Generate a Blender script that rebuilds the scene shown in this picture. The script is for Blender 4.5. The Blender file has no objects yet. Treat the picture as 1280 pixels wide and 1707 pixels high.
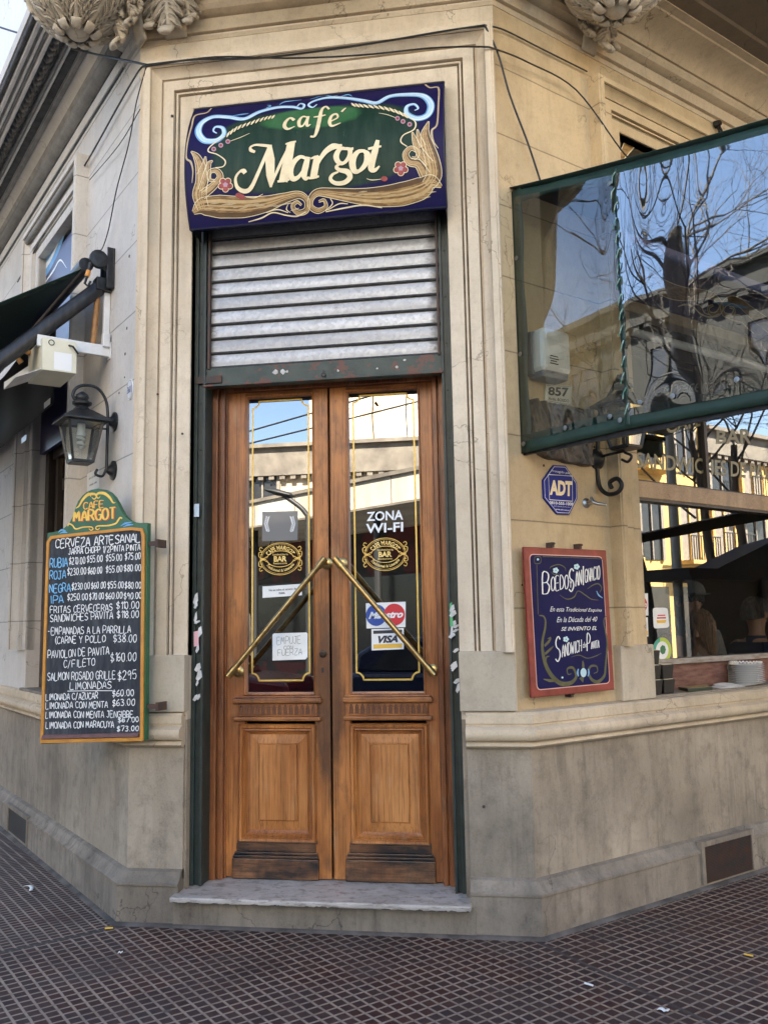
import bpy, math, random
import numpy as np
from mathutils import Vector

# ------------------------------------------------------------------ camera, sky, sun, exposure
SC = bpy.context.scene
COL = SC.collection
RAD = math.radians
FPX, YAW, PITCH, ROLL = 1458.494, -0.1531437, 0.1271472, -0.0172993   # focal length for a 1280 x 1707 frame
CAM = np.array([1.08, -4.66, 1.55])
_cy, _sy, _cp, _sp = math.cos(YAW), math.sin(YAW), math.cos(PITCH), math.sin(PITCH)
_f = np.array([_sy*_cp, _cy*_cp, _sp]); _r = np.array([_cy, -_sy, 0.0]); _u = np.cross(_r, _f)
_c, _s = math.cos(ROLL), math.sin(ROLL)
RIGHT, UP, FWD = _r*_c + _u*_s, -_r*_s + _u*_c, _f
cam = bpy.data.cameras.new('camera'); camo = bpy.data.objects.new('camera', cam); COL.objects.link(camo)
from mathutils import Matrix
camo.matrix_world = Matrix(((RIGHT[0], UP[0], -FWD[0], CAM[0]), (RIGHT[1], UP[1], -FWD[1], CAM[1]),
                            (RIGHT[2], UP[2], -FWD[2], CAM[2]), (0, 0, 0, 1)))
cam.sensor_fit = 'AUTO'; cam.sensor_width = 36.0; cam.lens = FPX/1707*36
cam.clip_start = 0.05; cam.clip_end = 2000
SC.camera = camo
SUN_EL, SUN_AZ = RAD(46), RAD(3)        # azimuth measured from +y towards +x: the sun stands behind the cafe
W = bpy.data.worlds.new('World'); SC.world = W; W.use_nodes = True
_nt = W.node_tree; _sky = _nt.nodes.new('ShaderNodeTexSky'); _sky.sky_type = 'NISHITA'; _sky.sun_disc = False
_sky.sun_elevation = SUN_EL; _sky.sun_rotation = SUN_AZ; _sky.air_density = 1.0; _sky.dust_density = 1.0
_nt.links.new(_sky.outputs[0], _nt.nodes['Background'].inputs[0]); _nt.nodes['Background'].inputs[1].default_value = 0.06
_sl = bpy.data.lights.new('sun', 'SUN'); _sl.energy = 5.0; _sl.angle = RAD(0.5); _sl.color = (1, 0.93, 0.80)
_so = bpy.data.objects.new('sun', _sl); COL.objects.link(_so)
_sd = Vector((math.sin(SUN_AZ)*math.cos(SUN_EL), math.cos(SUN_AZ)*math.cos(SUN_EL), math.sin(SUN_EL)))
_so.rotation_euler = _sd.to_track_quat('Z', 'Y').to_euler(); _so.location = (0, 30, 40)
SC.view_settings.view_transform = 'Standard'; SC.view_settings.look = 'None'
SC.view_settings.exposure = 3.58; SC.view_settings.gamma = 1.0
try:
    SC.cycles.max_bounces = 10; SC.cycles.transparent_max_bounces = 16; SC.cycles.diffuse_bounces = 5
    SC.cycles.use_denoising = True; SC.cycles.sample_clamp_indirect = 6
except Exception: pass

# ------------------------------------------------------------------ planes of the place
class Pl:
    """a vertical plane: origin o, right vector u, outward normal n; (a, b, off) are metres along, up and out"""
    def __init__(s, o, u, n): s.o, s.u, s.n = np.array(o, float), np.array(u, float), np.array(n, float)
    def px(s, x, y, off=0.0):                     # where the sight line through a photo pixel meets the plane
        d = RIGHT*((x-640)/FPX) - UP*((y-853.5)/FPX) + FWD
        p0 = s.o + s.n*off
        t = ((p0-CAM)@s.n)/(d@s.n); p = CAM + d*t
        return (float((p-s.o)@s.u), float(p[2]))
    def P(s, a, b, off=0.0):
        p = s.o + s.u*a + s.n*off
        return (float(p[0]), float(p[1]), float(b + s.o[2]))
TL, TR = 0.808473, 0.778323
cL, sL, cR, sR = math.cos(TL), math.sin(TL), math.cos(TR), math.sin(TR)
UL, NL = np.array([-cL, sL, 0]), np.array([-sL, -cL, 0])
UR, NR = np.array([cR, sR, 0]), np.array([sR, -cR, 0])
OL, OR = np.array([-1.09, 0, 0]), np.array([1.04, 0, 0])
FA = Pl((0, 0, 0), (1, 0, 0), (0, -1, 0))         # the corner face with the door
LW = Pl(OL, UL, NL)                               # left street wall
RW = Pl(OR, UR, NR)                               # right street wall
_a = RAD(11)
BD = Pl((-0.985, -0.150, 0), (math.cos(_a), -math.sin(_a), 0), (-math.sin(_a), -math.cos(_a), 0))   # menu board
S0 = 0.10
EN = Pl(OR + UR*S0, NR, -UR)                      # end curtain of the right awning
def ground(x, y, z=0.0):
    d = RIGHT*((x-640)/FPX) - UP*((y-853.5)/FPX) + FWD
    t = (z-CAM[2])/d[2]; p = CAM + d*t
    return (float(p[0]), float(p[1]), z)
def zm(x0, y0, sc):                               # coordinates read in an enlarged crop -> photo pixels
    return lambda p: (x0 + p[0]/sc, y0 + p[1]/sc)

# ------------------------------------------------------------------ materials
def rgb(h):
    h = h.lstrip('#'); v = [int(h[i:i+2], 16)/255 for i in (0, 2, 4)]
    return tuple((c/12.92 if c <= 0.04045 else ((c+0.055)/1.055)**2.4) for c in v)
class NT:
    def __init__(s, name):
        s.m = bpy.data.materials.new(name); s.m.use_nodes = True; s.t = s.m.node_tree
        s.bsdf = s.t.nodes['Principled BSDF']; s.out = s.t.nodes['Material Output']
        s.geo = s.t.nodes.new('ShaderNodeNewGeometry')
    def n(s, typ, **kw):
        nd = s.t.nodes.new('ShaderNode'+typ)
        for k, v in kw.items(): setattr(nd, k, v)
        return nd
    def l(s, a, b): s.t.links.new(a, b)
    def pos(s, scale=(1, 1, 1), rz=0.0, loc=(0, 0, 0)):
        mp = s.n('Mapping'); mp.inputs['Scale'].default_value = scale; mp.inputs['Rotation'].default_value = (0, 0, rz)
        mp.inputs['Location'].default_value = loc
        s.l(s.geo.outputs['Position'], mp.inputs['Vector']); return mp.outputs[0]
    def noise(s, vec, scale, detail=4, rough=0.55, dist=0.0):
        nd = s.n('TexNoise'); nd.inputs['Scale'].default_value = scale; nd.inputs['Detail'].default_value = detail
        nd.inputs['Roughness'].default_value = rough; nd.inputs['Distortion'].default_value = dist
        s.l(vec, nd.inputs['Vector']); return nd.outputs['Fac']
    def ramp(s, fac, lo, hi, a=(0, 0, 0), b=(1, 1, 1)):
        r = s.n('ValToRGB'); e = r.color_ramp.elements
        e[0].position, e[1].position = lo, hi; e[0].color = (*a, 1); e[1].color = (*b, 1)
        s.l(fac, r.inputs[0]); return r.outputs[0]
    def mix(s, fac, a, b, mode='MIX'):
        m = s.n('Mix', data_type='RGBA', blend_type=mode)
        for i, v in ((0, fac), (6, a), (7, b)):
            if isinstance(v, (int, float)): m.inputs[i].default_value = v
            elif isinstance(v, tuple): m.inputs[i].default_value = (*v, 1)
            else: s.l(v, m.inputs[i])
        return m.outputs[2]
    def math(s, op, a, b=0.0, c=None):
        m = s.n('Math', operation=op)
        for i, v in enumerate((a, b) if c is None else (a, b, c)):
            if isinstance(v, (int, float)): m.inputs[i].default_value = v
            else: s.l(v, m.inputs[i])
        return m.outputs[0]
    def sep(s, vec):
        x = s.n('SeparateXYZ'); s.l(vec, x.inputs[0]); return x.outputs
    def bump(s, h, strength=0.3, dist=0.01):
        b = s.n('Bump'); b.inputs['Strength'].default_value = strength; b.inputs['Distance'].default_value = dist
        s.l(h, b.inputs['Height']); s.l(b.outputs[0], s.bsdf.inputs['Normal'])
    def set(s, col=None, rough=None, metal=None, **kw):
        for k, v in (('Base Color', col), ('Roughness', rough), ('Metallic', metal), *[(k.replace('_', ' '), v) for k, v in kw.items()]):
            if v is None: continue
            if isinstance(v, tuple): s.bsdf.inputs[k].default_value = (*v, 1)
            elif isinstance(v, (int, float)): s.bsdf.inputs[k].default_value = v
            else: s.l(v, s.bsdf.inputs[k])
        return s.m
def mat(name, c, rough=0.6, metal=0.0, c2=None, sc=8, lo=0.35, hi=0.65, bump=0.0, bsc=60, stretch=(1, 1, 1), chips=None, **kw):
    t = NT(name)
    if c2 is not None or bump or chips:
        p = t.pos(stretch); f = t.noise(p, sc, 5)
        col = t.mix(t.ramp(f, lo, hi), c, c2 if c2 is not None else c)
        if chips is not None:                     # flaked paint: (colour, threshold, scale)
            cf = t.noise(t.pos((1, 1, 1), 0, (3, 1, 7)), chips[2], 6, 0.7)
            col = t.mix(t.ramp(cf, chips[1], chips[1]+0.02), col, chips[0])
        if bump: t.bump(t.noise(t.pos(), bsc, 3), bump, 0.004)
        return t.set(col, rough, metal, **kw)
    return t.set(c, rough, metal, **kw)

def plaster(name, base, dark, light, joints=(), streak=0.5, dirt=0.5, seed=0.0, grime=None):
    t = NT(name); L = (seed, seed*2, seed*3)
    big = t.noise(t.pos((1, 1, 1), 0, L), 1.6, 6, 0.6); med = t.noise(t.pos((1, 1, 1), 0, L), 9, 6, 0.65)
    fine = t.noise(t.pos(), 120, 3); st = t.noise(t.pos((3.2, 3.2, 0.75), 0, L), 1.8, 7, 0.68, 0.8)
    st2 = t.noise(t.pos((7, 7, 1.9), 0, L), 1.5, 6, 0.7, 0.5)
    col = t.mix(t.ramp(big, 0.33, 0.67), base, light)
    col = t.mix(t.math('MULTIPLY', t.ramp(st, 0.45, 0.75), streak), col, dark)
    col = t.mix(t.math('MULTIPLY', t.ramp(st2, 0.52, 0.8), streak*0.6), col, dark)
    col = t.mix(t.math('MULTIPLY', t.ramp(med, 0.5, 0.78), dirt), col, dark)
    spots = t.noise(t.pos((1, 1, 0.7), 0, (seed+5, 2, 1)), 34, 5, 0.75)
    col = t.mix(t.math('MULTIPLY', t.ramp(spots, 0.69, 0.75), 0.6*dirt+0.1), col, tuple(c*0.45 for c in dark))
    chips = t.noise(t.pos((1, 1, 1), 0, (seed+2, 9, 4)), 17, 7, 0.75)
    col = t.mix(t.math('MULTIPLY', t.ramp(chips, 0.735, 0.75), 0.55), col, (0.66, 0.62, 0.55))
    col = t.mix(t.math('MULTIPLY', t.ramp(fine, 0.3, 0.75), 0.30), col, light)
    grit = t.noise(t.pos((1, 1, .8), 0, (seed, 1, 1)), 55, 6, .8); col = t.mix(t.math('MULTIPLY', t.ramp(grit, .50, .68), .38), col, dark); col = t.mix(t.math('MULTIPLY', t.ramp(grit, .44, .34), .25), col, light)
    vo = t.n('TexVoronoi'); vo.feature = 'DISTANCE_TO_EDGE'; vo.inputs['Scale'].default_value = 1.7
    wv = t.n('VectorMath', operation='ADD'); ns = t.n('TexNoise'); ns.inputs['Scale'].default_value = 6; ns.inputs['Detail'].default_value = 6; t.l(t.pos((1, 1, 1), 0, L), ns.inputs['Vector'])
    sc_ = t.n('VectorMath', operation='SCALE'); sc_.inputs['Scale'].default_value = .35; t.l(ns.outputs['Color'], sc_.inputs[0]); t.l(t.pos((1, 1, .7), 0, L), wv.inputs[0]); t.l(sc_.outputs[0], wv.inputs[1]); t.l(wv.outputs[0], vo.inputs['Vector'])
    crk = t.math('MULTIPLY', t.ramp(vo.outputs['Distance'], .002, .006, (1, 1, 1), (0, 0, 0)), t.ramp(t.noise(t.pos((1, 1, 1), 0, (seed, 8, 2)), 1.3, 3), .52, .6))
    col = t.mix(t.math('MULTIPLY', crk, .65), col, tuple(c*0.35 for c in dark))
    drip = t.noise(t.pos((9, 9, .6), 0, (seed, 3, seed)), 2.0, 5, .7, .4)
    col = t.mix(t.math('MULTIPLY', t.math('MULTIPLY', t.ramp(drip, .52, .76), t.ramp(big, .42, .6)), streak*.8), col, tuple(c*0.7 for c in dark))
    soft = t.noise(t.pos((1, 1, 1), 0, (seed+1, seed, 3)), 0.75, 5, .6)
    col = t.mix(t.math('MULTIPLY', t.ramp(soft, .42, .66), dirt*.55), col, tuple(c*0.8 for c in dark))
    h = t.math('ADD', t.math('MULTIPLY', fine, 0.25), t.math('MULTIPLY', med, 0.8))
    if joints:
        z = t.sep(t.geo.outputs['Position'])[2]
        wob = t.math('MULTIPLY', t.math('SUBTRACT', t.noise(t.pos(), 5), 0.5), 0.006)
        z = t.math('ADD', z, wob); d = None
        for j in joints:
            dj = t.math('ABSOLUTE', t.math('SUBTRACT', z, j)); d = dj if d is None else t.math('MINIMUM', d, dj)
        jm = t.ramp(d, 0.0022, 0.0045, (1, 1, 1), (0, 0, 0))
        col = t.mix(t.math('MULTIPLY', jm, 0.8), col, tuple(c*0.16 for c in base))
        h = t.math('SUBTRACT', h, t.math('MULTIPLY', jm, 0.8))
    t.bump(h, 0.35, 0.006)
    return t.set(col, 0.85, 0.0)

def wood(name, base, dark, light, vertical=True, wear=0.5, seed=0.0, black=0.0, hand=False):
    t = NT(name); s = (22, 22, 0.9) if vertical else (0.9, 22, 22)
    g = t.noise(t.pos(s, 0, (seed, seed, seed)), 2.4, 6, 0.62, 0.6)
    s2 = (90, 90, 1.6) if vertical else (1.6, 90, 90)
    pores = t.noise(t.pos(s2, 0, (seed, 0, 0)), 2.0, 3, 0.6)
    big = t.noise(t.pos((2, 2, 0.8), 0, (seed*3, 1, 2)), 1.7, 5, 0.6)
    col = t.mix(t.ramp(g, 0.3, 0.7), dark, base)
    col = t.mix(t.math('MULTIPLY', t.ramp(big, 0.40, 0.62), 0.85), col, light)
    pale = t.noise(t.pos((3, 3, .8), 0, (seed+6, 2, 5)), 4.0, 6, .7); col = t.mix(t.math('MULTIPLY', t.ramp(pale, .58, .72), .45), col, (0.42, 0.27, 0.15))
    red = t.noise(t.pos((5, 5, .5), 0, (seed+3, 1, 9)), 2.2, 4, .6); col = t.mix(t.math('MULTIPLY', t.ramp(red, .5, .68), .6), col, tuple(c*0.55 for c in base))
    col = t.mix(t.math('MULTIPLY', t.ramp(pores, 0.52, 0.62), 0.55), col, tuple(c*0.4 for c in dark))
    w = t.noise(t.pos((1, 1, 0.5), 0, (seed+4, 3, 8)), 6.5, 7, 0.7)
    col = t.mix(t.math('MULTIPLY', t.ramp(w, 0.53, 0.7), wear), col, (0.03, 0.016, 0.009))
    sc = t.noise(t.pos((1, 1, 0.3), 0, (seed+9, 3, 1)), 38, 5, 0.75)
    col = t.mix(t.math('MULTIPLY', t.ramp(sc, 0.66, 0.72), 0.55*wear+0.15), col, (0.02, 0.011, 0.007))
    if hand:                                      # grime rubbed in by hands along the meeting stiles
        sx, sy, sz = t.sep(t.geo.outputs['Position'])[0:3]
        d = t.math('ADD', t.math('POWER', t.math('DIVIDE', t.math('SUBTRACT', sx, .0), .10), 2.0), t.math('POWER', t.math('DIVIDE', t.math('SUBTRACT', sz, 1.15), .62), 2.0))
        d = t.math('ADD', d, t.math('MULTIPLY', t.math('SUBTRACT', t.noise(t.pos((2, 2, .8)), 6, 6, .7), .5), 1.6))
        col = t.mix(t.math('MULTIPLY', t.ramp(d, .3, 1.15, (1, 1, 1), (0, 0, 0)), .72), col, (0.040, 0.017, 0.009))
    if black:
        bk = t.noise(t.pos((0.7, 1, 2.2), 0, (seed+1, 7, 5)), 3.6, 7, 0.72)
        col = t.mix(t.ramp(bk, 0.52-0.1*black, 0.6), col, (0.012, 0.010, 0.010))
    t.bump(t.math('ADD', t.math('MULTIPLY', g, 0.5), t.math('MULTIPLY', pores, 0.6)), 0.3, 0.003)
    return t.set(col, t.math('ADD', t.math('MULTIPLY', big, 0.25), 0.28), 0.0)

def glassy(name, tint, refl, rough=0.0, reflcol=(1, 1, 1), bump=None, fres=.8):
    """a pane: part mirror, part clear; stronger mirror at grazing angles"""
    t = NT(name)
    tr = t.n('BsdfTransparent'); tr.inputs[0].default_value = (*tint, 1)
    gl = t.n('BsdfGlossy'); gl.inputs['Roughness'].default_value = rough; gl.inputs['Color'].default_value = (*reflcol, 1)
    lw = t.n('LayerWeight'); lw.inputs[0].default_value = 0.35
    fac = t.math('ADD', refl, t.math('MULTIPLY', lw.outputs['Fresnel'], fres))
    fac = t.math('MINIMUM', fac, 0.95)
    mx = t.n('MixShader'); t.l(fac, mx.inputs[0]); t.l(tr.outputs[0], mx.inputs[1]); t.l(gl.outputs[0], mx.inputs[2])
    if bump:
        vec = t.pos(bump[2] if len(bump) > 2 else (1, 1, 1)); nz = t.noise(vec, bump[0], 2, 0.5, 0.8)
        b = t.n('Bump'); b.inputs['Strength'].default_value = 1.0; b.inputs['Distance'].default_value = bump[1]
        t.l(nz, b.inputs['Height']); t.l(b.outputs[0], gl.inputs['Normal'])
    t.l(mx.outputs[0], t.out.inputs['Surface']); return t.m

# ------------------------------------------------------------------ mesh building
class MB:
    def __init__(s): s.v, s.f = [], []
    def add(s, vs, fs):
        k = len(s.v); s.v += [tuple(map(float, p)) for p in vs]; s.f += [tuple(i+k for i in f) for f in fs]
    def box8(s, p):                               # p: 8 corners, bottom 4 then top 4
        s.add(p, [(3, 2, 1, 0), (4, 5, 6, 7), (0, 1, 5, 4), (1, 2, 6, 5), (2, 3, 7, 6), (3, 0, 4, 7)])
    def box(s, pl, a0, a1, b0, b1, o0, o1):
        s.box8([pl.P(a0, b0, o0), pl.P(a1, b0, o0), pl.P(a1, b0, o1), pl.P(a0, b0, o1),
                pl.P(a0, b1, o0), pl.P(a1, b1, o0), pl.P(a1, b1, o1), pl.P(a0, b1, o1)]); return s
    def bar(s, p, q, w, h, up=(0, 0, 1)):         # rectangular bar from p to q
        p, q = np.array(p, float), np.array(q, float); d = (q-p)/np.linalg.norm(q-p)
        x = np.cross(d, np.array(up, float)); x = x/np.linalg.norm(x); y = np.cross(x, d)
        c = [(-w/2, -h/2), (w/2, -h/2), (w/2, h/2), (-w/2, h/2)]
        s.box8([p+x*a+y*b for a, b in c] + [q+x*a+y*b for a, b in c]); return s
    def tube(s, pts, r, n=10, caps=True):
        pts = [np.array(p, float) for p in pts]; m = len(pts)
        rs = list(r) if hasattr(r, '__len__') else [r]*m
        vs, fs, ref = [], [], None
        for i in range(m):
            d = pts[min(i+1, m-1)] - pts[max(i-1, 0)]; d = d/(np.linalg.norm(d)+1e-12)
            if ref is None:
                ref = np.cross(d, (0, 0, 1) if abs(d[2]) < 0.9 else (1, 0, 0))
            ref = ref - d*(ref@d); ref = ref/(np.linalg.norm(ref)+1e-12); bi = np.cross(d, ref)
            for k in range(n):
                a = 2*math.pi*k/n; vs.append(pts[i] + (ref*math.cos(a)+bi*math.sin(a))*rs[i])
        for i in range(m-1):
            for k in range(n):
                fs.append((i*n+k, i*n+(k+1) % n, (i+1)*n+(k+1) % n, (i+1)*n+k))
        if caps: fs.append(tuple(range(n-1, -1, -1))); fs.append(tuple((m-1)*n+k for k in range(n)))
        s.add(vs, fs); return s
    def lathe(s, c, prof, axis=(0, 0, 1), n=20, sx=1.0, sy=1.0, x=None):  # prof: (radius, height) along axis
        c, ax = np.array(c, float), np.array(axis, float); ax = ax/np.linalg.norm(ax)
        if x is None: x = np.cross(ax, (0, 0, 1) if abs(ax[2]) < 0.9 else (1, 0, 0))
        x = np.array(x, float); x = x/np.linalg.norm(x); y = np.cross(ax, x); vs, fs = [], []
        for r, h in prof:
            for k in range(n):
                a = 2*math.pi*k/n; vs.append(c + ax*h + (x*math.cos(a)*sx + y*math.sin(a)*sy)*r)
        for i in range(len(prof)-1):
            for k in range(n): fs.append((i*n+k, i*n+(k+1) % n, (i+1)*n+(k+1) % n, (i+1)*n+k))
        fs.append(tuple(range(n-1, -1, -1))); fs.append(tuple((len(prof)-1)*n+k for k in range(n)))
        s.add(vs, fs); return s
    def grid(s, fn, nu, nv):
        vs = [fn(i/nu, j/nv) for j in range(nv+1) for i in range(nu+1)]
        fs = [(j*(nu+1)+i, j*(nu+1)+i+1, (j+1)*(nu+1)+i+1, (j+1)*(nu+1)+i) for j in range(nv) for i in range(nu)]
        s.add(vs, fs); return s
    def prism(s, pl, pts, o0, o1):                # closed outline in a plane, given thickness from o0 to o1
        n = len(pts); vs = [pl.P(a, b, o0) for a, b in pts] + [pl.P(a, b, o1) for a, b in pts]
        s.add(vs, [tuple(range(n-1, -1, -1)), tuple(range(n, 2*n))] + [(i, (i+1) % n, n+(i+1) % n, n+i) for i in range(n)]); return s
    def sweep(s, path, prof, segs=None):
        """moulding: closed profile of (out, z) run along a plan path of (x, y); outward is to the right of travel"""
        m, k = len(path), len(prof); P = [np.array(p, float) for p in path]; ds = []
        for i in range(m-1): d = P[i+1]-P[i]; ds.append(d/np.linalg.norm(d))
        vs = []
        for i in range(m):
            n1 = ds[max(i-1, 0)]; n2 = ds[min(i, m-2)]
            n1 = np.array([n1[1], -n1[0]]); n2 = np.array([n2[1], -n2[0]]); mv = (n1+n2)/(1+n1@n2)
            for o, z in prof: q = P[i]+mv*o; vs.append((q[0], q[1], z))
        fs = [(i*k+j, (i+1)*k+j, (i+1)*k+(j+1) % k, i*k+(j+1) % k) for i in (range(m-1) if segs is None else segs) for j in range(k)]
        if segs is None: fs.append(tuple(range(k))); fs.append(tuple((m-1)*k+j for j in range(k-1, -1, -1)))
        s.add(vs, fs); return s
    def ushape(s, pl, path, prof):
        """architrave: profile of (distance outward from the opening edge, off), run along an open path in a wall plane"""
        m, k = len(path), len(prof); P = [np.array(p, float) for p in path]; ds = []
        for i in range(m-1): d = P[i+1]-P[i]; ds.append(d/np.linalg.norm(d))
        vs = []
        for i in range(m):
            n1 = ds[max(i-1, 0)]; n2 = ds[min(i, m-2)]
            n1 = np.array([-n1[1], n1[0]]); n2 = np.array([-n2[1], n2[0]]); mv = (n1+n2)/(1+n1@n2)
            for d, o in prof: q = P[i]+mv*d; vs.append(pl.P(q[0], q[1], o))
        fs = [(i*k+j, i*k+(j+1) % k, (i+1)*k+(j+1) % k, (i+1)*k+j) for i in range(m-1) for j in range(k)]
        fs.append(tuple(range(k-1, -1, -1))); fs.append(tuple((m-1)*k+j for j in range(k)))
        s.add(vs, fs); return s
    def ribbon(s, fn, pts, w, off=0.0):           # painted stroke: fn(a, b, off) -> point
        P = [np.array(p, float) for p in pts]; m = len(P)
        ws = list(w) if hasattr(w, '__len__') else [w]*m; vs = []
        for i in range(m):
            d = P[min(i+1, m-1)]-P[max(i-1, 0)]; L = np.linalg.norm(d)+1e-12; nn = np.array([-d[1], d[0]])/L*ws[i]/2
            vs += [fn(*(P[i]+nn), off), fn(*(P[i]-nn), off)]
        s.add(vs, [(2*i, 2*i+1, 2*i+3, 2*i+2) for i in range(m-1)]); return s
    def flat(s, fn, pts, off=0.0):
        s.add([fn(a, b, off) for a, b in pts], [tuple(range(len(pts)))]); return s
    def build(s, name, m, parent=None, smooth=False, bevel=0.0, loc=None, solid=0.0):
        base = np.array(parent['_w'] if parent is not None and '_w' in parent else (0, 0, 0), float)
        if loc is not None and parent is None: base = np.array(loc, float)
        me = bpy.data.meshes.new(name); me.from_pydata([tuple(np.array(p)-base) for p in s.v], [], s.f); me.validate(); me.update()
        me.materials.append(m); o = bpy.data.objects.new(name, me); COL.objects.link(o)
        o['_w'] = [float(x) for x in base]
        if parent is not None: o.parent = parent
        elif loc is not None: o.location = loc
        if smooth:
            for p in me.polygons: p.use_smooth = True
            if hasattr(me, 'set_sharp_from_angle'): me.set_sharp_from_angle(angle=RAD(smooth if smooth is not True else 40))
        if solid:
            md = o.modifiers.new('solid', 'SOLIDIFY'); md.thickness = solid; md.offset = 0
        if bevel:
            md = o.modifiers.new('bevel', 'BEVEL'); md.width = bevel; md.segments = 2; md.limit_method = 'ANGLE'; md.angle_limit = RAD(40)
        return o
    def pieces(s):                                # the connected pieces, each a builder of its own
        par = list(range(len(s.v)))
        def find(i):
            while par[i] != i: par[i] = par[par[i]]; i = par[i]
            return i
        for f in s.f:
            for i in f[1:]: par[find(i)] = find(f[0])
        grp = {}
        for f in s.f: grp.setdefault(find(f[0]), []).append(f)
        out = []
        for fs in grp.values():
            ids = sorted({i for f in fs for i in f}); mp = {i: k for k, i in enumerate(ids)}; m = MB(); m.v = [s.v[i] for i in ids]; m.f = [tuple(mp[i] for i in f) for f in fs]; out.append(m)
        return out
def tag(o, label=None, cat=None, group=None, kind=None):
    for k, v in (('label', label), ('category', cat), ('group', group), ('kind', kind)):
        if v: o[k] = v
    return o
def thing(name, label, cat, loc=(0, 0, 0), group=None):
    o = bpy.data.objects.new(name, None); COL.objects.link(o); o.location = loc; o['_w'] = [float(x) for x in loc]
    o.empty_display_size = 0.2
    return tag(o, label, cat, group)
def smooth_pts(pts, k=6):                          # Catmull-Rom through the points
    P = [np.array(p, float) for p in pts]; P = [2*P[0]-P[1]] + P + [2*P[-1]-P[-2]]; out = []
    for i in range(1, len(P)-2):
        for j in range(k):
            t = j/k; a, b, c, d = P[i-1], P[i], P[i+1], P[i+2]
            out.append(0.5*(2*b + (c-a)*t + (2*a-5*b+4*c-d)*t*t + (3*b-3*c+d-a)*t**3))
    out.append(P[-2]); return out
def lerpw(ws, n):
    x = np.linspace(0, len(ws)-1, n); return list(np.interp(x, range(len(ws)), ws))
def spiral(c, r0, r1, a0, turns, n=26):
    return [(c[0]+(r0+(r1-r0)*i/n)*math.cos(a0+turns*2*math.pi*i/n), c[1]+(r0+(r1-r0)*i/n)*math.sin(a0+turns*2*math.pi*i/n)) for i in range(n+1)]

# ---- lettering: the built-in typeface as flat meshes, and a hand-drawn single-stroke alphabet
_tc = {}
def type2d(txt, shear=0.0, bold=0.0, sp=1.0):
    key = (txt, shear, bold, sp)
    if key not in _tc:
        cu = bpy.data.curves.new('lettering', 'FONT'); cu.body = txt; cu.resolution_u = 3; cu.shear = shear; cu.offset = bold; cu.space_character = sp
        o = bpy.data.objects.new('lettering', cu); me = o.to_mesh()
        v = np.array([x.co[:2] for x in me.vertices]) if len(me.vertices) else np.zeros((1, 2)); f = [tuple(p.vertices) for p in me.polygons]
        o.to_mesh_clear(); bpy.data.objects.remove(o); bpy.data.curves.remove(cu)
        lo, hi = v.min(0), v.max(0); _tc[key] = ((v-lo)/np.maximum(hi-lo, 1e-6), f, float((hi-lo)[0]/max((hi-lo)[1], 1e-6)))
    return _tc[key]
def quadmap(q):                                   # q: tl, tr, br, bl -> function of unit square
    tl, tr, br, bl = [np.array(p, float) for p in q]
    return lambda x, y: (bl*(1-x)+br*x)*(1-y) + (tl*(1-x)+tr*x)*y
def put_type(mb, fn, q, txt, off, **kw):
    v, f, asp = type2d(txt, **kw); m = quadmap(q)
    mb.add([fn(*m(x, y), off) for x, y in v], f)
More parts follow.
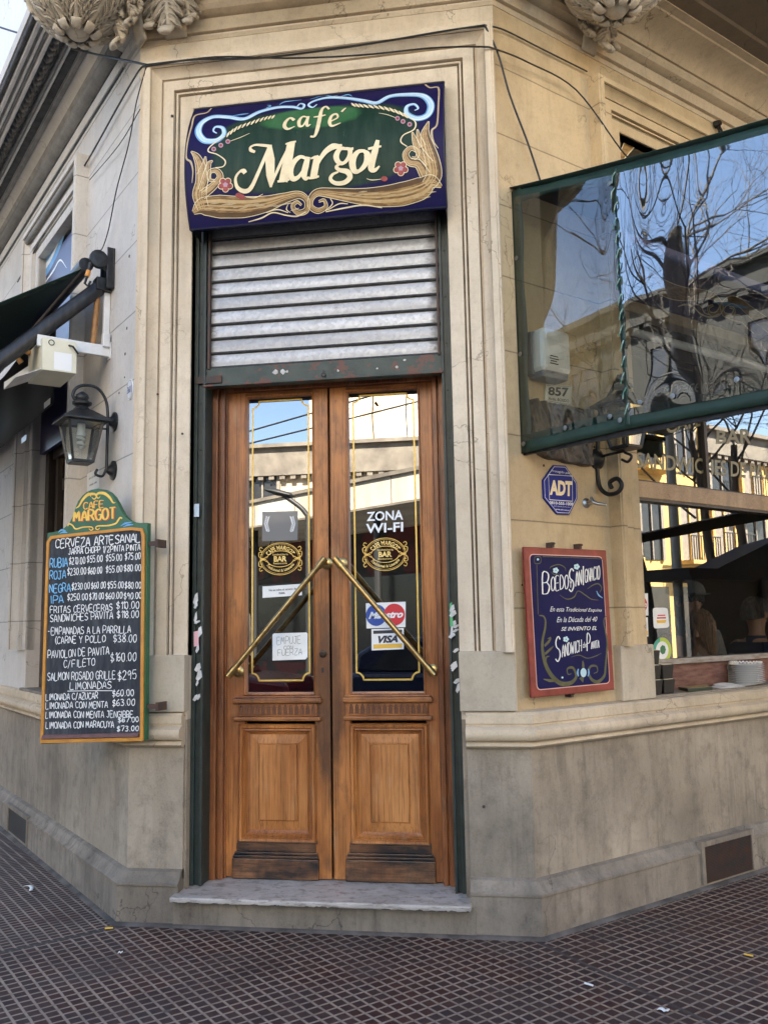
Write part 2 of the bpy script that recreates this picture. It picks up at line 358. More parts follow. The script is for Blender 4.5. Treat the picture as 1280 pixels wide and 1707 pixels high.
GL = {'A': [[(0, 0), (2, 6), (4, 0)], [(.8, 2), (3.2, 2)]], 'B': [[(0, 0), (0, 6), (2.6, 6), (3.5, 4.8), (2.6, 3.3), (0, 3.2)], [(2.4, 3.2), (4, 1.8), (2.9, 0), (0, 0)]],
 'C': [[(4, 5), (2.6, 6), (.8, 5.4), (0, 3.2), (.6, .8), (2, 0), (4, .9)]], 'D': [[(0, 0), (0, 6), (2.4, 5.6), (4, 3.2), (3, .8), (0, 0)]],
 'E': [[(3.6, 6), (0, 6), (0, 0), (3.8, 0)], [(0, 3.1), (3, 3.1)]], 'F': [[(3.8, 6), (0, 6), (0, 0)], [(0, 3.1), (3, 3.1)]],
 'G': [[(4, 5), (2.4, 6), (.5, 5), (0, 2.6), (1.2, .2), (3.2, .2), (4, 1.6), (4, 2.8), (2.2, 2.8)]], 'H': [[(0, 0), (0, 6)], [(4, 0), (4, 6)], [(0, 3), (4, 3)]],
 'I': [[(1, 0), (1, 6)]], 'J': [[(4, 6), (1, 6)], [(2.8, 6), (2.8, 1.5), (1.6, 0), (0, 1)]], 'K': [[(0, 0), (0, 6)], [(3.6, 6), (0, 2.6), (4, 0)]],
 'L': [[(0, 6), (0, 0), (3.6, 0)]], 'M': [[(0, 0), (.6, 6), (2, 2), (3.6, 6), (4.2, 0)]], 'N': [[(0, 0), (.2, 6), (3.8, 0), (4, 6)]],
 'O': [[(2, 6), (.4, 5), (0, 2.8), (.8, .4), (2.2, 0), (3.7, 1.2), (4, 3.4), (3.2, 5.4), (2, 6)]], 'P': [[(0, 0), (0, 6), (2.6, 6), (4, 4.6), (2.8, 2.8), (0, 2.6)]],
 'Q': [[(2, 6), (.4, 5), (0, 2.8), (.8, .4), (2.2, 0), (3.7, 1.2), (4, 3.4), (3.2, 5.4), (2, 6)], [(2.4, 1.6), (4.2, -.4)]],
 'R': [[(0, 0), (0, 6), (2.6, 6), (3.8, 4.7), (2.6, 3), (0, 2.8)], [(1.8, 2.9), (4, 0)]], 'S': [[(3.8, 5.2), (2.2, 6), (.4, 5), (.8, 3.6), (3.2, 2.6), (3.8, 1.2), (2, 0), (0, .8)]],
 'T': [[(0, 6), (4.2, 6)], [(2.1, 6), (2.1, 0)]], 'U': [[(0, 6), (.1, 1.6), (1.4, 0), (3, .4), (4, 2), (4, 6)]], 'V': [[(0, 6), (2, 0), (4, 6)]],
 'W': [[(0, 6), (1, 0), (2.2, 4.4), (3.4, 0), (4.6, 6)]], 'X': [[(0, 0), (4, 6)], [(0, 6), (4, 0)]], 'Y': [[(0, 6), (2, 3.2), (4, 6)], [(2, 3.2), (1.8, 0)]],
 'Z': [[(.2, 6), (4, 6), (0, 0), (4, 0)]], '0': [[(2, 6), (.5, 5), (0, 2.8), (.8, .4), (2, 0), (3.2, 1.2), (3.5, 3.4), (3, 5.4), (2, 6)]],
 '1': [[(.6, 4.6), (2, 6), (1.9, 0)]], '2': [[(.2, 4.8), (1.6, 6), (3.3, 5), (3, 3.4), (0, 0), (3.8, 0)]], '3': [[(.2, 5.4), (2, 6), (3.4, 4.8), (1.6, 3.2), (3.6, 2), (2.6, .2), (0, .4)]],
 '4': [[(3, 0), (3, 6), (0, 2), (4, 2)]], '5': [[(3.6, 6), (.6, 6), (.3, 3.4), (2.4, 3.6), (3.6, 2), (2.4, 0), (0, .5)]], '6': [[(3, 6), (.8, 4.2), (0, 1.8), (1.4, 0), (3.4, .9), (3, 2.8), (.4, 2.2)]],
 '7': [[(0, 6), (3.8, 6), (1.4, 0)]], '8': [[(2, 3.2), (.5, 4.6), (2, 6), (3.4, 4.7), (2, 3.2), (.2, 1.5), (2, 0), (3.8, 1.5), (2, 3.2)]], '9': [[(3.4, 4.4), (2, 6), (.4, 4.6), (1.6, 3), (3.4, 4.4), (2.8, 0)]],
 '$': [[(3.6, 4.8), (2, 5.6), (.4, 4.6), (.8, 3.4), (3, 2.6), (3.6, 1.4), (2, .5), (0, 1.2)], [(2.3, 6.8), (1.5, -.8)]], '.': [[(.6, .2), (1, 0)]], '/': [[(0, -.6), (3, 6.4)]],
 '(': [[(1.8, 6.6), (.4, 4.4), (.4, 1.6), (1.8, -.6)]], '-': [[(.4, 3), (2.4, 3)]], '&': [[(4, 0), (.8, 4.6), (2, 6), (3, 4.8), (.2, 1.8), (1.6, 0), (4, 2.4)]], ' ': [],
 '%': [[(0, 3.2), (.6, 6), (.9, 3)], [(0, 0), (3, 6.4)], [(2.4, 2.2), (3.4, 2.6), (2.4, 0), (3.6, 0)]], "'": [[(.6, 7.6), (.2, 6.6)]]}
def put_chalk(mb, fn, q, txt, off, w, rnd, jit=0.25, bold=None, smoothk=3):
    """hand lettering: every glyph drawn as strokes, letters a little uneven"""
    m = quadmap(q); adv = [3.0 if c == ' ' else (2.4 if c in "I.1'(" else (5.7 if c in 'MW' else 5.0)) for c in txt]
    tot = sum(adv); x = 0.0; lift = 0.0
    for c, a in zip(txt, adv):
        dy = rnd.uniform(-jit, jit); sk = rnd.uniform(-0.06, 0.1)*jit*3
        for st in GL.get(c, []):
            pts = [m((x+px+sk*py+rnd.uniform(-jit, jit)*.4)/tot, (py+dy+rnd.uniform(-jit, jit)*.5)/6) for px, py in st]
            if len(pts) > 2 and smoothk: pts = smooth_pts(pts, smoothk)
            lift += 2e-5
            ww = [w*rnd.uniform(.75, 1.2) for _ in pts] if bold is None else bold(pts, w)
            mb.ribbon(fn, pts, ww, off+lift)
        x += a
def nib(angle, lo=0.35):                          # broad-pen width by stroke direction
    def f(pts, w):
        out = []
        for i in range(len(pts)):
            d = np.array(pts[min(i+1, len(pts)-1)])-np.array(pts[max(i-1, 0)])
            out.append(w*(lo+(1-lo)*abs(math.sin(math.atan2(d[1], d[0])-angle))))
        return out
    return f

# ------------------------------------------------------------------ the setting: ground, pavement, road
def ground_mat():
    t = NT('pavement_tiles')
    P = t.geo.outputs['Position']
    dot = lambda v: (lambda d: (t.l(P, d.inputs[0]), setattr(d.inputs[1], 'default_value', tuple(v)), d.outputs['Value'])[2])(t.n('VectorMath', operation='DOT_PRODUCT'))
    a, b = dot(UR), dot(NR)                       # along the right street / out from it
    left = t.math('LESS_THAN', b, -0.665)         # the paving changes its laying at two seams
    right = t.math('GREATER_THAN', a, t.math('ADD', t.math('MULTIPLY', b, -0.105), 0.795))
    def lines(x, step, w, off=0.0):
        f = t.math('FRACT', t.math('ADD', t.math('DIVIDE', x, step), off + 50.0)); d = t.math('MULTIPLY', t.math('ABSOLUTE', t.math('SUBTRACT', f, 0.5)), step)
        return t.ramp(t.math('SUBTRACT', step/2, d), w*0.50, w*0.68, (1, 1, 1), (0, 0, 0))
    wob = t.math('MULTIPLY', t.math('SUBTRACT', t.noise(t.pos(), 9, 3), 0.5), 0.007)
    a2, b2 = t.math('ADD', a, wob), t.math('SUBTRACT', b, wob)
    cen = t.mix(1.0, lines(a2, 0.0575, 0.0105), lines(b2, 0.0575, 0.0095), 'LIGHTEN')
    lef = t.mix(1.0, lines(a2, 0.0575, 0.009, .4), lines(b2, 0.044, 0.008), 'LIGHTEN')
    rig = t.mix(1.0, lines(a2, 0.0630, 0.008, .3), lines(b2, 0.0600, 0.011, .2), 'LIGHTEN')
    g = t.mix(right, t.mix(left, cen, lef), rig)
    seamL = t.ramp(t.math('ABSOLUTE', t.math('ADD', b, 0.665)), 0.016, 0.022, (1, 1, 1), (0, 0, 0))
    seamR = t.ramp(t.math('ABSOLUTE', t.math('SUBTRACT', a, t.math('ADD', t.math('MULTIPLY', b, -0.105), 0.795))), 0.010, 0.016, (1, 1, 1), (0, 0, 0))
    n1, n2, n3 = t.noise(t.pos(), 2.2, 5, .6), t.noise(t.pos(), 24, 4, .6), t.noise(t.pos(), 150, 3)
    vor = t.n('TexVoronoi'); vor.inputs['Scale'].default_value = 17; t.l(P, vor.inputs['Vector'])
    tile = t.mix(n1, (0.024, 0.0078, 0.0052), (0.068, 0.0190, 0.0112))
    cell = t.n('CombineXYZ'); t.l(t.math('FLOOR', t.math('DIVIDE', a, .23)), cell.inputs[0]); t.l(t.math('FLOOR', t.math('DIVIDE', b, .23)), cell.inputs[1])
    wn = t.n('TexWhiteNoise'); t.l(cell.outputs[0], wn.inputs['Vector'])
    tile = t.mix(t.math('MULTIPLY', t.ramp(wn.outputs['Value'], .55, 1.0), .55), tile, (0.095, 0.036, 0.024)); tile = t.mix(t.math('MULTIPLY', t.ramp(wn.outputs['Value'], .28, 0.0), .5), tile, (0.030, 0.021, 0.019))
    gum = t.n('TexVoronoi'); gum.inputs['Scale'].default_value = 2.3; t.l(P, gum.inputs['Vector'])
    tile = t.mix(t.math('MULTIPLY', t.ramp(vor.outputs['Color'], 0.2, 0.9), 0.6), tile, (0.018, 0.0085, 0.008))
    tile = t.mix(t.math('MULTIPLY', t.ramp(n3, 0.45, 0.75), 0.45), tile, (0.060, 0.034, 0.028))
    grout = t.mix(n2, (0.16, 0.116, 0.088), (0.38, 0.29, 0.22))
    gone = t.math('MULTIPLY', t.ramp(t.noise(t.pos((1, 1, 1), 0, (4, 1, 0)), 3.3, 6, .7), 0.48, 0.7), 0.6)
    col = t.mix(t.math('MULTIPLY', g, t.math('SUBTRACT', 1.0, gone)), tile, grout)
    sm = t.mix(1.0, seamL, t.mix(right, seamR, seamR), 'LIGHTEN')
    col = t.mix(t.math('MULTIPLY', sm, 0.85), col, (0.050, 0.042, 0.038))
    col = t.mix(t.math('MULTIPLY', t.ramp(gum.outputs['Distance'], .045, .055, (1, 1, 1), (0, 0, 0)), .75), col, (0.055, 0.052, 0.052))
    dust = t.ramp(t.noise(t.pos((1, 1, 1), 0, (7, 3, 0)), 2.7, 6, .65), 0.46, 0.7)
    col = t.mix(t.math('MULTIPLY', dust, 0.45), col, (0.058, 0.048, 0.043))
    t.bump(t.math('ADD', t.math('MULTIPLY', t.math('SUBTRACT', 1.0, g), 0.9), t.math('MULTIPLY', n3, 0.35)), 0.55, 0.006)
    return t.set(col, t.math('ADD', t.math('MULTIPLY', n2, 0.25), 0.62), 0.0, Specular_IOR_Level=.28)
PAVE = ground_mat()
ASPH = mat('asphalt', (0.045, 0.045, 0.047), 0.85, c2=(0.07, 0.068, 0.066), sc=3, bump=.4, bsc=90)
KERB = mat('kerb_granite', (0.22, 0.21, 0.20), 0.8, c2=(0.33, 0.31, 0.29), sc=14, bump=.3)
far = 700.0
m = MB(); m.add([(-far, -far, -.15), (far, -far, -.15), (far, far, -.15), (-far, far, -.15)], [(0, 1, 2, 3)])
tag(m.build('road', ASPH), kind='structure')
PATHC = [OL+UL*26+NL*3.4, OL+NL*3.4+np.array([0.35, -1.6, 0])*0.9, OR+NR*3.4+np.array([-0.35, -1.6, 0])*0.9, OR+UR*26+NR*3.4]
m = MB(); top = [tuple(p[:2]) for p in PATHC] + [tuple((OR+UR*26)[:2]+np.array([-6, 6])), tuple((OL+UL*26)[:2]+np.array([6, 6]))]
n_ = len(top); m.add([(x, y, 0) for x, y in top] + [(x, y, -.148) for x, y in top], [tuple(range(n_))] + [(i, (i+1) % n_, n_+(i+1) % n_, n_+i) for i in range(n_)])
tag(m.build('pavement', PAVE), kind='structure')
m = MB(); m.sweep([tuple(p[:2]) for p in PATHC], [(0.002, -.148), (.14, -.148), (.14, -.005), (.13, .004), (.002, .004)])
tag(m.build('kerb', KERB), kind='structure')

# ------------------------------------------------------------------ the cafe building
JL = (1.62, 2.08, 2.547, 2.984, 3.395, 3.83, 4.26, 4.69); JR = (1.62, 2.087, 2.55, 3.015, 3.44, 3.855, 4.28, 4.698)
MW_F = plaster('plaster_cream', (0.60, 0.495, 0.36), (0.30, 0.22, 0.135), (0.72, 0.615, 0.475), (), .40, .5, 1)
MW_L = plaster('plaster_pale', (0.54, 0.50, 0.45), (0.28, 0.245, 0.205), (0.66, 0.62, 0.575), JL, .30, .35, 4)
MW_R = plaster('plaster_tan', (0.53, 0.40, 0.225), (0.25, 0.17, 0.09), (0.65, 0.51, 0.32), JR, .40, .55, 7)
MW_D = plaster('plaster_stained', (0.295, 0.242, 0.175), (0.075, 0.058, 0.042), (0.42, 0.355, 0.27), (), .8, .95, 11)
MW_P = plaster('plaster_plinth', (0.20, 0.165, 0.123), (0.058, 0.047, 0.037), (0.31, 0.262, 0.205), (), .85, .95, 15)
MW_M = plaster('plaster_moulding', (0.50, 0.40, 0.265), (0.17, 0.125, 0.08), (0.64, 0.53, 0.39), (), .35, .55, 19)
MW_B = plaster('plaster_block', (0.42, 0.355, 0.265), (0.2, 0.16, 0.11), (0.54, 0.47, 0.36), (), .4, .6, 23)
M_SOFR = plaster('soffit_shade_brown', (0.15, 0.115, 0.08), (0.07, 0.05, 0.04), (0.2, 0.155, 0.11), (), .2, .5, 31)  # dark brown: the shade under the balcony is put into the colour
M_GRIME = mat('sooted_moulding', (0.035, 0.034, 0.035), 0.8, c2=(0.09, 0.088, 0.088), sc=12)
M_GREYM = mat('grey_moulding', (0.20, 0.19, 0.18), 0.8, c2=(0.30, 0.29, 0.275), sc=10)
M_WHITEM = mat('white_moulding', (0.62, 0.60, 0.58), 0.8, c2=(0.74, 0.72, 0.70), sc=9)
M_CARVE = plaster('carved_stone', (0.50, 0.43, 0.33), (0.17, 0.135, 0.10), (0.60, 0.53, 0.43), (), .4, .6, 27)
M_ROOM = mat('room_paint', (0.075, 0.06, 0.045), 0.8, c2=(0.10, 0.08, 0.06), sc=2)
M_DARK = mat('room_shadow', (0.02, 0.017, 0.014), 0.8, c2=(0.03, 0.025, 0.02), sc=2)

CAFE = thing('cafe_building', 'cream plaster corner café building with a wooden double door across its cut corner', 'building', (0, 0.6, 0))
def part(mb, name, m, parent=None, label=None, **kw):
    o = mb.build(name, m, parent or CAFE, **kw)
    if label: o['label'] = label
    return o
def parts(mb, name, m, parent=None, **kw): return [part(p, name, m, parent, **kw) for p in mb.pieces()]
TW = .34                                          # wall thickness
LC, RC = (-1.09, 0.0), (1.04, 0.0)
SF = 15.0
lp = lambda s, o=0: tuple((OL+UL*s+NL*o)[:2]); rp = lambda s, o=0: tuple((OR+UR*s+NR*o)[:2])
# walls (each with its window opening)
LWIN, RWIN, WB, WT = (1.30, 2.40), (1.06, 3.20), 1.09, 4.62
m = MB(); m.box(LW, 0, LWIN[0], 1.05, 5.1, -TW, 0); m.box(LW, LWIN[0], LWIN[1], WT, 5.1, -TW, 0); m.box(LW, LWIN[1], SF, 1.05, 5.1, -TW, 0)
part(m, 'wall', MW_L, label='pale grey plaster wall along the left street')
m = MB(); m.box(RW, 0, RWIN[0], 1.05, 5.1, -TW, 0); m.box(RW, RWIN[0], RWIN[1], WT+.01, 5.1, -TW, 0); m.box(RW, RWIN[1], SF, 1.05, 5.1, -TW, 0)
part(m, 'wall', MW_R, label='tan plaster wall along the right street')
m = MB(); m.box(FA, -1.09, -.745, 1.05, 5.1, -TW, 0); m.box(FA, .75, 1.04, 1.05, 5.1, -TW, 0); m.box(FA, -.745, .75, 4.62, 5.1, -TW, 0)
part(m, 'wall', MW_F, label='cream plaster corner face around the door')
# dado, plinth, ledge: run round the corners, open at the doorway
DL, DR = (-1.06, 0.0), (1.09, 0.0)
dl = lambda s: (DL[0]+UL[0]*s, UL[1]*s); dr = lambda s: (DR[0]+UR[0]*s, UR[1]*s)
runs = ([dl(SF), DL, (-.755, 0.0)], [(.774, 0.0), DR, dr(SF)])
for r_ in runs:
    m = MB(); m.sweep(r_, [(-.3, .22), (.02, .22), (.02, .915), (-.3, .915)]); part(m, 'dado', MW_D)
    m = MB(); m.sweep(r_, [(-.3, 0.001), (.082, 0.001), (.080, .195), (.088, .2), (.088, .212), (.07, .222), (.045, .262), (.024, .272), (-.3, .272)]); part(m, 'plinth', MW_P, smooth=30)
    m = MB(); m.sweep(r_, [(-.3, .905), (.028, .905), (.05, .912), (.062, .922), (.055, .936), (.045, .942), (.052, .946), (.078, .952), (.092, .968), (.095, .985), (.088, 1.004), (.07, 1.016), (.052, 1.020),
                           (.052, 1.030), (.06, 1.034), (.058, 1.078), (.045, 1.090), (-.06, 1.098), (-.3, 1.098)]); part(m, 'ledge_moulding', MW_M, smooth=35)
for s_, (a0, a1) in (('l', (-.965, -.742)), ('r', (.747, 1.037))):
    m = MB(); m.box(FA, a0, a1, 1.095, 1.40, -.02, .058); part(m, 'pilaster_base', MW_B, bevel=.006)
m = MB(); m.box(RW, .77, 1.063, 1.095, 1.405, -.02, .055); part(m, 'pilaster_base', MW_B, bevel=.006)
m = MB(); m.box(LW, 1.03, 1.303, 1.095, 1.40, -.02, .055); part(m, 'pilaster_base', MW_B, bevel=.006)
m = MB(); m.box(FA, -.98, -.7455, .0, 1.06, -TW, -.001); part(m, 'jamb', MW_D); m = MB(); m.box(FA, .7505, .98, .0, 1.06, -TW, -.001); part(m, 'jamb', MW_D)
# architraves
AP = [(0.0, -.06), (0.0, .012), (.008, .016), (.078, .016), (.080, .004), (.088, .004), (.090, .026), (.100, .026), (.101, .012), (.110, .012), (.112, .040), (.172, .040), (.174, .016), (.188, .016),
      (.190, .034), (.205, .040), (.222, .056), (.236, .076), (.240, .092), (.272, .092), (.276, .084), (.286, .084), (.288, -.06)]
m = MB(); m.ushape(FA, [(-.745, 1.395), (-.745, 4.62), (.75, 4.62), (.75, 1.395)], AP); part(m, 'door_surround', MW_F, smooth=30)
m = MB(); m.ushape(RW, [(1.06, 1.40), (1.06, 4.63), (3.2, 4.63), (3.2, 1.40)], [(d*.93, o) for d, o in AP]); part(m, 'window_surround', MW_R, smooth=30)
m = MB(); m.ushape(LW, [(1.30, 1.395), (1.30, 4.60), (2.40, 4.60), (2.40, 1.395)], [(d*.9, o) for d, o in AP]); part(m, 'window_surround', MW_L, smooth=30)
GRL = mat('groove_grime', (0.085, 0.064, 0.042), .9, c2=(0.22, 0.175, 0.12), sc=6, lo=.40, hi=.6)
for pl_, path, k_ in ((FA, [(-.745, 1.402), (-.745, 4.62), (.75, 4.62), (.75, 1.402)], 1), (RW, [(1.06, 1.41), (1.06, 4.63), (3.2, 4.63), (3.2, 1.41)], .93), (LW, [(1.30, 1.402), (1.30, 4.60), (2.40, 4.60), (2.40, 1.402)], .9)):
    m = MB()
    for d0, d1, o0, o1 in ((.0795, .0885, .003, .0055), (.1005, .1105, .011, .0135), (.173, .1795, .015, .0172), (.2365, .2405, .074, .082)):
        m.ushape(pl_, path, [(d0*k_, o0), (d0*k_, o1), (d1*k_, o1), (d1*k_, o0)])
    parts(m, 'groove_grime', GRL)
# flat bands of the upper wall, cornice, balcony slab
ring = [lp(SF), LC, RC, rp(SF)]
CP = [(-.2, 5.06), (.004, 5.06), (.004, 5.088), (-.010, 5.092), (-.010, 5.104), (.018, 5.108), (.020, 5.186), (.004, 5.190), (.004, 5.198), (.034, 5.204), (.062, 5.214), (.080, 5.236), (.080, 5.256), (.062, 5.278), (.036, 5.284),
      (.022, 5.288), (.022, 5.298), (.058, 5.302), (.075, 5.335), (.11, 5.372), (.17, 5.40), (.24, 5.412), (.245, 5.424), (.30, 5.426), (.30, 5.45), (-.2, 5.45)]
m = MB(); m.sweep(ring, CP, [1, 2]); part(m, 'cornice', MW_M, smooth=30)
m = MB(); m.sweep(ring, CP, [0]); part(m, 'cornice', MW_L, smooth=30)
M_TORUS = plaster('sooted_torus', (0.19, 0.18, 0.17), (0.06, 0.057, 0.055), (0.30, 0.29, 0.275), (), .6, .8, 41)
LR2 = [lp(SF), lp(.30)]
m = MB(); m.sweep(LR2, [(.010, 5.196), (.040, 5.203), (.068, 5.216), (.084, 5.236), (.084, 5.258), (.066, 5.281), (.040, 5.287), (.010, 5.29)]); part(m, 'torus_moulding', M_TORUS, smooth=40)
m = MB(); m.sweep(LR2, [(.008, 5.090), (.012, 5.090), (.012, 5.107), (.008, 5.107)]); part(m, 'sooted_joint', M_GRIME)
m = MB(); m.sweep(LR2, [(.010, 5.187), (.026, 5.187), (.026, 5.199), (.010, 5.199)]); part(m, 'sooted_joint', M_GRIME)
m = MB(); m.sweep(LR2, [(.06, 5.300), (.066, 5.300), (.080, 5.334), (.072, 5.338)]); part(m, 'sooted_joint', M_GREYM)
m = MB(); m.tube([LW.P(1.09, 4.795, .055), LW.P(2.60, 4.795, .055)], .024, 10); part(m, 'torus_moulding', M_TORUS, smooth=True)
m = MB(); m.box(LW, 1.12, 2.58, 4.742, 4.752, .0, .036); m.box(LW, 1.12, 2.58, 4.845, 4.853, .0, .072); part(m, 'sooted_joint', M_GRIME)
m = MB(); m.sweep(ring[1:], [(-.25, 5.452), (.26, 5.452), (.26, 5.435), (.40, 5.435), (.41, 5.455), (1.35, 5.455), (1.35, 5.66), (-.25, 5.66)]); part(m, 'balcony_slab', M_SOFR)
LRUN = [lp(SF), lp(.32)]
m = MB(); m.sweep(LRUN, [(.30, 5.451), (.30, 5.432), (.525, 5.432), (.525, 5.52), (-.02, 5.60), (-.02, 5.451)]); part(m, 'cornice_top', MW_L)
def strip(o0, o1, z0, z1, mm, nm, run=LRUN):
    q = MB(); q.sweep(run, [(o0, z1), (o0, z0+.006), (o0+.006, z0), (o1-.006, z0), (o1, z0+.006), (o1, z1)]); part(q, nm, mm)
strip(.110, .130, 5.385, 5.43, M_WHITEM, 'cornice_fillet'); strip(.132, .168, 5.375, 5.43, M_GREYM, 'cornice_fillet')
strip(.172, .228, 5.395, 5.43, M_GRIME, 'cornice_fillet'); strip(.232, .248, 5.380, 5.43, M_WHITEM, 'cornice_fillet'); strip(.251, .274, 5.388, 5.43, M_GREYM, 'cornice_fillet')
strip(.362, .388, 5.378, 5.43, M_WHITEM, 'cornice_fillet'); strip(.392, .410, 5.388, 5.43, M_GREYM, 'cornice_fillet'); strip(.414, .432, 5.384, 5.43, M_WHITEM, 'cornice_fillet')
strip(.436, .448, 5.390, 5.43, M_GREYM, 'cornice_fillet'); strip(.452, .482, 5.384, 5.43, M_WHITEM, 'cornice_fillet'); strip(.486, .515, 5.392, 5.43, M_GRIME, 'cornice_fillet')
# the leaf moulding: a sooted wavy run
m = MB()
def leafm(u, v):
    s = .34 + 8.0*u; ph = (s*13 + v*.9) % 1.0; o = .276 + .084*v
    z = 5.392 + .022*math.sin(2*math.pi*(s*13+.35*math.sin(v*6.28))) * (0.3+.7*math.sin(v*math.pi)) + .012*math.cos(v*6.28)
    return tuple(np.append((OL+UL*s+NL*o)[:2], z))
m.grid(leafm, 1100, 8); part(m, 'leaf_moulding', mat('leaf_moulding_soot', (0.05, 0.049, 0.05), 0.75, c2=(0.14, 0.137, 0.135), sc=30), smooth=True)
# upper storeys and rooms behind the walls
m = MB(); pts = [lp(SF, -.03), tuple(np.array(LC)+(-.0, .04)), tuple(np.array(RC)+(0, .04)), rp(SF, -.03), (11, 24), (-11, 24)]
n_ = len(pts); m.add([(x, y, 5.67) for x, y in pts] + [(x, y, 14.5) for x, y in pts], [tuple(range(n_-1, -1, -1)), tuple(range(n_, 2*n_))] + [(i, (i+1) % n_, n_+(i+1) % n_, n_+i) for i in range(n_)])
part(m, 'upper_storey', plaster('plaster_white', (0.72, 0.70, 0.67), (0.50, 0.48, 0.45), (0.80, 0.78, 0.76), (), .35, .2, 51))
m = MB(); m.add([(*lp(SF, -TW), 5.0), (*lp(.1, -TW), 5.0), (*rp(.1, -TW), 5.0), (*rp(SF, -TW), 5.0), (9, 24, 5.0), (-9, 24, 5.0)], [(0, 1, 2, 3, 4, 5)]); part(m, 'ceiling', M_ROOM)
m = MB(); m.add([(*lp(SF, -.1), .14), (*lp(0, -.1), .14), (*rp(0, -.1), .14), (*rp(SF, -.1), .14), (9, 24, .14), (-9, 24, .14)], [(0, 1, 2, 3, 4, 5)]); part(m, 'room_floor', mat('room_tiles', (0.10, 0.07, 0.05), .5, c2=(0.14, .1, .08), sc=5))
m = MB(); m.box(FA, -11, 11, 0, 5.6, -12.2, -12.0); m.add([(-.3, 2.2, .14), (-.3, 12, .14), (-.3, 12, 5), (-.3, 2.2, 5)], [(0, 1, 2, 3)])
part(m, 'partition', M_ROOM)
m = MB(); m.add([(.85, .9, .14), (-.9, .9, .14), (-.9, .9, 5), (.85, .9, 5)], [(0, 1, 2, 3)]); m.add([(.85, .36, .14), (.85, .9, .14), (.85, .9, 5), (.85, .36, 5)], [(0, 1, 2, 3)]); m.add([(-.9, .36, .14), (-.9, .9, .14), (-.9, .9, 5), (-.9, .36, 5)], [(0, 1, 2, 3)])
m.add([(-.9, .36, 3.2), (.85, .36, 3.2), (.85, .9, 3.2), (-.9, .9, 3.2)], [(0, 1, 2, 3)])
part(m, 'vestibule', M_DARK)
FIL = mat('cement_fillet', (0.050, 0.043, 0.038), .9, c2=(0.125, 0.11, 0.098), sc=7, bump=.5)
for r_ in ([dl(SF), DL, (.0, 0.0)], [(.0, 0.0), DR, dr(SF)]):
    m = MB(); m.sweep(r_, [(.06, .001), (.06, .020), (.088, .014), (.108, .005), (.110, .001)]); part(m, 'cement_fillet', FIL, smooth=40)
# doorstep
M_MARB = NT('step_marble')
_b = M_MARB.noise(M_MARB.pos((1, 1.4, 1)), 4, 7, .65, 1.4); _v = M_MARB.noise(M_MARB.pos((1, 1.4, 6)), 13, 7, .75)
_cc = M_MARB.mix(M_MARB.ramp(_b, .35, .7), (0.50, 0.455, 0.41), (0.33, 0.30, 0.27)); _cc = M_MARB.mix(M_MARB.math('MULTIPLY', M_MARB.ramp(_v, .50, .62), .75), _cc, (0.14, .115, .09))
M_MARB.set(_cc, .45)
m = MB(); m.box(FA, -.775, .782, .138, .166, -.40, .150); part(m, 'doorstep', M_MARB.m, bevel=.008)
m = MB(); rr = random.Random(17); mk = mat('step_stain', (.05, .04, .032), .9, c2=(.1, .085, .07), sc=40)
for q in range(34):
    x_ = rr.uniform(-.76, .77); w_ = rr.uniform(.006, .03); h_ = rr.uniform(.002, .006); m.flat(FA.P, [(x_-w_, .139), (x_+w_, .139), (x_+w_*.6, .139+h_), (x_-w_*.2, .139+h_*1.3), (x_-w_*.8, .139+h_*.6)], .1505+q*2e-5)
part(m, 'edge_stain', mk)
m = MB(); m.box(FA, -.78, .80, .001, .138, -.3, .088); part(m, 'step_riser', MW_P, bevel=.004)

m = MB(); rr = random.Random(23)          # old screw holes and anchor plugs left in the plaster
for pl_, q in ((LW, (216, 427)), (LW, (212, 547)), (LW, (209, 590)), (LW, (208, 629)), (LW, (146, 676)), (LW, (199, 655)), (FA, (287, 193)), (FA, (263, 657)), (FA, (304, 723)), (RW, (906, 776)), (RW, (990, 745)), (FA, (806, 1345)), (FA, (812, 1130)), (RW, (870, 975))):
    o = .001 if pl_ is not FA else .047; a, b = pl_.px(*q, o); r_ = rr.uniform(.006, .011); m.lathe(pl_.P(a, b, o-.004), [(r_, 0), (r_*.9, .0052), (r_*.3, .006)], axis=pl_.n, n=9)
parts(m, 'screw_plug', mat('dark_plug', (.05, .04, .032), .8))
# ---- wood, metal, paint
WV = wood('door_wood', (0.36, 0.125, 0.030), (0.16, 0.050, 0.014), (0.52, 0.20, 0.052), True, .62, 1, hand=True)
WH = wood('door_wood_rail', (0.32, 0.112, 0.030), (0.13, 0.044, 0.014), (0.48, 0.19, 0.055), False, .65, 3)
WP = wood('door_wood_panel', (0.44, 0.165, 0.040), (0.25, 0.082, 0.021), (0.56, 0.24, 0.072), True, .38, 5)
WF = wood('frame_wood', (0.23, 0.075, 0.024), (0.10, 0.034, 0.013), (0.34, 0.125, 0.040), True, .55, 7)
WK = wood('kick_wood', (0.21, 0.09, 0.036), (0.09, 0.036, 0.016), (0.33, 0.15, 0.062), False, .7, 9, 1.35)
WD = wood('dark_window_wood', (0.035, 0.020, 0.012), (0.016, 0.010, 0.007), (0.06, 0.036, 0.022), True, .3, 11)
GREENP = mat('green_frame_paint', (0.013, 0.022, 0.019), .5, c2=(0.026, 0.038, 0.033), sc=14, chips=((0.16, 0.15, 0.14), .70, 22), bump=.15)
GREENBAR = mat('green_bar_paint', (0.018, 0.032, 0.026), .5, c2=(0.036, 0.052, 0.042), sc=12, chips=((0.10, 0.035, 0.022), .55, 12), bump=.25)
RUST = mat('rusty_iron', (0.09, 0.045, 0.03), .7, .2, c2=(0.05, 0.045, 0.042), sc=16, bump=.2)
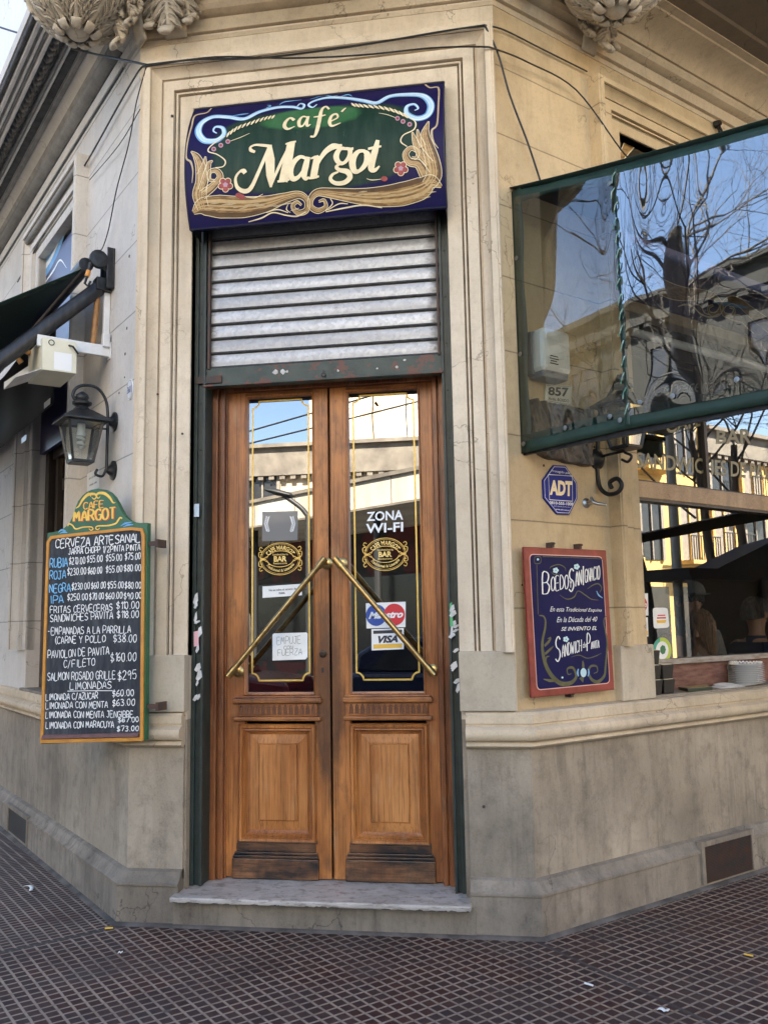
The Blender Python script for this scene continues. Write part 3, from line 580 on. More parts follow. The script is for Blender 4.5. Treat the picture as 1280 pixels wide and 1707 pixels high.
BLACKM = mat('black_iron', (0.012, 0.012, 0.013), .42, .3, c2=(0.03, 0.03, 0.031), sc=20)
BRASS = NT('old_brass'); _n = BRASS.noise(BRASS.pos(), 26, 5, .65)
BRASS.set(BRASS.mix(BRASS.ramp(_n, .35, .7), (0.52, 0.36, 0.14), (0.26, 0.17, 0.075)), BRASS.math('ADD', BRASS.math('MULTIPLY', _n, .3), .18), .95); BRASS = BRASS.m
def galvanised():
    t = NT('galvanised_steel'); vo = t.n('TexVoronoi'); vo.inputs['Scale'].default_value = 1.0; t.l(t.pos((60, 60, 60)), vo.inputs['Vector'])
    st = t.noise(t.pos((1.2, 1, 5)), 3.0, 5, .6); x = t.math('ABSOLUTE', t.sep(t.geo.outputs['Position'])[0])
    col = t.mix(t.sep(vo.outputs['Color'])[0], (0.38, 0.385, 0.395), (0.52, 0.525, 0.535)); col = t.mix(t.math('MULTIPLY', t.ramp(st, .45, .75), .45), col, (0.28, 0.275, 0.27))
    soot = t.ramp(t.math('ADD', x, t.math('MULTIPLY', t.noise(t.pos((1, 1, 2.5)), 7, 5, .7), .16)), .70, .74)   # worn dirty ends by the guides
    col = t.mix(t.math('MULTIPLY', soot, .8), col, (0.05, 0.048, 0.046))
    sl = t.noise(t.pos((.25, 1, 11.5)), 1.0, 2, .5); col = t.mix(t.math('MULTIPLY', t.ramp(sl, .38, .62), .55), col, (0.22, 0.22, 0.225))
    rs = t.noise(t.pos((2, 1, 3)), 5, 6, .75); col = t.mix(t.math('MULTIPLY', t.ramp(rs, .62, .72), .5), col, (0.20, 0.13, 0.08))
    return t.set(col, t.math('ADD', t.math('MULTIPLY', t.sep(vo.outputs['Color'])[1], .14), .42), .55)
GALV = galvanised()
GROOVE = mat('shutter_groove', (0.06, 0.06, 0.06), .5, .5, c2=(0.10, 0.10, .10), sc=30)

# ---- roller shutter (curtain, hook rolls, bottom bar, guides)
sh = MB(); rl = MB(); zb, zt, pitch_ = 3.034, 3.90, .0868
k = 0; z = zb
while z < zt:
    def slat(u, v, z=z): return FA.P(-.678+1.368*u, z+.0165+.070*v, -.080+.0035*math.sin(math.pi*v)+.004*(1-v))
    sh.grid(slat, 2, 6)
    pr = [(-.678, z+.0105, -.070), (.690, z+.0105, -.070)]
    rl.tube([FA.P(*p) for p in pr], .0062, 8); rl.box(FA, -.678, .690, z-.004, z+.018, -.11, -.092)
    z += pitch_; k += 1
SHUT = part(sh, 'rolling_shutter', GALV, smooth=35, label='half lowered galvanised slatted shutter over the door')
part(rl, 'slat_hinge', GROOVE, SHUT, smooth=True)
m = MB(); m.box(FA, -.690, .700, 2.928, 3.038, -.10, -.058); m.box(FA, -.690, .700, 2.922, 2.934, -.10, -.035); part(m, 'bottom_bar', GREENBAR, SHUT, bevel=.003); m = MB(); rr = random.Random(12)
for q in range(9):
    x_, z_ = (-.22+rr.uniform(-.05, .06), 2.99) if q < 5 else (rr.uniform(.1, .64), rr.uniform(2.96, 3.02)); r_ = rr.uniform(.008, .022) if q < 5 else rr.uniform(.003, .009)
    m.flat(FA.P, [(x_+r_*rr.uniform(.6, 1.2)*math.cos(t), z_+r_*rr.uniform(.6, 1.1)*math.sin(t)) for t in np.linspace(0, 5.6, 8)], -.0575+q*1e-4)
parts(m, 'paint_chip', mat('pale_chip', (.55, .55, .53), .8, c2=(.4, .36, .33), sc=40), SHUT)
m = MB(); m.box(FA, -.735, -.58, 2.945, 2.99, -.058, -.047); part(m, 'latch', RUST, SHUT, bevel=.003)
m = MB(); m.lathe(FA.P(.02, 2.955, -.058), [(0.014, 0), (.014, .006), (.007, .009)], axis=FA.n, n=12); m.box(FA, .016, .024, 2.95, 2.985, -.056, -.050); part(m, 'lock', BLACKM, SHUT)
for a0, a1, sg in ((-.7445, -.675, 1), (.690, .7495, -1)):
    m = MB(); m.box(FA, a0, a1, .168, 3.88, -.20, -.066); e = a0 if sg > 0 else a1
    m.box(FA, min(e, e+sg*.022), max(e, e+sg*.022), .168, 3.88, -.064, -.050); i_ = a1 if sg > 0 else a0
    m.box(FA, min(i_, i_-sg*.014), max(i_, i_-sg*.014), .168, 3.88, -.064, -.044)
    for q in range(13): m.lathe(FA.P((a0+a1)/2, .4+q*.27, -.064), [(.006, 0), (.005, .003)], axis=FA.n, n=8)
    part(m, 'shutter_guide', GREENP, bevel=.002)
m = MB(); m.box(FA, -.665, -.652, 3.03, 3.88, -.07, -.045); m.box(FA, .672, .684, 3.03, 3.88, -.07, -.045); parts(m, 'guide_lip', RUST)
m = MB(); rr = random.Random(5)
for a_, lo, hi in ((-.71, 1.15, 1.72), (.72, 1.15, 1.62)):   # torn white stickers on the guides
    for q in range(13):
        b_ = rr.uniform(lo, hi); w_ = rr.uniform(.008, .02); h_ = rr.uniform(.015, .06); x_ = a_+rr.uniform(-.014, .014)
        m.flat(FA.P, [(x_-w_, b_), (x_-w_*.3, b_-h_*.3), (x_+w_, b_+.01), (x_+w_*.7, b_+h_), (x_-w_*.2, b_+h_*.8)], -.0432+q*2e-4)
parts(m, 'sticker_remnant', mat('torn_paper', (0.72, 0.71, 0.69), .8, c2=(0.5, .5, .5), sc=30))
m = MB(); m.flat(FA.P, [(-.735, 2.17), (-.705, 2.17), (-.705, 2.245), (-.735, 2.245)], -.0425); part(m, 'sticker_remnant', mat('pale_sticker', (0.55, 0.66, 0.75), .6), label='small pale blue sticker')
m = MB(); m.flat(FA.P, [(-.728, 1.44), (-.700, 1.45), (-.702, 1.53), (-.73, 1.525)], -.0425); part(m, 'sticker_remnant', mat('pink_sticker', (0.75, 0.42, 0.46), .6), label='small pink torn sticker')
m = MB(); m.flat(FA.P, [(.700, 1.53), (.716, 1.53), (.712, 1.66), (.700, 1.65)], -.0425); part(m, 'sticker_remnant', mat('green_sticker', (0.10, 0.42, 0.16), .6), label='small green torn sticker')

m = MB(); m.box(FA, -.744, .749, 3.885, 4.62, -.30, -.055); part(m, 'shutter_housing', M_DARK)
# ---- door frame and the two door leaves
for sg, x0, x1 in ((1, -.676, -.604), (-1, .616, .692)):
    m = MB(); e = x0 if sg > 0 else x1
    for (p, q, o) in ((0, .034, -.165), (.034, .046, -.19), (.046, .072, -.178), (.072, .080, -.205)):
        m.box(FA, min(e+sg*p, e+sg*q), max(e+sg*p, e+sg*q), .166, 2.99, -.32, o)
    part(m, 'door_frame', WF, bevel=.004)
m = MB(); m.box(FA, -.68, .695, 2.925, 3.06, -.32, -.185); part(m, 'door_frame', WF, bevel=.004)
GLASS_D = glassy('door_glass', (0.30, 0.30, 0.30), .21)
GOLD = mat('gold_leaf_paint', (0.72, 0.50, 0.13), .38, .25, c2=(0.56, 0.36, 0.08), sc=40)
GOLDP = mat('pale_gold_paint', (0.80, 0.62, 0.24), .4, .2, c2=(0.66, 0.46, 0.14), sc=30)
R2 = zm(300, 1140, 2.612); DO = -.22
def fpx(p, off): return FA.px(p[0], p[1], off)
def rect2(u0, v0, u1, v1, off=DO):
    A, B = fpx(R2((u0, v0)), off), fpx(R2((u1, v1)), off); C, D = fpx(R2((u1, v0)), off), fpx(R2((u0, v1)), off)
    return ((A[0]+D[0])/2, (B[0]+C[0])/2, (B[1]+D[1])/2, (A[1]+C[1])/2)      # a0, a1, b0, b1
def moulded(mb, a0, a1, b0, b1, prof):            # frame moulding round a rectangle, profile (inset, off)
    P = [(a0, b0), (a1, b0), (a1, b1), (a0, b1)]; k = len(prof); vs = []
    for (x, y), sx, sy in zip(P, (1, -1, -1, 1), (1, 1, -1, -1)):
        for d, o in prof: vs.append(FA.P(x+sx*d, y+sy*d, o))
    fs = [(i*k+j, ((i+1) % 4)*k+j, ((i+1) % 4)*k+j+1, i*k+j+1) for i in range(4) for j in range(k-1)]
    mb.add(vs, fs)
for nm, a0, a1, g0, g1, pm, fl, kb in (('left', -.602, .004, -.490, -.084, (258, 175, 595, 690), (258, 78, 596, 160), (232, 735, 608, 858)),
                                       ('right', .016, .614, .117, .539, (742, 172, 1086, 700), (736, 74, 1078, 156), (724, 742, 1114, 868))):
    D = MB(); gz0, gz1 = 1.166, 2.90
    D.box(FA, a0, g0, .172, 2.925, -.275, DO); D.box(FA, g1, a1, .172, 2.925, -.275, DO); LEAF = part(D, 'door', WV, bevel=.004, label='%s wooden door leaf with a tall glass pane' % nm)
    D = MB(); D.box(FA, g0, g1, 1.02, gz0, -.272, DO-.004); D.box(FA, g0, g1, .172, .40, -.272, DO-.004); D.box(FA, g0, g1, gz1, 2.925, -.272, DO-.004); parts(D, 'rail', WH, LEAF, bevel=.003)
    G = MB(); G.box(FA, g0-.01, g1+.01, gz0-.01, gz1+.01, -.254, -.248); part(G, 'glass', GLASS_D, LEAF)
    B_ = MB(); moulded(B_, g0-.006, g1+.006, gz0-.006, gz1+.006, [(0, DO+.002), (.004, DO+.008), (.010, DO+.004), (.016, -.247)]); part(B_, 'glazing_bead', WV, LEAF)
    # carved rail under the glass
    f0, f1, fb0, fb1 = rect2(*fl); F_ = MB()
    F_.box(FA, f0-.03, f1+.03, fb1-.006, fb1+.022, -.24, DO+.034); F_.box(FA, f0-.022, f1+.022, fb1+.022, fb1+.034, -.24, DO+.022)
    F_.box(FA, f0-.004, f1+.004, fb0+.022, fb1-.006, -.24, DO+.012); F_.box(FA, f0-.026, f1+.026, fb0, fb0+.022, -.24, DO+.030); part(F_, 'carved_rail', WH, LEAF, bevel=.006)
    F_ = MB(); nfl = 14
    for i in range(nfl):
        x = f0 + (f1-f0)*(i+.5)/nfl; w_ = (f1-f0)/nfl*.23
        for sgn in (-1, 1):
            F_.tube([FA.P(x+sgn*w_, fb0+.034, DO+.014), FA.P(x+sgn*w_*1.05, fb1-.034, DO+.014), FA.P(x, fb1-.014, DO+.014)], .0035, 6)
        F_.box(FA, x-w_*.8, x+w_*.8, fb0+.034, fb1-.030, DO+.0125, DO+.0135)
    part(F_, 'flute', mat('flute_wood', (0.10, 0.035, 0.014), .5, c2=(0.16, 0.06, 0.022), sc=30), LEAF)
    # raised panel
    p0, p1, q0, q1 = rect2(*pm); N_ = MB()
    moulded(N_, p0, p1, q0, q1, [(0, -.26), (0, DO+.006), (.008, DO+.020), (.020, DO+.018), (.028, DO+.004), (.034, DO+.006), (.044, DO-.012), (.052, DO-.020), (.060, DO-.026)]); part(N_, 'panel_moulding', WV, LEAF)
    N_ = MB(); moulded(N_, p0+.058, p1-.058, q0+.058, q1-.058, [(0, DO-.030), (.002, DO-.026), (.050, DO-.020), (.052, DO-.024), (.056, DO-.024), (.058, DO-.014), (.060, DO-.012)])
    N_.flat(FA.P, [(p0+.117, q0+.117), (p1-.117, q0+.117), (p1-.117, q1-.117), (p0+.117, q1-.117)], DO-.0121); part(N_, 'panel', WP, LEAF)
    k0, k1, kb0, kb1 = rect2(*kb); N_ = MB(); kb0 = max(kb0, .170)
    N_.box(FA, k0, k1, kb0, kb1-.028, -.24, DO+.024); part(N_, 'kick_board', WK, LEAF, bevel=.005)
    N_ = MB(); N_.box(FA, k0+.004, k1-.004, kb1-.027, kb1-.012, -.24, DO+.018); N_.box(FA, k0+.010, k1-.010, kb1-.011, kb1+.004, -.24, DO+.010); N_.box(FA, k0+.020, k1-.020, kb1+.005, q0-.004, -.24, DO+.006)
    N_.box(FA, p0-.004, p1+.004, q0-.003, q0+.012, -.24, DO+.016); part(N_, 'panel_sill', WK, LEAF, bevel=.004)
    # gilt line round the pane
    x0, x1 = g0+.034, g1-.034; z0, z1, r_ = gz0+.075, gz1-.026, .040; L_ = MB()
    def notch(cx, cz, a0_, a1_): return [(cx+r_*math.cos(t), cz+r_*math.sin(t)) for t in np.linspace(a0_, a1_, 9)]
    h = math.pi/2
    loop = [(x0+r_+.006, z0)] + [(x1-r_-.006, z0)] + [(x1-r_, z0)] + notch(x1, z0, 2*h, h) + [(x1, z0+r_+.006), (x1, z1-r_-.006)] + notch(x1, z1, 3*h, 2*h) + [(x1-r_-.006, z1), (x0+r_+.006, z1)] + notch(x0, z1, 4*h, 3*h) + [(x0, z1-r_-.006), (x0, z0+r_+.006)] + notch(x0, z0, h, 0) + [(x0+r_, z0), (x0+r_+.006, z0)]
    L_.ribbon(FA.P, loop, .0095, -.2474); part(L_, 'gilt_border', GOLD, LEAF)
# escutcheons
m = MB(); m.lathe(FA.P(*fpx((538.5, 1090), DO), DO), [(.022, 0), (.022, .004), (.010, .007)], axis=FA.n, n=16); part(m, 'lock', mat('dark_bronze', (0.035, 0.022, 0.015), .4, .6), bpy.data.objects['door'])
m = MB(); a_, b_ = fpx((538, 1117), DO); m.box(FA, a_-.006, a_+.006, b_-.014, b_+.014, DO, DO+.003); part(m, 'keyhole', BLACKM, bpy.data.objects['door'])
# brass push bars
for nm, hi, lo, leaf in (('left', (537, 937), (386, 1121), 'door'), ('right', (563, 937), (718, 1119), 'door.001')):
    A = np.array(FA.P(*fpx(hi, -.10), -.10)); B = np.array(FA.P(*fpx(lo, -.10), -.10)); d = (B-A)/np.linalg.norm(B-A); m = MB()
    m.tube([A-d*.02, B+d*.02], .0155, 14); m.tube([A-d*.028, A+d*.035], .0205, 14); m.tube([B-d*.035, B+d*.028], .0205, 14)
    for p in (A, B):
        q = p.copy(); q[1] = .218; m.tube([p, q], .011, 10); m.lathe((q[0], q[1], q[2]), [(.034, 0), (.034, .004), (.026, .010), (.014, .014)], axis=(0, -1, 0), n=18)
    part(m, 'push_bar', BRASS, bpy.data.objects[leaf], smooth=40)

# ------------------------------------------------------------------ carved brackets and shells under the balcony
def leaf(mb, fn, w, h, lobes=5, curl=.5):
    """acanthus leaf: a curved blade with cut leaflets and a rolled tip; fn(x, y, o) -> point (x across, y down, o out)"""
    bow = lambda v: .02 + h*.26*math.sin(min(v*1.15, 1)*math.pi*.8) + (.05*(v-.78)/.22 if v > .78 else 0)
    mb.grid(lambda u, v: fn((u-.5)*w*.62*(1-.75*v*v), h*v*(1-.10*max(0, v-.8)/.2), bow(v)-.012*abs((u-.5)*2)**2), 6, 14)
    mb.tube([fn(0, h*v, bow(v)+.006) for v in np.linspace(.02, .92, 9)], lerpw([.011, .008, .006], 9), 6)
    for k in range(lobes):
        v0 = .06+.80*k/lobes; ln = w*(.50+.18*math.sin(math.pi*(k+.6)/lobes))*(1-.35*v0); wd = h/lobes*.62
        for sg in (-1, 1):
            def lf(u, t, sg=sg, v0=v0, ln=ln, wd=wd):
                c = (u-.5)*2; x = sg*(.03*w+ln*t*.92); y = h*v0 + ln*.62*t*t + ln*.15*t + c*wd*.5*math.sin(math.pi*min(1, .18+t*.82))**.7
                tip = .030*max(0, t-.6)/.4
                return fn(x, y, bow(min(1, y/h)) + .016*(1-c*c)*math.sin(math.pi*min(1, .15+.85*t)) - .035*t*t + tip + .006*math.cos(c*9))
            mb.grid(lf, 8, 8)
    mb.grid(lambda u, t: fn((u-.5)*w*.55*math.sin(math.pi*min(1, .3+t*.7)), h*(.88+.14*math.sin(t*2.2)), bow(1)+.035*math.sin(t*3.0)+.012*(1-((u-.5)*2)**2)), 8, 8)
def bracket(pl, a, ztop, w, h, lab=None):
    m = MB()
    m.grid(lambda u, v: pl.P(a+(u-.5)*w*.5, ztop-h*.8*v, .10*(1-v*v)*math.sin(math.pi*(.06+.88*u))**.5+.01), 10, 10)
    leaf(m, lambda x, y, o: pl.P(a+x, ztop-y, o+.05*(1-y/h)+.02), w*.62, h, 4)
    for sg in (-1, 1):
        leaf(m, lambda x, y, o: pl.P(a+sg*(w*.34+.10*y)+x, ztop-y*.92, o*.9+.045*(1-y/h)), w*.42, h*.86, 4)
        leaf(m, lambda x, y, o: pl.P(a+sg*(w*.48+.05*y)+x*.8, ztop-.02-y*.8, o*.6+.02), w*.34, h*.7, 3)
        m.tube([pl.P(p[0], p[1], .10) for p in spiral((a+sg*w*.28, ztop-h*.16), .045, .012, 1.5, sg*1.4, 20)], lerpw([.018, .010], 21), 7)
    part(m, 'carved_bracket', M_CARVE, smooth=60, solid=.018)
bracket(FA, FA.px(281, 20, .14)[0], 5.36, .27, .34); bracket(LW, LW.px(207, 60, .14)[0]+.05, 5.37, .24, .40); bracket(RW, RW.px(1006, 60, .14)[0], 5.36, .24, .36); bracket(RW, .16, 5.36, .22, .22)
def shell(pl, a, o, z, ra, ro, rz):
    m = MB()
    m.grid(lambda u, v: pl.P(a+ra*math.cos(u*2*math.pi)*math.sin(v*math.pi/2)*(1+.045*math.cos(u*22*math.pi)), z-rz*math.cos(v*math.pi/2)*(1+.0*u), o+ro*math.sin(u*2*math.pi)*math.sin(v*math.pi/2)), 64, 14)
    part(m, 'carved_shell', M_CARVE, smooth=True)
    m = MB()
    for k in range(9):
        t = 2*math.pi*k/9; ca, sa = math.cos(t), math.sin(t)
        def fn(x, y, q, ca=ca, sa=sa):
            v = max(.02, 1.10-y/.28*1.06); r = math.sin(min(1.0, v)*math.pi/2)
            return pl.P(a+(ra*r+q*.5)*ca - x*sa*(.25+.75*r), z-rz*math.cos(min(v, 1.1)*math.pi/2)-q*.45, o+(ro*r+q*.5)*sa + x*ca*(.25+.75*r))
        leaf(m, fn, .25, .28, 6)
    part(m, 'shell_leaf', M_CARVE, smooth=60, solid=.018)
    m = MB(); m.lathe(pl.P(a, z-rz-.05, o), [(.01, -.03), (.05, -.02), (.075, .01), (.06, .05), (.09, .09), (.04, .14)], n=18); part(m, 'shell_drop', M_CARVE, smooth=True)
    m = MB(); m.lathe(pl.P(a, z, o), [(ra*1.0, .0), (ra*1.12, .03), (ra*1.12, .09), (ra*1.02, .12), (ra*1.2, .16), (ra*1.2, .3)], n=40, sx=1, sy=ro/ra, x=pl.u); part(m, 'shell_rim', M_CARVE, smooth=40)
shell(LW, .06, .36, 5.50, .30, .27, .40)
shell(RW, .62, .38, 5.46, .30, .27, .36)

# ------------------------------------------------------------------ painted sign over the door
def sgo(b): return .12 + (b-3.80)*(.21-.12)/.40 + (b-3.80)*(b-4.20)*((.07-.12)/.77-.225)/(4.57-4.20)
def SG(a, b, off=0): return FA.P(a, b, sgo(b)+off)
def sgpx(p):
    x, y = zm(290, 120, 2.7234)(p); o = .12
    for _ in range(6): a, b = FA.px(x, y, o); o = sgo(min(max(b, 3.78), 4.6))
    return (a, b)
def sign_mat():
    t = NT('sign_paint'); x, y, z = t.sep(t.geo.outputs['Position'])[0:3]
    nz = t.math('MULTIPLY', t.math('SUBTRACT', t.noise(t.pos((1, 1, .6)), 7, 5, .65), .5), .18)
    ex = t.math('POWER', t.math('ABSOLUTE', t.math('DIVIDE', t.math('SUBTRACT', x, .03), .60)), 3.0); ez = t.math('POWER', t.math('ABSOLUTE', t.math('DIVIDE', t.math('SUBTRACT', z, 4.20), .27)), 3.0)
    f = t.ramp(t.math('ADD', t.math('ADD', ex, ez), nz), .82, 1.0, (1, 1, 1), (0, 0, 0))
    g2 = t.ramp(t.noise(t.pos((9, 9, 1)), 1.6, 5, .6), .35, .7)
    green = t.mix(g2, (0.010, 0.032, 0.022), (0.030, 0.055, 0.040))
    bx = t.math('POWER', t.math('DIVIDE', t.math('SUBTRACT', x, .015), .30), 2.0); bz = t.math('POWER', t.math('DIVIDE', t.math('SUBTRACT', z, 4.385), .088), 2.0)
    lg = t.ramp(t.math('ADD', t.math('ADD', bx, bz), t.math('MULTIPLY', nz, 3.5)), .7, 1.05, (1, 1, 1), (0, 0, 0))
    green = t.mix(t.math('MULTIPLY', lg, .85), green, t.mix(g2, (0.030, 0.125, 0.042), (0.06, 0.16, 0.075)))
    navy = t.mix(t.noise(t.pos(), 5, 5, .6), (0.005, 0.006, 0.048), (0.016, 0.010, 0.066))
    col = t.mix(f, navy, green)
    wear = t.ramp(t.noise(t.pos((14, 14, 2)), 5, 6, .75), .66, .72); col = t.mix(t.math('MULTIPLY', wear, .35), col, (.25, .25, .24))
    return t.set(col, t.math('ADD', t.math('MULTIPLY', t.noise(t.pos(), 12, 4), .2), .38), 0, Specular_IOR_Level=.15)
a0, a1, b0, b1 = -.712, .757, 3.800, 4.575
SIGN = thing('painted_sign', 'curved navy and green painted sign with cream lettering above the door', 'sign', SG(0, b0))
m = MB(); m.grid(lambda u, v: SG(a0+(a1-a0)*u, b0+(b1-b0)*v), 4, 26)
cur = [b0+(b1-b0)*i/26 for i in range(27)]
m.grid(lambda u, v: SG(a0+(a1-a0)*u, b0+(b1-b0)*v, -.018), 4, 26)
for a in (a0, a1): m.add([SG(a, b) for b in cur] + [SG(a, b, -.018) for b in cur[::-1]], [tuple(range(54))])
m.add([SG(a0, b0), SG(a1, b0), SG(a1, b0, -.018), SG(a0, b0, -.018)], [(0, 1, 2, 3)]); m.add([SG(a0, b1), SG(a1, b1), FA.P(a1, b1, -.06), FA.P(a0, b1, -.06)], [(0, 1, 2, 3)])
part(m, 'sign_panel', sign_mat(), SIGN); m = MB()
for a in (a0+.003, a1-.009): m.add([FA.P(a, b, -.05) for b in (b1, b0)] + [SG(a, b, -.019) for b in cur], [tuple(range(29))])
parts(m, 'end_cheek', mat('dark_sign_back', (.012, .012, .016), .8), SIGN)
m = MB()
for b in (b0+.004, b1-.004): m.tube([SG(a0, b, .003), SG(a1, b, .003)], .005, 6)
m.tube([SG(a0, b, .002) for b in cur], .004, 6); m.tube([SG(a1, b, .002) for b in cur], .004, 6); part(m, 'edging', mat('dark_edging', (.012, .012, .03), .5), SIGN)
CREAM = mat('cream_paint', (0.80, 0.70, 0.46), .5, c2=(0.72, 0.60, 0.38), sc=20)
LBLUE = mat('light_blue_paint', (0.10, 0.30, 0.58), .5, c2=(0.2, 0.42, 0.68), sc=16); WHITEP = mat('white_paint', (0.80, 0.82, 0.82), .5, c2=(.7, .72, .74), sc=30)
BROWNP = mat('ochre_paint', (0.17, 0.088, 0.026), .5, c2=(0.36, 0.215, 0.078), sc=14, lo=.42, hi=.58, stretch=(1, 1, 4)); REDF = mat('dark_red_paint', (0.24, 0.028, 0.03), .5, c2=(.34, .06, .06), sc=30)
TAN = mat('tan_paint', (0.42, 0.32, 0.19), .5, c2=(.5, .4, .26), sc=20); PINKP = mat('mauve_paint', (0.42, 0.26, 0.34), .5)
def paint(mb, pts, ws, off, k=6, fn=SG, px=sgpx, sc=1/2.7234/300):
    P = smooth_pts([px(p) for p in pts], k); mb.ribbon(fn, P, lerpw([w*sc for w in ws], len(P)), off)
def outl(mb, pts, ws, off, lw=5, fn=SG, px=sgpx, sc=1/2.7234/300):     # fine lines along both edges of a stroke
    P = [np.array(p) for p in smooth_pts([px(p) for p in pts], 6)]; W_ = lerpw([w*sc for w in ws], len(P))
    for sg in (-1, 1):
        Q = []
        for i in range(len(P)):
            d = P[min(i+1, len(P)-1)]-P[max(i-1, 0)]; d = d/(np.linalg.norm(d)+1e-9); Q.append(P[i]+sg*np.array([-d[1], d[0]])*W_[i]/2)
        mb.ribbon(fn, Q, lw*sc, off+(.0001 if sg > 0 else 0))
bl, wh, br, cr, tn, rd, pk, vn = [MB() for _ in range(8)]; bd, bh, b2 = MB(), MB(), MB()
def shade(mb, pts, ws, off, frac, shift, fn=SG, px=sgpx, sc=1/2.7234/300):   # a narrower stroke set to one side of the first
    P = [np.array(p) for p in smooth_pts([px(p) for p in pts], 6)]; W_ = lerpw([w*sc for w in ws], len(P)); Q = []
    for i in range(len(P)):
        d = P[min(i+1, len(P)-1)]-P[max(i-1, 0)]; d = d/(np.linalg.norm(d)+1e-9); Q.append(P[i]+np.array([-d[1], d[0]])*W_[i]*shift)
    mb.ribbon(fn, Q, [w*frac for w in W_], off)
_n = [0]
for pts in ([(560, 158), (575, 145), (592, 152), (580, 168), (540, 160), (470, 162), (390, 182), (320, 214), (250, 206), (180, 205), (128, 232), (112, 275), (140, 312), (195, 312), (228, 284), (222, 255), (192, 250), (180, 268), (196, 280)],
            [(650, 148), (630, 162), (612, 150), (640, 132), (700, 118), (780, 120), (860, 132), (920, 142), (980, 112), (1060, 104), (1130, 110), (1165, 148), (1152, 195), (1102, 212), (1058, 190), (1058, 158), (1090, 148), (1108, 166), (1092, 176)]):
    ws = [6, 10, 14, 16, 20, 22, 24, 24, 26, 30, 34, 34, 30, 26, 20, 14, 10, 6]; paint(bl, pts, ws, .0030); shade(b2, pts, ws, .0034, .55, .10); shade(wh, pts, ws, .0038, .14, .26); shade(wh, pts, ws, .0039, .08, -.22)
for pts in ([(480, 150), (500, 138), (540, 132), (580, 128)], [(420, 165), (440, 155), (425, 152)], [(620, 125), (680, 108), (720, 112), (745, 106)], [(760, 112), (790, 104), (810, 112)], [(340, 190), (300, 195), (270, 200)]):
    paint(bl, pts, [3, 9, 6, 3], .0031)
for pts, w in (([(90, 640), (130, 612), (210, 612), (320, 614), (420, 600), (510, 572), (570, 560), (604, 585), (602, 628), (565, 640), (540, 612), (560, 592), (580, 606)], [14, 62, 82, 74, 56, 34, 26, 22, 20, 18, 14, 10, 6]),
               ([(135, 620), (118, 560), (128, 500), (122, 430), (104, 385), (80, 362)], [46, 58, 50, 40, 26, 4]), ([(128, 540), (150, 470), (160, 420), (178, 404)], [30, 30, 20, 4]), ([(120, 470), (140, 420), (145, 385)], [26, 20, 4]),
               ([(130, 560), (180, 520), (212, 480), (196, 450), (166, 455), (165, 490), (190, 494)], [34, 30, 26, 20, 16, 12, 6]),
               ([(1214, 522), (1170, 500), (1120, 530), (1030, 556), (920, 568), (820, 564), (720, 552), (655, 548), (624, 575), (622, 612), (655, 632), (690, 614), (682, 584), (658, 590)], [8, 50, 78, 80, 66, 50, 36, 26, 22, 20, 18, 14, 10, 6]),
               ([(1150, 520), (1180, 470), (1172, 400), (1150, 330), (1140, 280), (1156, 226)], [46, 60, 54, 44, 32, 4]), ([(1160, 420), (1120, 370), (1096, 320), (1082, 275)], [34, 32, 22, 4]), ([(1130, 340), (1112, 300), (1105, 262)], [24, 18, 4]),
               ([(1140, 470), (1110, 420), (1070, 410), (1052, 376), (1076, 348), (1106, 364), (1100, 392), (1080, 390)], [40, 32, 28, 24, 18, 14, 10, 6])):
    _n[0] += 1; e = _n[0]*3e-5; w = [x*1.15 for x in w]; paint(bd, pts, w, .0028+e); shade(br, pts, w, .0034+e, .72, .10); shade(bh, pts, w, .0039+e, .16, .24); shade(bh, pts, w, .00395+e, .07, .02); shade(bh, pts, w, .00392+e, .06, -.14); outl(cr, pts, w, .0044+e, 2.6)
for q in range(16): x = 140+q*26; paint(tn, [(x, 612+random.Random(q).uniform(-16, 20)), (x+40, 606+random.Random(q).uniform(-14, 14))], [2, 6, 2], .0037)
for q in range(16): x = 760+q*26; paint(tn, [(x, 562+random.Random(q+40).uniform(-16, 16)), (x+40, 556+random.Random(q+40).uniform(-14, 14))], [2, 6, 2], .0037)
for pts, w in (([(340, 682), (400, 664), (450, 640), (510, 652), (560, 656), (600, 636)], [3, 6, 5, 5, 6, 4]), ([(420, 640), (470, 626), (520, 640)], [3, 5, 3]), ([(690, 636), (770, 620), (860, 606), (945, 618)], [4, 6, 6, 3]), ([(690, 632), (720, 600), (710, 575)], [3, 5, 3]), ([(700, 628), (750, 600), (790, 600)], [3, 5, 3]),
               ([(235, 292), (172, 335), (158, 362), (198, 376), (234, 404), (226, 430), (190, 436)], [4, 6, 6, 5, 6, 5, 3]), ([(1050, 200), (1094, 226), (1090, 262), (1042, 288), (1030, 318), (1058, 340)], [4, 6, 6, 5, 6, 4]), ([(250, 318), (300, 300), (345, 280)], [2, 4, 2]), ([(1015, 213), (970, 196), (930, 188)], [2, 4, 2]), ([(330, 570), (370, 572), (405, 556)], [2, 4, 2]), ([(875, 486), (900, 492), (940, 488)], [2, 4, 2]),
               ([(520, 600), (512, 625), (530, 640)], [2, 5, 2])): paint(cr, pts, w, .0041)
for sg, pts in ((1, [(460, 204), (410, 214), (350, 234), (290, 256), (240, 290)]), (1, [(806, 150), (860, 156), (930, 162), (1000, 178), (1060, 204)])):
    P = smooth_pts(pts, 3)
    for i in range(0, len(P)-1): p, q = P[i], P[i+1]; paint(cr, [(p[0], p[1]-7), ((p[0]+q[0])/2, (p[1]+q[1])/2), (q[0]+2, q[1]+8)], [3, 12, 4], .0052+.0001*(i % 3))
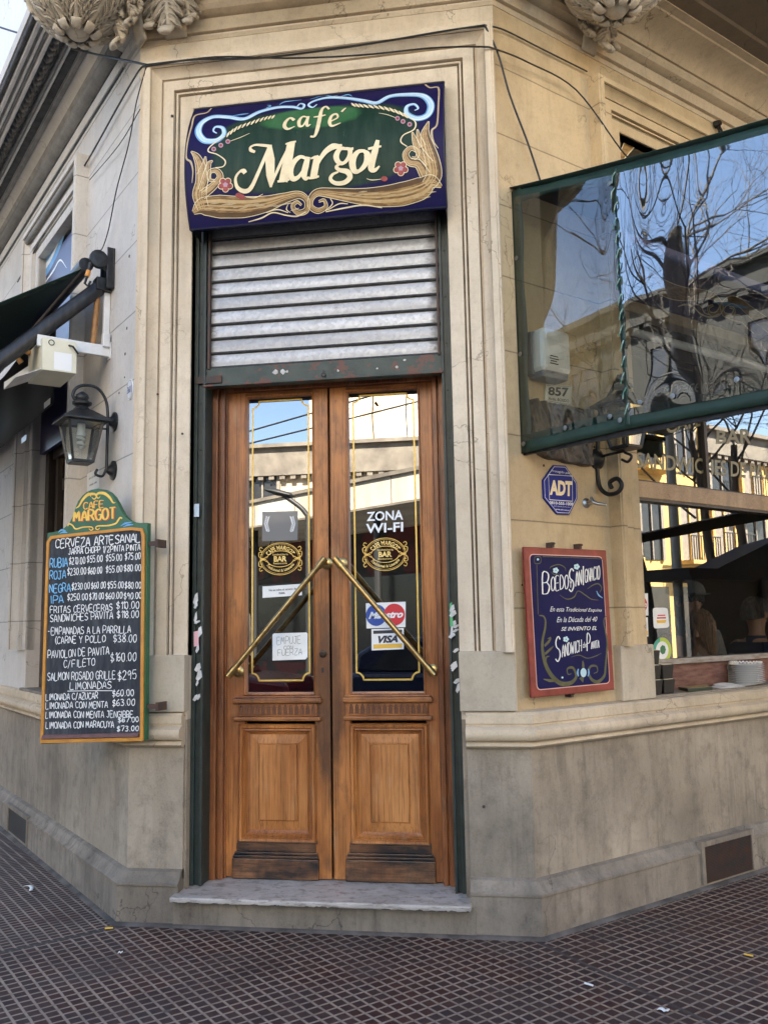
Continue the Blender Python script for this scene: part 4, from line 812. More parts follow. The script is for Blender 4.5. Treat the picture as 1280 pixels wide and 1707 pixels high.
for pts in ([(172, 166), (150, 186), (98, 200), (82, 250), (64, 320), (58, 390), (78, 410), (88, 450), (84, 505)], [(1132, 50), (1160, 72), (1200, 74), (1200, 150), (1194, 238), (1170, 268), (1178, 318), (1200, 348)]): paint(tn, pts, [7, 9, 9, 8, 7, 8, 10, 6, 3], .0035)
def blob(mb, c, r, off, n=12, fn=SG, px=sgpx, sq=1): mb.flat(fn, [px((c[0]+r*math.cos(t), c[1]+r*sq*math.sin(t))) for t in np.linspace(0, 2*math.pi, n, endpoint=False)], off)
for c in ((236, 514), (1030, 440)):
    for k in range(5): t = k*1.257+.3; blob(cr, (c[0]+20*math.cos(t), c[1]+20*math.sin(t)), 15.5, .0056+k*2e-5); blob(rd, (c[0]+20*math.cos(t), c[1]+20*math.sin(t)), 12.5, .0060+k*2e-5)
    blob(pk, c, 10, .0064)
for c in ((296, 562), (955, 487), (310, 570)): blob(rd, c, 15, .0057, sq=.8)
for c in ((183, 352), (215, 335), (247, 318), (1070, 240), (1040, 227), (1015, 213)): blob(pk, c, 11, .0056); blob(rd, c, 6, .0058)
for mb, nm, mm in ((bd, 'umber_scroll', mat('umber_paint', (0.075, 0.036, 0.012), .5, c2=(0.12, 0.06, 0.022), sc=20)), (bh, 'scroll_highlight', mat('light_ochre_paint', (0.46, 0.30, 0.13), .5, c2=(.56, .40, .2), sc=24)), (b2, 'blue_scroll', mat('paler_blue_paint', (0.38, 0.62, 0.80), .5, c2=(.5, .7, .84), sc=24)), (bl, 'blue_scroll', LBLUE), (wh, 'scroll_highlight', WHITEP), (br, 'ochre_scroll', BROWNP), (cr, 'cream_linework', CREAM), (tn, 'corner_line', TAN), (rd, 'painted_flower', REDF), (pk, 'painted_berry', PINKP)): part(mb, nm, mm, SIGN)
# lettering, brushed with a broad pen
lt = MB(); off_ = [.0066]
def brush(pts, w, ang=None, lo=.30, k=6):
    P = smooth_pts([sgpx(p) for p in pts], k); s_ = 1/2.7234/300; off_[0] += 3e-5
    if isinstance(w, (list, tuple)): ws = lerpw([x*s_*1.22 for x in w], len(P))
    else: ws = nib(ang if ang is not None else .5, lo)(P, w*s_)
    lt.ribbon(SG, P, ws, off_[0])
brush([(370, 366), (352, 358), (350, 344), (372, 334), (410, 336), (440, 340)], [10, 14, 8, 9, 12, 12]); brush([(326, 462), (318, 452), (300, 456), (282, 486), (290, 526), (322, 544), (352, 528), (384, 462), (416, 388), (440, 334)], [16, 18, 8, 10, 14, 16, 15, 13, 13, 14])
brush([(436, 334), (438, 400), (440, 470), (442, 526)], [16, 36, 32, 8], k=4); brush([(442, 522), (476, 440), (510, 372), (534, 326)], [7, 12, 13, 16], k=4)
brush([(534, 324), (522, 390), (508, 450), (498, 500)], [30, 34, 34, 34], k=4); brush([(472, 500), (500, 496), (526, 490)], [7, 11, 7], k=3); brush([(508, 330), (532, 324), (556, 318)], [6, 11, 7], k=3)
brush([(606, 398), (576, 388), (546, 412), (530, 452), (540, 486), (566, 480), (590, 446), (606, 404)], [10, 14, 20, 24, 20, 14, 10, 8]); brush([(610, 388), (600, 430), (592, 466), (600, 486), (616, 480)], [18, 24, 24, 16, 5])
brush([(652, 384), (646, 420), (640, 452), (634, 484)], [24, 26, 26, 26], k=4); brush([(622, 396), (640, 390), (658, 384)], [6, 10, 8], k=3); brush([(614, 486), (636, 482), (660, 476)], [7, 10, 7], k=3)
brush([(646, 440), (664, 400), (690, 364), (722, 342), (748, 340), (764, 334)], [10, 14, 20, 26, 18, 8])
brush([(786, 352), (756, 352), (738, 384), (748, 412), (772, 416), (796, 388), (800, 358), (780, 348)], [10, 16, 22, 18, 12, 16, 18, 8]); brush([(796, 356), (812, 350), (806, 362)], [8, 10, 4], k=3)
brush([(756, 418), (738, 434), (754, 448), (788, 456), (800, 480), (776, 504), (736, 508), (712, 490), (722, 468), (748, 456)], [8, 12, 14, 20, 20, 16, 14, 14, 10, 6])
brush([(868, 360), (836, 366), (812, 404), (818, 448), (842, 452), (872, 418), (878, 378), (862, 360)], [10, 16, 26, 22, 12, 20, 24, 10])
brush([(926, 312), (914, 360), (900, 410), (898, 442), (914, 448), (934, 430)], [14, 24, 26, 24, 14, 5]); brush([(882, 352), (912, 346), (942, 340)], [9, 12, 7], k=3)
brush([(548, 222), (530, 212), (510, 228), (504, 250), (520, 262), (550, 250)], [13, 9, 13, 15, 10, 4]); brush([(606, 208), (586, 206), (570, 226), (572, 248), (588, 246), (606, 216)], [6, 8, 14, 12, 7, 6]); brush([(612, 204), (604, 232), (608, 248), (622, 240)], [11, 14, 10, 4])
brush([(706, 172), (690, 160), (672, 176), (662, 220), (652, 264), (640, 294), (620, 296)], [8, 8, 12, 16, 15, 10, 7]); brush([(636, 208), (664, 204), (690, 198)], [6, 9, 6], k=3)
brush([(712, 228), (744, 210), (738, 194), (718, 202), (708, 228), (718, 248), (758, 234)], [6, 7, 9, 11, 14, 10, 4]); brush([(762, 184), (772, 174), (782, 166)], [9, 8, 4], k=3)
part(lt, 'lettering', CREAM, SIGN)

# ------------------------------------------------------------------ menu chalkboard
Z6 = zm(40, 780, 3.556)
def bp(p, o=0): return BD.px(*Z6(p), o)
tl, tr, br_, bl_ = bp((140, 385)), bp((734, 325)), bp((720, 1615)), bp((103, 1637))
crest = [(140, 385), (172, 380), (206, 372), (240, 356), (272, 322), (294, 280), (306, 236), (322, 196), (346, 164), (372, 142), (400, 129), (440, 122), (476, 128), (506, 142), (532, 168), (552, 202), (570, 238), (590, 274), (614, 302), (648, 320), (690, 326), (734, 325)]
BOARD = thing('menu_chalkboard', 'black menu chalkboard with a green crest and orange frame hung at the corner', 'chalkboard', BD.P(-.28, bl_[1], 0))
GRN = mat('green_crest_paint', (0.014, 0.085, 0.038), .4, c2=(0.02, 0.11, 0.05), sc=10); ORNG = mat('orange_frame_paint', (0.58, 0.26, 0.035), .45, c2=(0.46, 0.19, 0.025), sc=14, chips=((.2, .12, .05), .72, 20))
SLATE = NT('chalkboard_slate'); _n = SLATE.noise(SLATE.pos((1, 1, .8)), 5, 6, .7, .6); _w = SLATE.noise(SLATE.pos((9, 9, 2)), 4, 5, .65)
SLATE.set(SLATE.mix(SLATE.math('MULTIPLY', SLATE.ramp(SLATE.math('MULTIPLY', _n, _w), .2, .42), .6), (0.017, 0.021, 0.029), (0.10, 0.108, 0.118)), .75); SLATE = SLATE.m
m = MB(); m.prism(BD, [bp(p) for p in [(103, 1637), (720, 1615)]] + [bp(p) for p in crest[::-1]], -.034, 0); part(m, 'back_panel', GRN, BOARD, bevel=.003)
fo = [bp(p) for p in ((104, 1632), (712, 1618), (722, 400), (708, 358), (640, 352), (215, 398), (165, 404), (142, 440))]; fi = [bp(p) for p in ((122, 1608), (694, 1596), (704, 412), (698, 376), (640, 370), (220, 416), (172, 424), (157, 446))]
k = len(fo); m = MB(); m.add([BD.P(a, b, .0005) for a, b in fo] + [BD.P(a, b, .010) for a, b in fo] + [BD.P(a, b, .010) for a, b in fi] + [BD.P(a, b, .0005) for a, b in fi],
    [(i, (i+1) % k, k+(i+1) % k, k+i) for i in range(k)] + [(k+i, k+(i+1) % k, 2*k+(i+1) % k, 2*k+i) for i in range(k)] + [(2*k+i, 2*k+(i+1) % k, 3*k+(i+1) % k, 3*k+i) for i in range(k)]); part(m, 'frame', ORNG, BOARD, bevel=.0015)
m = MB(); m.flat(BD.P, fi, .003); part(m, 'board', SLATE, BOARD)
A, B = bp((118, 1606)), bp((690, 1592)); m = MB(); m.box8([BD.P(A[0], A[1], .003), BD.P(B[0], B[1], .003), BD.P(B[0], B[1], .022), BD.P(A[0], A[1], .022), BD.P(A[0], A[1]+.022, .003), BD.P(B[0], B[1]+.022, .003), BD.P(B[0], B[1]+.022, .014), BD.P(A[0], A[1]+.022, .014)]); part(m, 'chalk_rail', mat('rail_maroon', (.10, .042, .035), .5, c2=(.14, .06, .05), sc=30), BOARD, bevel=.003)
CHALK = mat('white_chalk', (0.86, 0.86, 0.84), .9, c2=(0.66, 0.66, 0.65), sc=60); CHALKB = mat('blue_chalk', (0.22, 0.52, 0.80), .9, c2=(0.16, 0.40, 0.64), sc=60)
wt, bu = MB(), MB(); rr = random.Random(11)
def chalk(mb, txt, x0, y0, x1, y1, h, w=.0050, jit=.28):
    put_chalk(mb, BD.P, [bp(p) for p in ((x0, y0-h), (x1, y1-h), (x1, y1), (x0, y0))], txt, .0036, w, rr, jit)
W1 = [('CERVEZA ARTESANAL', 192, 475, 702, 438, 50), ('JARRA CHOPP 1/2PINTA PINTA', 268, 514, 697, 488, 36), ('$210.00', 272, 572, 372, 567, 40), ('$55.00', 378, 560, 475, 555, 38), ('$55.00', 490, 552, 590, 548, 38), ('$75.00', 602, 545, 700, 540, 38),
      ('$230.00', 262, 635, 378, 630, 40), ('$60.00', 383, 630, 472, 624, 38), ('$55.00', 490, 622, 592, 616, 38), ('$80.00', 597, 614, 702, 609, 38), ('$230.00', 288, 722, 398, 716, 38), ('$60.00', 403, 716, 493, 712, 38), ('$55.00', 500, 714, 600, 710, 38), ('$80.00', 602, 716, 704, 712, 38),
      ('$250.00', 262, 786, 388, 780, 38), ('$70.00', 392, 783, 482, 777, 38), ('$60.00', 488, 779, 592, 774, 38), ('$90.00', 597, 779, 706, 773, 38), ('FRITAS CERVECERAS', 160, 862, 534, 846, 40), ('$110.00', 552, 838, 694, 832, 42), ('SANDWICHES PAVITA', 160, 914, 537, 893, 42), ('$118.00', 555, 892, 692, 888, 42),
      ('-EMPANADAS A LA PARRILLA', 145, 990, 642, 976, 42), ('(CARNE Y POLLO', 190, 1042, 492, 1032, 40), ('$38.00', 535, 1035, 678, 1030, 44), ('PAVIOLON DE PAVITA', 146, 1128, 514, 1106, 45), ('$160.00', 518, 1148, 676, 1142, 50), ('C/FILETO', 240, 1185, 430, 1170, 42), ('SALMON ROSADO GRILLE', 144, 1260, 552, 1250, 46), ('$295', 560, 1258, 678, 1250, 52),
      ('LIMONADAS', 278, 1315, 528, 1306, 42), ('LIMONADA C/AZUCAR', 135, 1378, 446, 1368, 38), ('$60.00', 528, 1355, 662, 1350, 38), ('LIMONADA CON MENTA', 134, 1428, 505, 1420, 38), ('$63.00', 528, 1412, 668, 1406, 38), ('LIMONADA CON MENTA JENGIBRE', 133, 1482, 656, 1478, 38), ('LIMONADA CON MARACUYA', 134, 1545, 542, 1538, 38), ('$67.00', 562, 1508, 690, 1504, 30), ('$73.00', 555, 1562, 690, 1557, 30)]
for q in W1: chalk(wt, *q, w=.0060 if q[0].startswith('CERV') else .0047)
wt.ribbon(BD.P, [bp(p) for p in ((262, 1323), (400, 1320), (530, 1320))], .004, .0039)
for q in (('RUBIA', 158, 592, 268, 584, 52), ('ROJA', 156, 662, 258, 654, 48), ('NEGRA', 156, 740, 285, 732, 48), ('IPA', 160, 806, 246, 800, 46)): chalk(bu, *q, w=.0060)
part(wt, 'chalk_writing', CHALK, BOARD); part(bu, 'chalk_writing', CHALKB, BOARD, label='blue chalk beer names')
GOLDY = mat('yellow_sign_paint', (0.82, 0.56, 0.10), .45, c2=(0.76, 0.44, 0.06), sc=30); REDS = mat('red_shadow_paint', (0.42, 0.05, 0.02), .5)
gd, rs, be = MB(), MB(), MB(); bold = lambda ws: (lambda pts, w: [w*(.55+.6*abs((pts[min(i+1, len(pts)-1)][1]-pts[max(i-1, 0)][1]))/(1e-9+math.hypot(pts[min(i+1, len(pts)-1)][0]-pts[max(i-1, 0)][0], pts[min(i+1, len(pts)-1)][1]-pts[max(i-1, 0)][1]))) for i in range(len(pts))])
for mb, dx, dy, o in ((rs, 6, 4, .0008), (gd, 0, 0, .0018)):
    rr = random.Random(2)
    put_chalk(mb, BD.P, [bp((x+dx, y+dy)) for x, y in ((298, 262), (552, 232), (552, 300), (298, 318))], 'MARGOT', o, .0125, rr, .02, bold(0))
    put_chalk(mb, BD.P, [bp((x+dx*.5, y+dy*.5)) for x, y in ((356, 206), (484, 192), (482, 232), (356, 246))], 'CAFE', o, .0065, rr, .02, bold(0))
pxb = lambda p: bp(p); sb_ = 1/3.556/300
for pts, w in (([(310, 240), (330, 225), (350, 190), (380, 160), (420, 155), (432, 170), (420, 185), (405, 175)], [4, 10, 16, 18, 14, 10, 7, 4]), ([(545, 205), (530, 205), (510, 175), (480, 152), (445, 150), (432, 165), (442, 180), (455, 170)], [4, 10, 16, 18, 14, 10, 7, 4]), ([(400, 170), (385, 150), (372, 175)], [4, 8, 4]),
               ([(262, 345), (270, 332), (290, 340), (310, 362), (350, 352), (400, 350), (412, 362), (400, 370), (388, 360)], [8, 10, 8, 9, 8, 7, 7, 6, 4]), ([(585, 300), (572, 295), (560, 312), (545, 330), (500, 342), (440, 345), (428, 358), (440, 366), (452, 356)], [8, 10, 12, 10, 9, 8, 7, 6, 4])):
    paint(gd, pts, w, .0014, 5, BD.P, pxb, sb_)
for pts in ([(206, 382), (225, 368), (250, 372)], [(215, 388), (240, 380), (260, 384)], [(575, 345), (600, 330), (640, 322)], [(590, 350), (620, 338), (650, 336)]): paint(be, pts, [3, 12, 4], .0012, 5, BD.P, pxb, sb_)
part(rs, 'lettering_shadow', REDS, BOARD); part(gd, 'lettering', GOLDY, BOARD); part(be, 'blue_scroll', LBLUE, BOARD)
m = MB()
for y in (448, 1416):
    a = bp((734, y)); m.box(BD, a[0]-.02, a[0]+.055, a[1]-.012, a[1]+.012, -.026, -.012); m.box(BD, a[0]+.045, a[0]+.060, a[1]-.022, a[1]+.022, -.09, -.006)
parts(m, 'bracket', RUST, BOARD)

# ------------------------------------------------------------------ small signs and fittings on the right wall
NAVY = mat('navy_enamel', (0.004, 0.006, 0.050), .5, c2=(0.007, 0.008, 0.068), sc=6, chips=((.55, .55, .5), .73, 34), Specular_IOR_Level=.12); MAROON = mat('maroon_enamel', (0.15, 0.017, 0.012), .5, c2=(.27, .04, .03), sc=9, chips=((.45, .38, .3), .74, 30))
ZB = zm(860, 890, 5.889)
def sb(p, o=.062): return RW.px(*ZB(p), o)
cn = [sb(p) for p in ((80, 125), (888, 160), (970, 1530), (160, 1612))]
E1 = thing('enamel_sign', 'navy enamel sign with a maroon rim and white lettering on the right wall', 'sign', RW.P(.38, 1.155, .05))
m = MB(); m.prism(RW, cn, .042, .058); part(m, 'plate', MAROON, E1, bevel=.004)
def inset(c, d): ctr = np.mean(c, 0); return [tuple(np.array(p)+np.array([np.sign(ctr[0]-p[0])*d, np.sign(ctr[1]-p[1])*d])) for p in c]
def rounded(c, r, n=5):
    out = []; k = len(c)
    for i in range(k):
        p, a, b = np.array(c[i]), np.array(c[i-1]), np.array(c[(i+1) % k]); u = (a-p)/np.linalg.norm(a-p); v = (b-p)/np.linalg.norm(b-p)
        for t in np.linspace(0, 1, n): out.append(tuple(p+u*r*(1-t)**2+v*r*t*t))
    return out
m = MB(); m.flat(RW.P, rounded(inset(cn, .036), .03), .0586); part(m, 'pink_line', mat('pink_line_paint', (.62, .36, .32), .4), E1)
m = MB(); m.flat(RW.P, rounded(inset(cn, .041), .027), .0592); part(m, 'blue_field', NAVY, E1)
wl, ol, bb = MB(), MB(), MB(); rr = random.Random(4); RQ = lambda q: [sb(p) for p in q]
def cond(q, txt, w=.0075): put_chalk(wl, RW.P, RQ(q), txt, .0602, w, rr, .03, nib(0, .35))
cond([(262, 385), (345, 372), (345, 575), (262, 590)], 'B', .010); cond([(345, 425), (522, 398), (522, 535), (345, 560)], 'OEDO'); cond([(527, 455), (553, 450), (553, 525), (527, 530)], 'Y', .005); cond([(520, 345), (580, 335), (580, 555), (520, 575)], 'S', .010); cond([(585, 370), (650, 350), (650, 492), (585, 515)], 'AN'); cond([(655, 318), (668, 316), (668, 500), (655, 504)], 'I', .009); cond([(676, 348), (828, 308), (828, 440), (676, 480)], 'GNACIO', .0062)
for q, t in (([(335, 712), (840, 735), (840, 772), (335, 778)], 'En esta Tradicional Esquina'), ([(400, 815), (797, 812), (797, 860), (400, 868)], 'En la Década del 40')): put_type(wl, RW.P, RQ(q), t, .0604, shear=.35)
put_type(wl, RW.P, RQ([(443, 915), (793, 905), (793, 943), (443, 952)]), 'SE INVENTO EL', .0604, shear=.3, bold=.01)
cond([(388, 1010), (448, 1000), (448, 1240), (388, 1260)], 'S', .009); cond([(452, 1090), (648, 1035), (648, 1150), (452, 1212)], 'ANDWICH', .006); put_type(wl, RW.P, RQ([(655, 1062), (692, 1058), (692, 1112), (655, 1122)]), 'de', .0604); cond([(698, 985), (735, 985), (735, 1135), (698, 1150)], 'P', .008); cond([(738, 1058), (820, 1040), (820, 1115), (738, 1130)], 'AVITA', .0052)
part(wl, 'lettering', mat('white_sign_lettering', (.74, .76, .76), .4, c2=(.62, .66, .68), sc=30), E1)
spx = lambda p: sb(p); ss = 1/5.889/262
OLIVE = mat('olive_scroll_paint', (0.045, 0.055, 0.022), .4, c2=(0.075, 0.085, 0.04), sc=20)
for pts, w in (([(228, 800), (270, 808), (290, 850), (286, 930), (262, 1040), (262, 1150), (290, 1280), (350, 1390), (440, 1468), (540, 1462), (592, 1400), (560, 1316), (505, 1325), (512, 1378), (545, 1372)], [8, 14, 18, 22, 28, 34, 38, 40, 38, 34, 28, 22, 16, 10, 6]),
               ([(890, 800), (862, 850), (878, 950), (896, 1060), (890, 1180), (880, 1290), (868, 1390), (806, 1452), (745, 1430), (712, 1360), (735, 1300), (790, 1300), (800, 1350), (765, 1370)], [8, 12, 16, 20, 22, 24, 26, 30, 28, 24, 20, 16, 10, 6]),
               ([(280, 1100), (320, 1060), (340, 1020), (310, 1030)], [20, 24, 16, 4]), ([(285, 1180), (340, 1130), (370, 1100)], [22, 20, 4]), ([(290, 1250), (300, 1210), (330, 1200)], [20, 16, 4]), ([(390, 1440), (330, 1440), (270, 1425)], [20, 24, 6]), ([(640, 1440), (660, 1390), (660, 1290), (655, 1245)], [60, 20, 30, 10]), ([(430, 600), (500, 640), (570, 620), (610, 560), (680, 600), (740, 640), (810, 650)], [4, 8, 10, 8, 9, 8, 3]), ([(700, 540), (760, 500), (810, 490), (840, 530), (820, 580)], [4, 10, 12, 10, 4]), ([(330, 340), (350, 320), (420, 300), (480, 330), (490, 370)], [3, 8, 8, 8, 3]), ([(345, 370), (370, 395), (430, 395)], [3, 8, 3]), ([(540, 1210), (620, 1190), (700, 1220), (780, 1200), (840, 1170)], [3, 8, 8, 8, 3]),
               ([(262, 222), (560, 232), (850, 246)], [5, 5, 5]), ([(205, 300), (210, 500), (218, 790)], [6, 7, 6]), ([(868, 330), (878, 560), (886, 790)], [4, 5, 4]), ([(185, 225), (240, 225), (240, 285), (185, 285), (185, 225)], [6, 6, 6, 6, 6]), ([(845, 250), (868, 280), (866, 330)], [6, 8, 5])): paint(ol, pts, w, .0599, 5, RW.P, spx, ss)
for c in ((390, 358), (595, 322), (490, 1034)):
    for k in range(5): t = k*1.257; blob(bb, (c[0]+17*math.cos(t), c[1]+17*math.sin(t)), 13, .0606+k*2e-5, 9, RW.P, spx)
blob(bb, (662, 1362), 30, .0606, 14, RW.P, spx, 1.5); blob(bb, (215, 250), 12, .0606, 6, RW.P, spx); blob(bb, (455, 1410), 10, .0606, 9, RW.P, spx)
part(ol, 'scrollwork', OLIVE, E1); part(bb, 'painted_flower', mat('pale_blue_flower', (.42, .62, .68), .4), E1)
m = MB(); paint(m, [(612, 1325), (605, 1360), (612, 1398)], [12, 22, 12], .0607, 5, RW.P, spx, ss); paint(m, [(708, 1325), (714, 1360), (706, 1398)], [12, 22, 12], .0607, 5, RW.P, spx, ss); paint(m, [(790, 560), (810, 600), (850, 630)], [8, 14, 4], .0607, 5, RW.P, spx, ss); part(m, 'blue_scroll', LBLUE, E1)
m = MB()
for p in ((385, 108), (655, 122), (575, 1585)): a, b = sb(p); m.box(RW, a-.009, a+.009, b-.012, b+.016, .0, .045); m.lathe(RW.P(a, b+.008, .045), [(.006, 0), (.006, .012)], axis=RW.n, n=8)
parts(m, 'hanger', RUST, E1)
# octagonal plate
Z8 = zm(840, 680, 5.333); o8 = lambda p, o=.012: RW.px(*Z8(p), o)
oc = [o8(p) for p in ((440, 507), (545, 512), (648, 665), (652, 805), (580, 950), (470, 945), (352, 800), (345, 640))]; ctr = np.mean(oc, 0)
E2 = thing('octagonal_sign', 'blue octagonal alarm company plate with cream initials', 'sign', RW.P(ctr[0], ctr[1]-.14, 0))
BLUEP = mat('blue_plastic', (0.010, 0.020, 0.19), .5, Specular_IOR_Level=.15); m = MB(); m.prism(RW, oc, .001, .012); part(m, 'plate', BLUEP, E2, bevel=.0015)
wl = MB(); oc2 = [tuple(np.array(ctr)+(np.array(p)-ctr)*.93) for p in oc]; wl.ribbon(RW.P, oc2+[oc2[0], oc2[1]], .0025, .0126)
bx = [o8(p) for p in ((392, 592), (604, 606), (606, 830), (402, 816))]; wl.ribbon(RW.P, bx+[bx[0], bx[1]], .004, .0128)
for q, t, kw in (([(420, 548), (584, 570), (584, 596), (420, 574)], 'Protegido por', {}), ([(402, 828), (612, 842), (612, 870), (402, 854)], '0810-555-1008', dict(bold=.015)), ([(440, 868), (585, 879), (585, 889), (440, 878)], 'ADT Security Services S.A.', {}), ([(455, 892), (580, 904), (580, 917), (455, 905)], 'www.adt.com.ar', dict(bold=.01))): put_type(wl, RW.P, [o8(p) for p in q], t, .0127, **kw)
part(wl, 'lettering', WHITEP, E2); wl = MB()
put_type(wl, RW.P, [o8(p) for p in ((404, 640), (604, 652), (602, 786), (404, 772))], 'ADT', .0127, bold=.05); part(wl, 'initials', CREAM, E2)
# house number plaque, oval number
Z5 = zm(830, 300, 2.844); h5 = lambda p, o=.010: RW.px(*Z5(p), o)
E3 = thing('house_number_plaque', 'white rectangular house number plaque under the white wall box', 'sign', RW.P(.4, 2.77, 0))
pq = [h5(p) for p in ((226, 968), (350, 976), (349, 1070), (222, 1051))]; m = MB(); m.prism(RW, pq, .001, .009); part(m, 'plate', mat('white_enamel', (.66, .63, .54), .35, c2=(.56, .52, .44), sc=14), E3, bevel=.002)
wl = MB(); put_type(wl, RW.P, [h5(p) for p in ((238, 980), (334, 985), (332, 1030), (236, 1020))], '857', .0102, bold=.03); put_type(wl, RW.P, [h5(p) for p in ((238, 1028), (335, 1041), (335, 1055), (238, 1042))], 'Avda. BOEDO', .0102, bold=.015)
pi = inset(pq, .006); wl.ribbon(RW.P, pi+[pi[0], pi[1]], .0018, .0098); part(wl, 'lettering', mat('black_enamel', (.012, .012, .012), .3), E3)
c = LW.px(216, 649, .01); E4 = thing('oval_number_plate', 'small white oval house number plate at the left corner', 'sign', LW.P(c[0], c[1]-.06, 0))
ov = lambda r, q: [(c[0]+r*.045*math.cos(t), c[1]+r*.062*math.sin(t)) for t in np.linspace(0, 2*math.pi, q, endpoint=False)]
m = MB(); m.prism(LW, ov(1, 28), .001, .009); part(m, 'plate', mat('white_oval_enamel', (.78, .78, .78), .3), E4)
wl = MB(); put_type(wl, LW.P, [(c[0]+.034, c[1]+.020), (c[0]-.034, c[1]+.020), (c[0]-.034, c[1]-.022), (c[0]+.034, c[1]-.022)], '3601', .0096, bold=.02); wl.ribbon(LW.P, ov(.9, 28)+ov(.9, 28)[:2], .0025, .0094); part(wl, 'lettering', mat('blue_enamel', (.02, .05, .22), .3), E4)
# white wall box
bx0 = thing('wall_box', 'white plastic box with rounded corners on the wall behind the plastic curtain', 'electric box', RW.P(.27, 2.88, 0))
WPL = mat('white_plastic', (.74, .73, .70), .35, c2=(.66, .64, .6), sc=8); m = MB(); m.box(RW, .165, .385, 2.90, 3.15, .02, .13); part(m, 'cover', WPL, bx0, bevel=.028)
m = MB(); m.box(RW, .175, .375, 2.872, 2.925, .005, .11); m.box(RW, .155, .18, 2.89, 3.14, .0, .05); part(m, 'base', mat('grey_plastic', (.16, .16, .17), .5), bx0, bevel=.008)
m = MB()
for i, (x0, w) in enumerate(((.215, .06), (.21, .07), (.215, .05), (.21, .065))): m.box(RW, x0, x0+w, 2.985-.014*i, 2.991-.014*i, .1295, .1312)
part(m, 'printing', mat('dark_print', (.03, .03, .03), .6), bx0)
# rough carved stone plaque
rr = random.Random(9); ZS = [RW.px(*p, .03) for p in ((893, 672), (984, 664), (980, 771), (948, 769), (915, 758), (888, 752))]
ph = [(rr.uniform(20, 70), rr.uniform(20, 70), rr.uniform(0, 6), rr.uniform(0, 6)) for _ in range(9)]
def rough(a, b): return .02+.008*abs(sum(math.sin(p*a+q*b*.9+r+1.7*math.sin(q*a*.6+s)) for p, q, r, s in ph))
m = MB(); A0, A1 = min(p[0] for p in ZS), max(p[0] for p in ZS); zt = ZS[0][1]+.02
zbot = lambda a: np.interp(a, [A0, A0+.06, A0+.14, A1-.1, A1], [2.50, 2.455, 2.44, 2.425, 2.43])+.003*math.sin(a*40)
m.grid(lambda u, v: RW.P(A0+(A1-A0)*u, zbot(A0+(A1-A0)*u)*(1-v)+zt*v, (.0 if u in (0, 1) or v in (0, 1) else rough(A0+(A1-A0)*u, zbot(A0)*(1-v)+zt*v)+.01)), 90, 70)
tag(m.build('stone_plaque', mat('dark_rough_stone', (.055, .045, .035), .6, c2=(.15, .12, .095), sc=26, bump=.6, bsc=80), loc=RW.P((A0+A1)/2, 2.44, 0), smooth=55), 'dark rough relief plaque half hidden behind the awning curtain', 'plaque')
# spigot
a, b = RW.px(981, 838, .02); sp = MB(); sp.lathe(RW.P(a, b, 0), [(.030, 0), (.030, .004), (.014, .012), (.014, .05)], axis=RW.n, n=14); sp.tube([RW.P(a, b+.028, .04), RW.P(a, b, .05), RW.P(a+.012, b-.012, .075), RW.P(a+.03, b-.022, .12)], [.008, .013, .011, .006], 10)
tag(sp.build('metal_spigot', mat('dull_chrome', (.42, .41, .40), .3, .9, c2=(.3, .3, .3), sc=30), loc=RW.P(a, b, 0), smooth=40), 'small metal spigot on the wall right of the octagonal plate', 'spigot')
for i, (q, lb) in enumerate((((1.325, 1.80, .03, .235), 'rusty mesh vent grille low in the right street wall'), ((1.93, 2.52, .02, .20), 'dark vent opening low in the left street wall'))):
    pl = (RW, LW)[i]; o = (.088-.0, .085)[i]; off = .036 if i == 0 else .055
    off = .118 if i == 0 else -.006; v = thing('vent_grille', lb, 'vent', pl.P((q[0]+q[1])/2, q[2], off)); m = MB(); m.box(pl, q[0], q[1], q[2], q[3]+.01, off, off+(.006 if i == 0 else .066)); part(m, 'backing', M_DARK, v)
    m = MB(); n_ = 46 if i == 0 else 0
    for k in range(n_): x = q[0]+(q[1]-q[0])*k/n_; m.box(pl, x, x+.003, q[2], q[3], off+.0065, off+.010)
    for k in range(24 if i == 0 else 0): z = q[2]+(q[3]-q[2])*k/24; m.box(pl, q[0], q[1], z, z+.0022, off+.0062, off+.0085)
    if m.v: part(m, 'mesh', RUST, v)
    m = MB()
    for e in ((q[0]-.03, q[0], q[2], q[3]+.03), (q[1], q[1]+.03, q[2], q[3]+.03), (q[0], q[1], q[3], q[3]+.03)): m.box(pl, *e, off-.02, off+(.014 if i == 0 else .074))
    part(m, 'frame', MW_P, v)

# ------------------------------------------------------------------ the street around: what the panes and the plastic mirror
YELP = mat('sunny_yellow_plaster', (0.64, 0.42, 0.14), .85, c2=(0.50, 0.32, 0.11), sc=1.2, bump=.1)
GREYB = mat('darkened_plaster', (0.016, 0.016, 0.013), .9, c2=(0.010, 0.011, 0.008), sc=1.0)  # shade put into the colour, so the plastic curtain mirrors a dark street side
CREP = mat('old_cream_plaster', (0.60, 0.50, 0.35), .85, c2=(0.46, 0.37, 0.26), sc=1.0, bump=.1)
WHIP = mat('white_render', (0.60, 0.55, 0.46), .85, c2=(0.42, 0.37, 0.29), sc=.55, stretch=(1.6, 1.6, .5), bump=.1)
DARKST = mat('weathered_cornice', (0.13, 0.11, 0.09), .85, c2=(0.22, 0.19, 0.15), sc=1.6)
PANE = mat('far_pane', (0.02, 0.022, 0.025), .1, c2=(0.035, 0.035, 0.035), sc=2)
SHUTW = mat('grey_shutter', (0.28, 0.24, 0.19), .7, c2=(0.2, 0.17, 0.14), sc=6)
RAILM = mat('iron_railing', (0.02, 0.02, 0.02), .5)
REDP = mat('red_shopfront', (0.10, 0.015, 0.015), .6, c2=(0.02, .02, .02), sc=1.2, lo=.47, hi=.53)
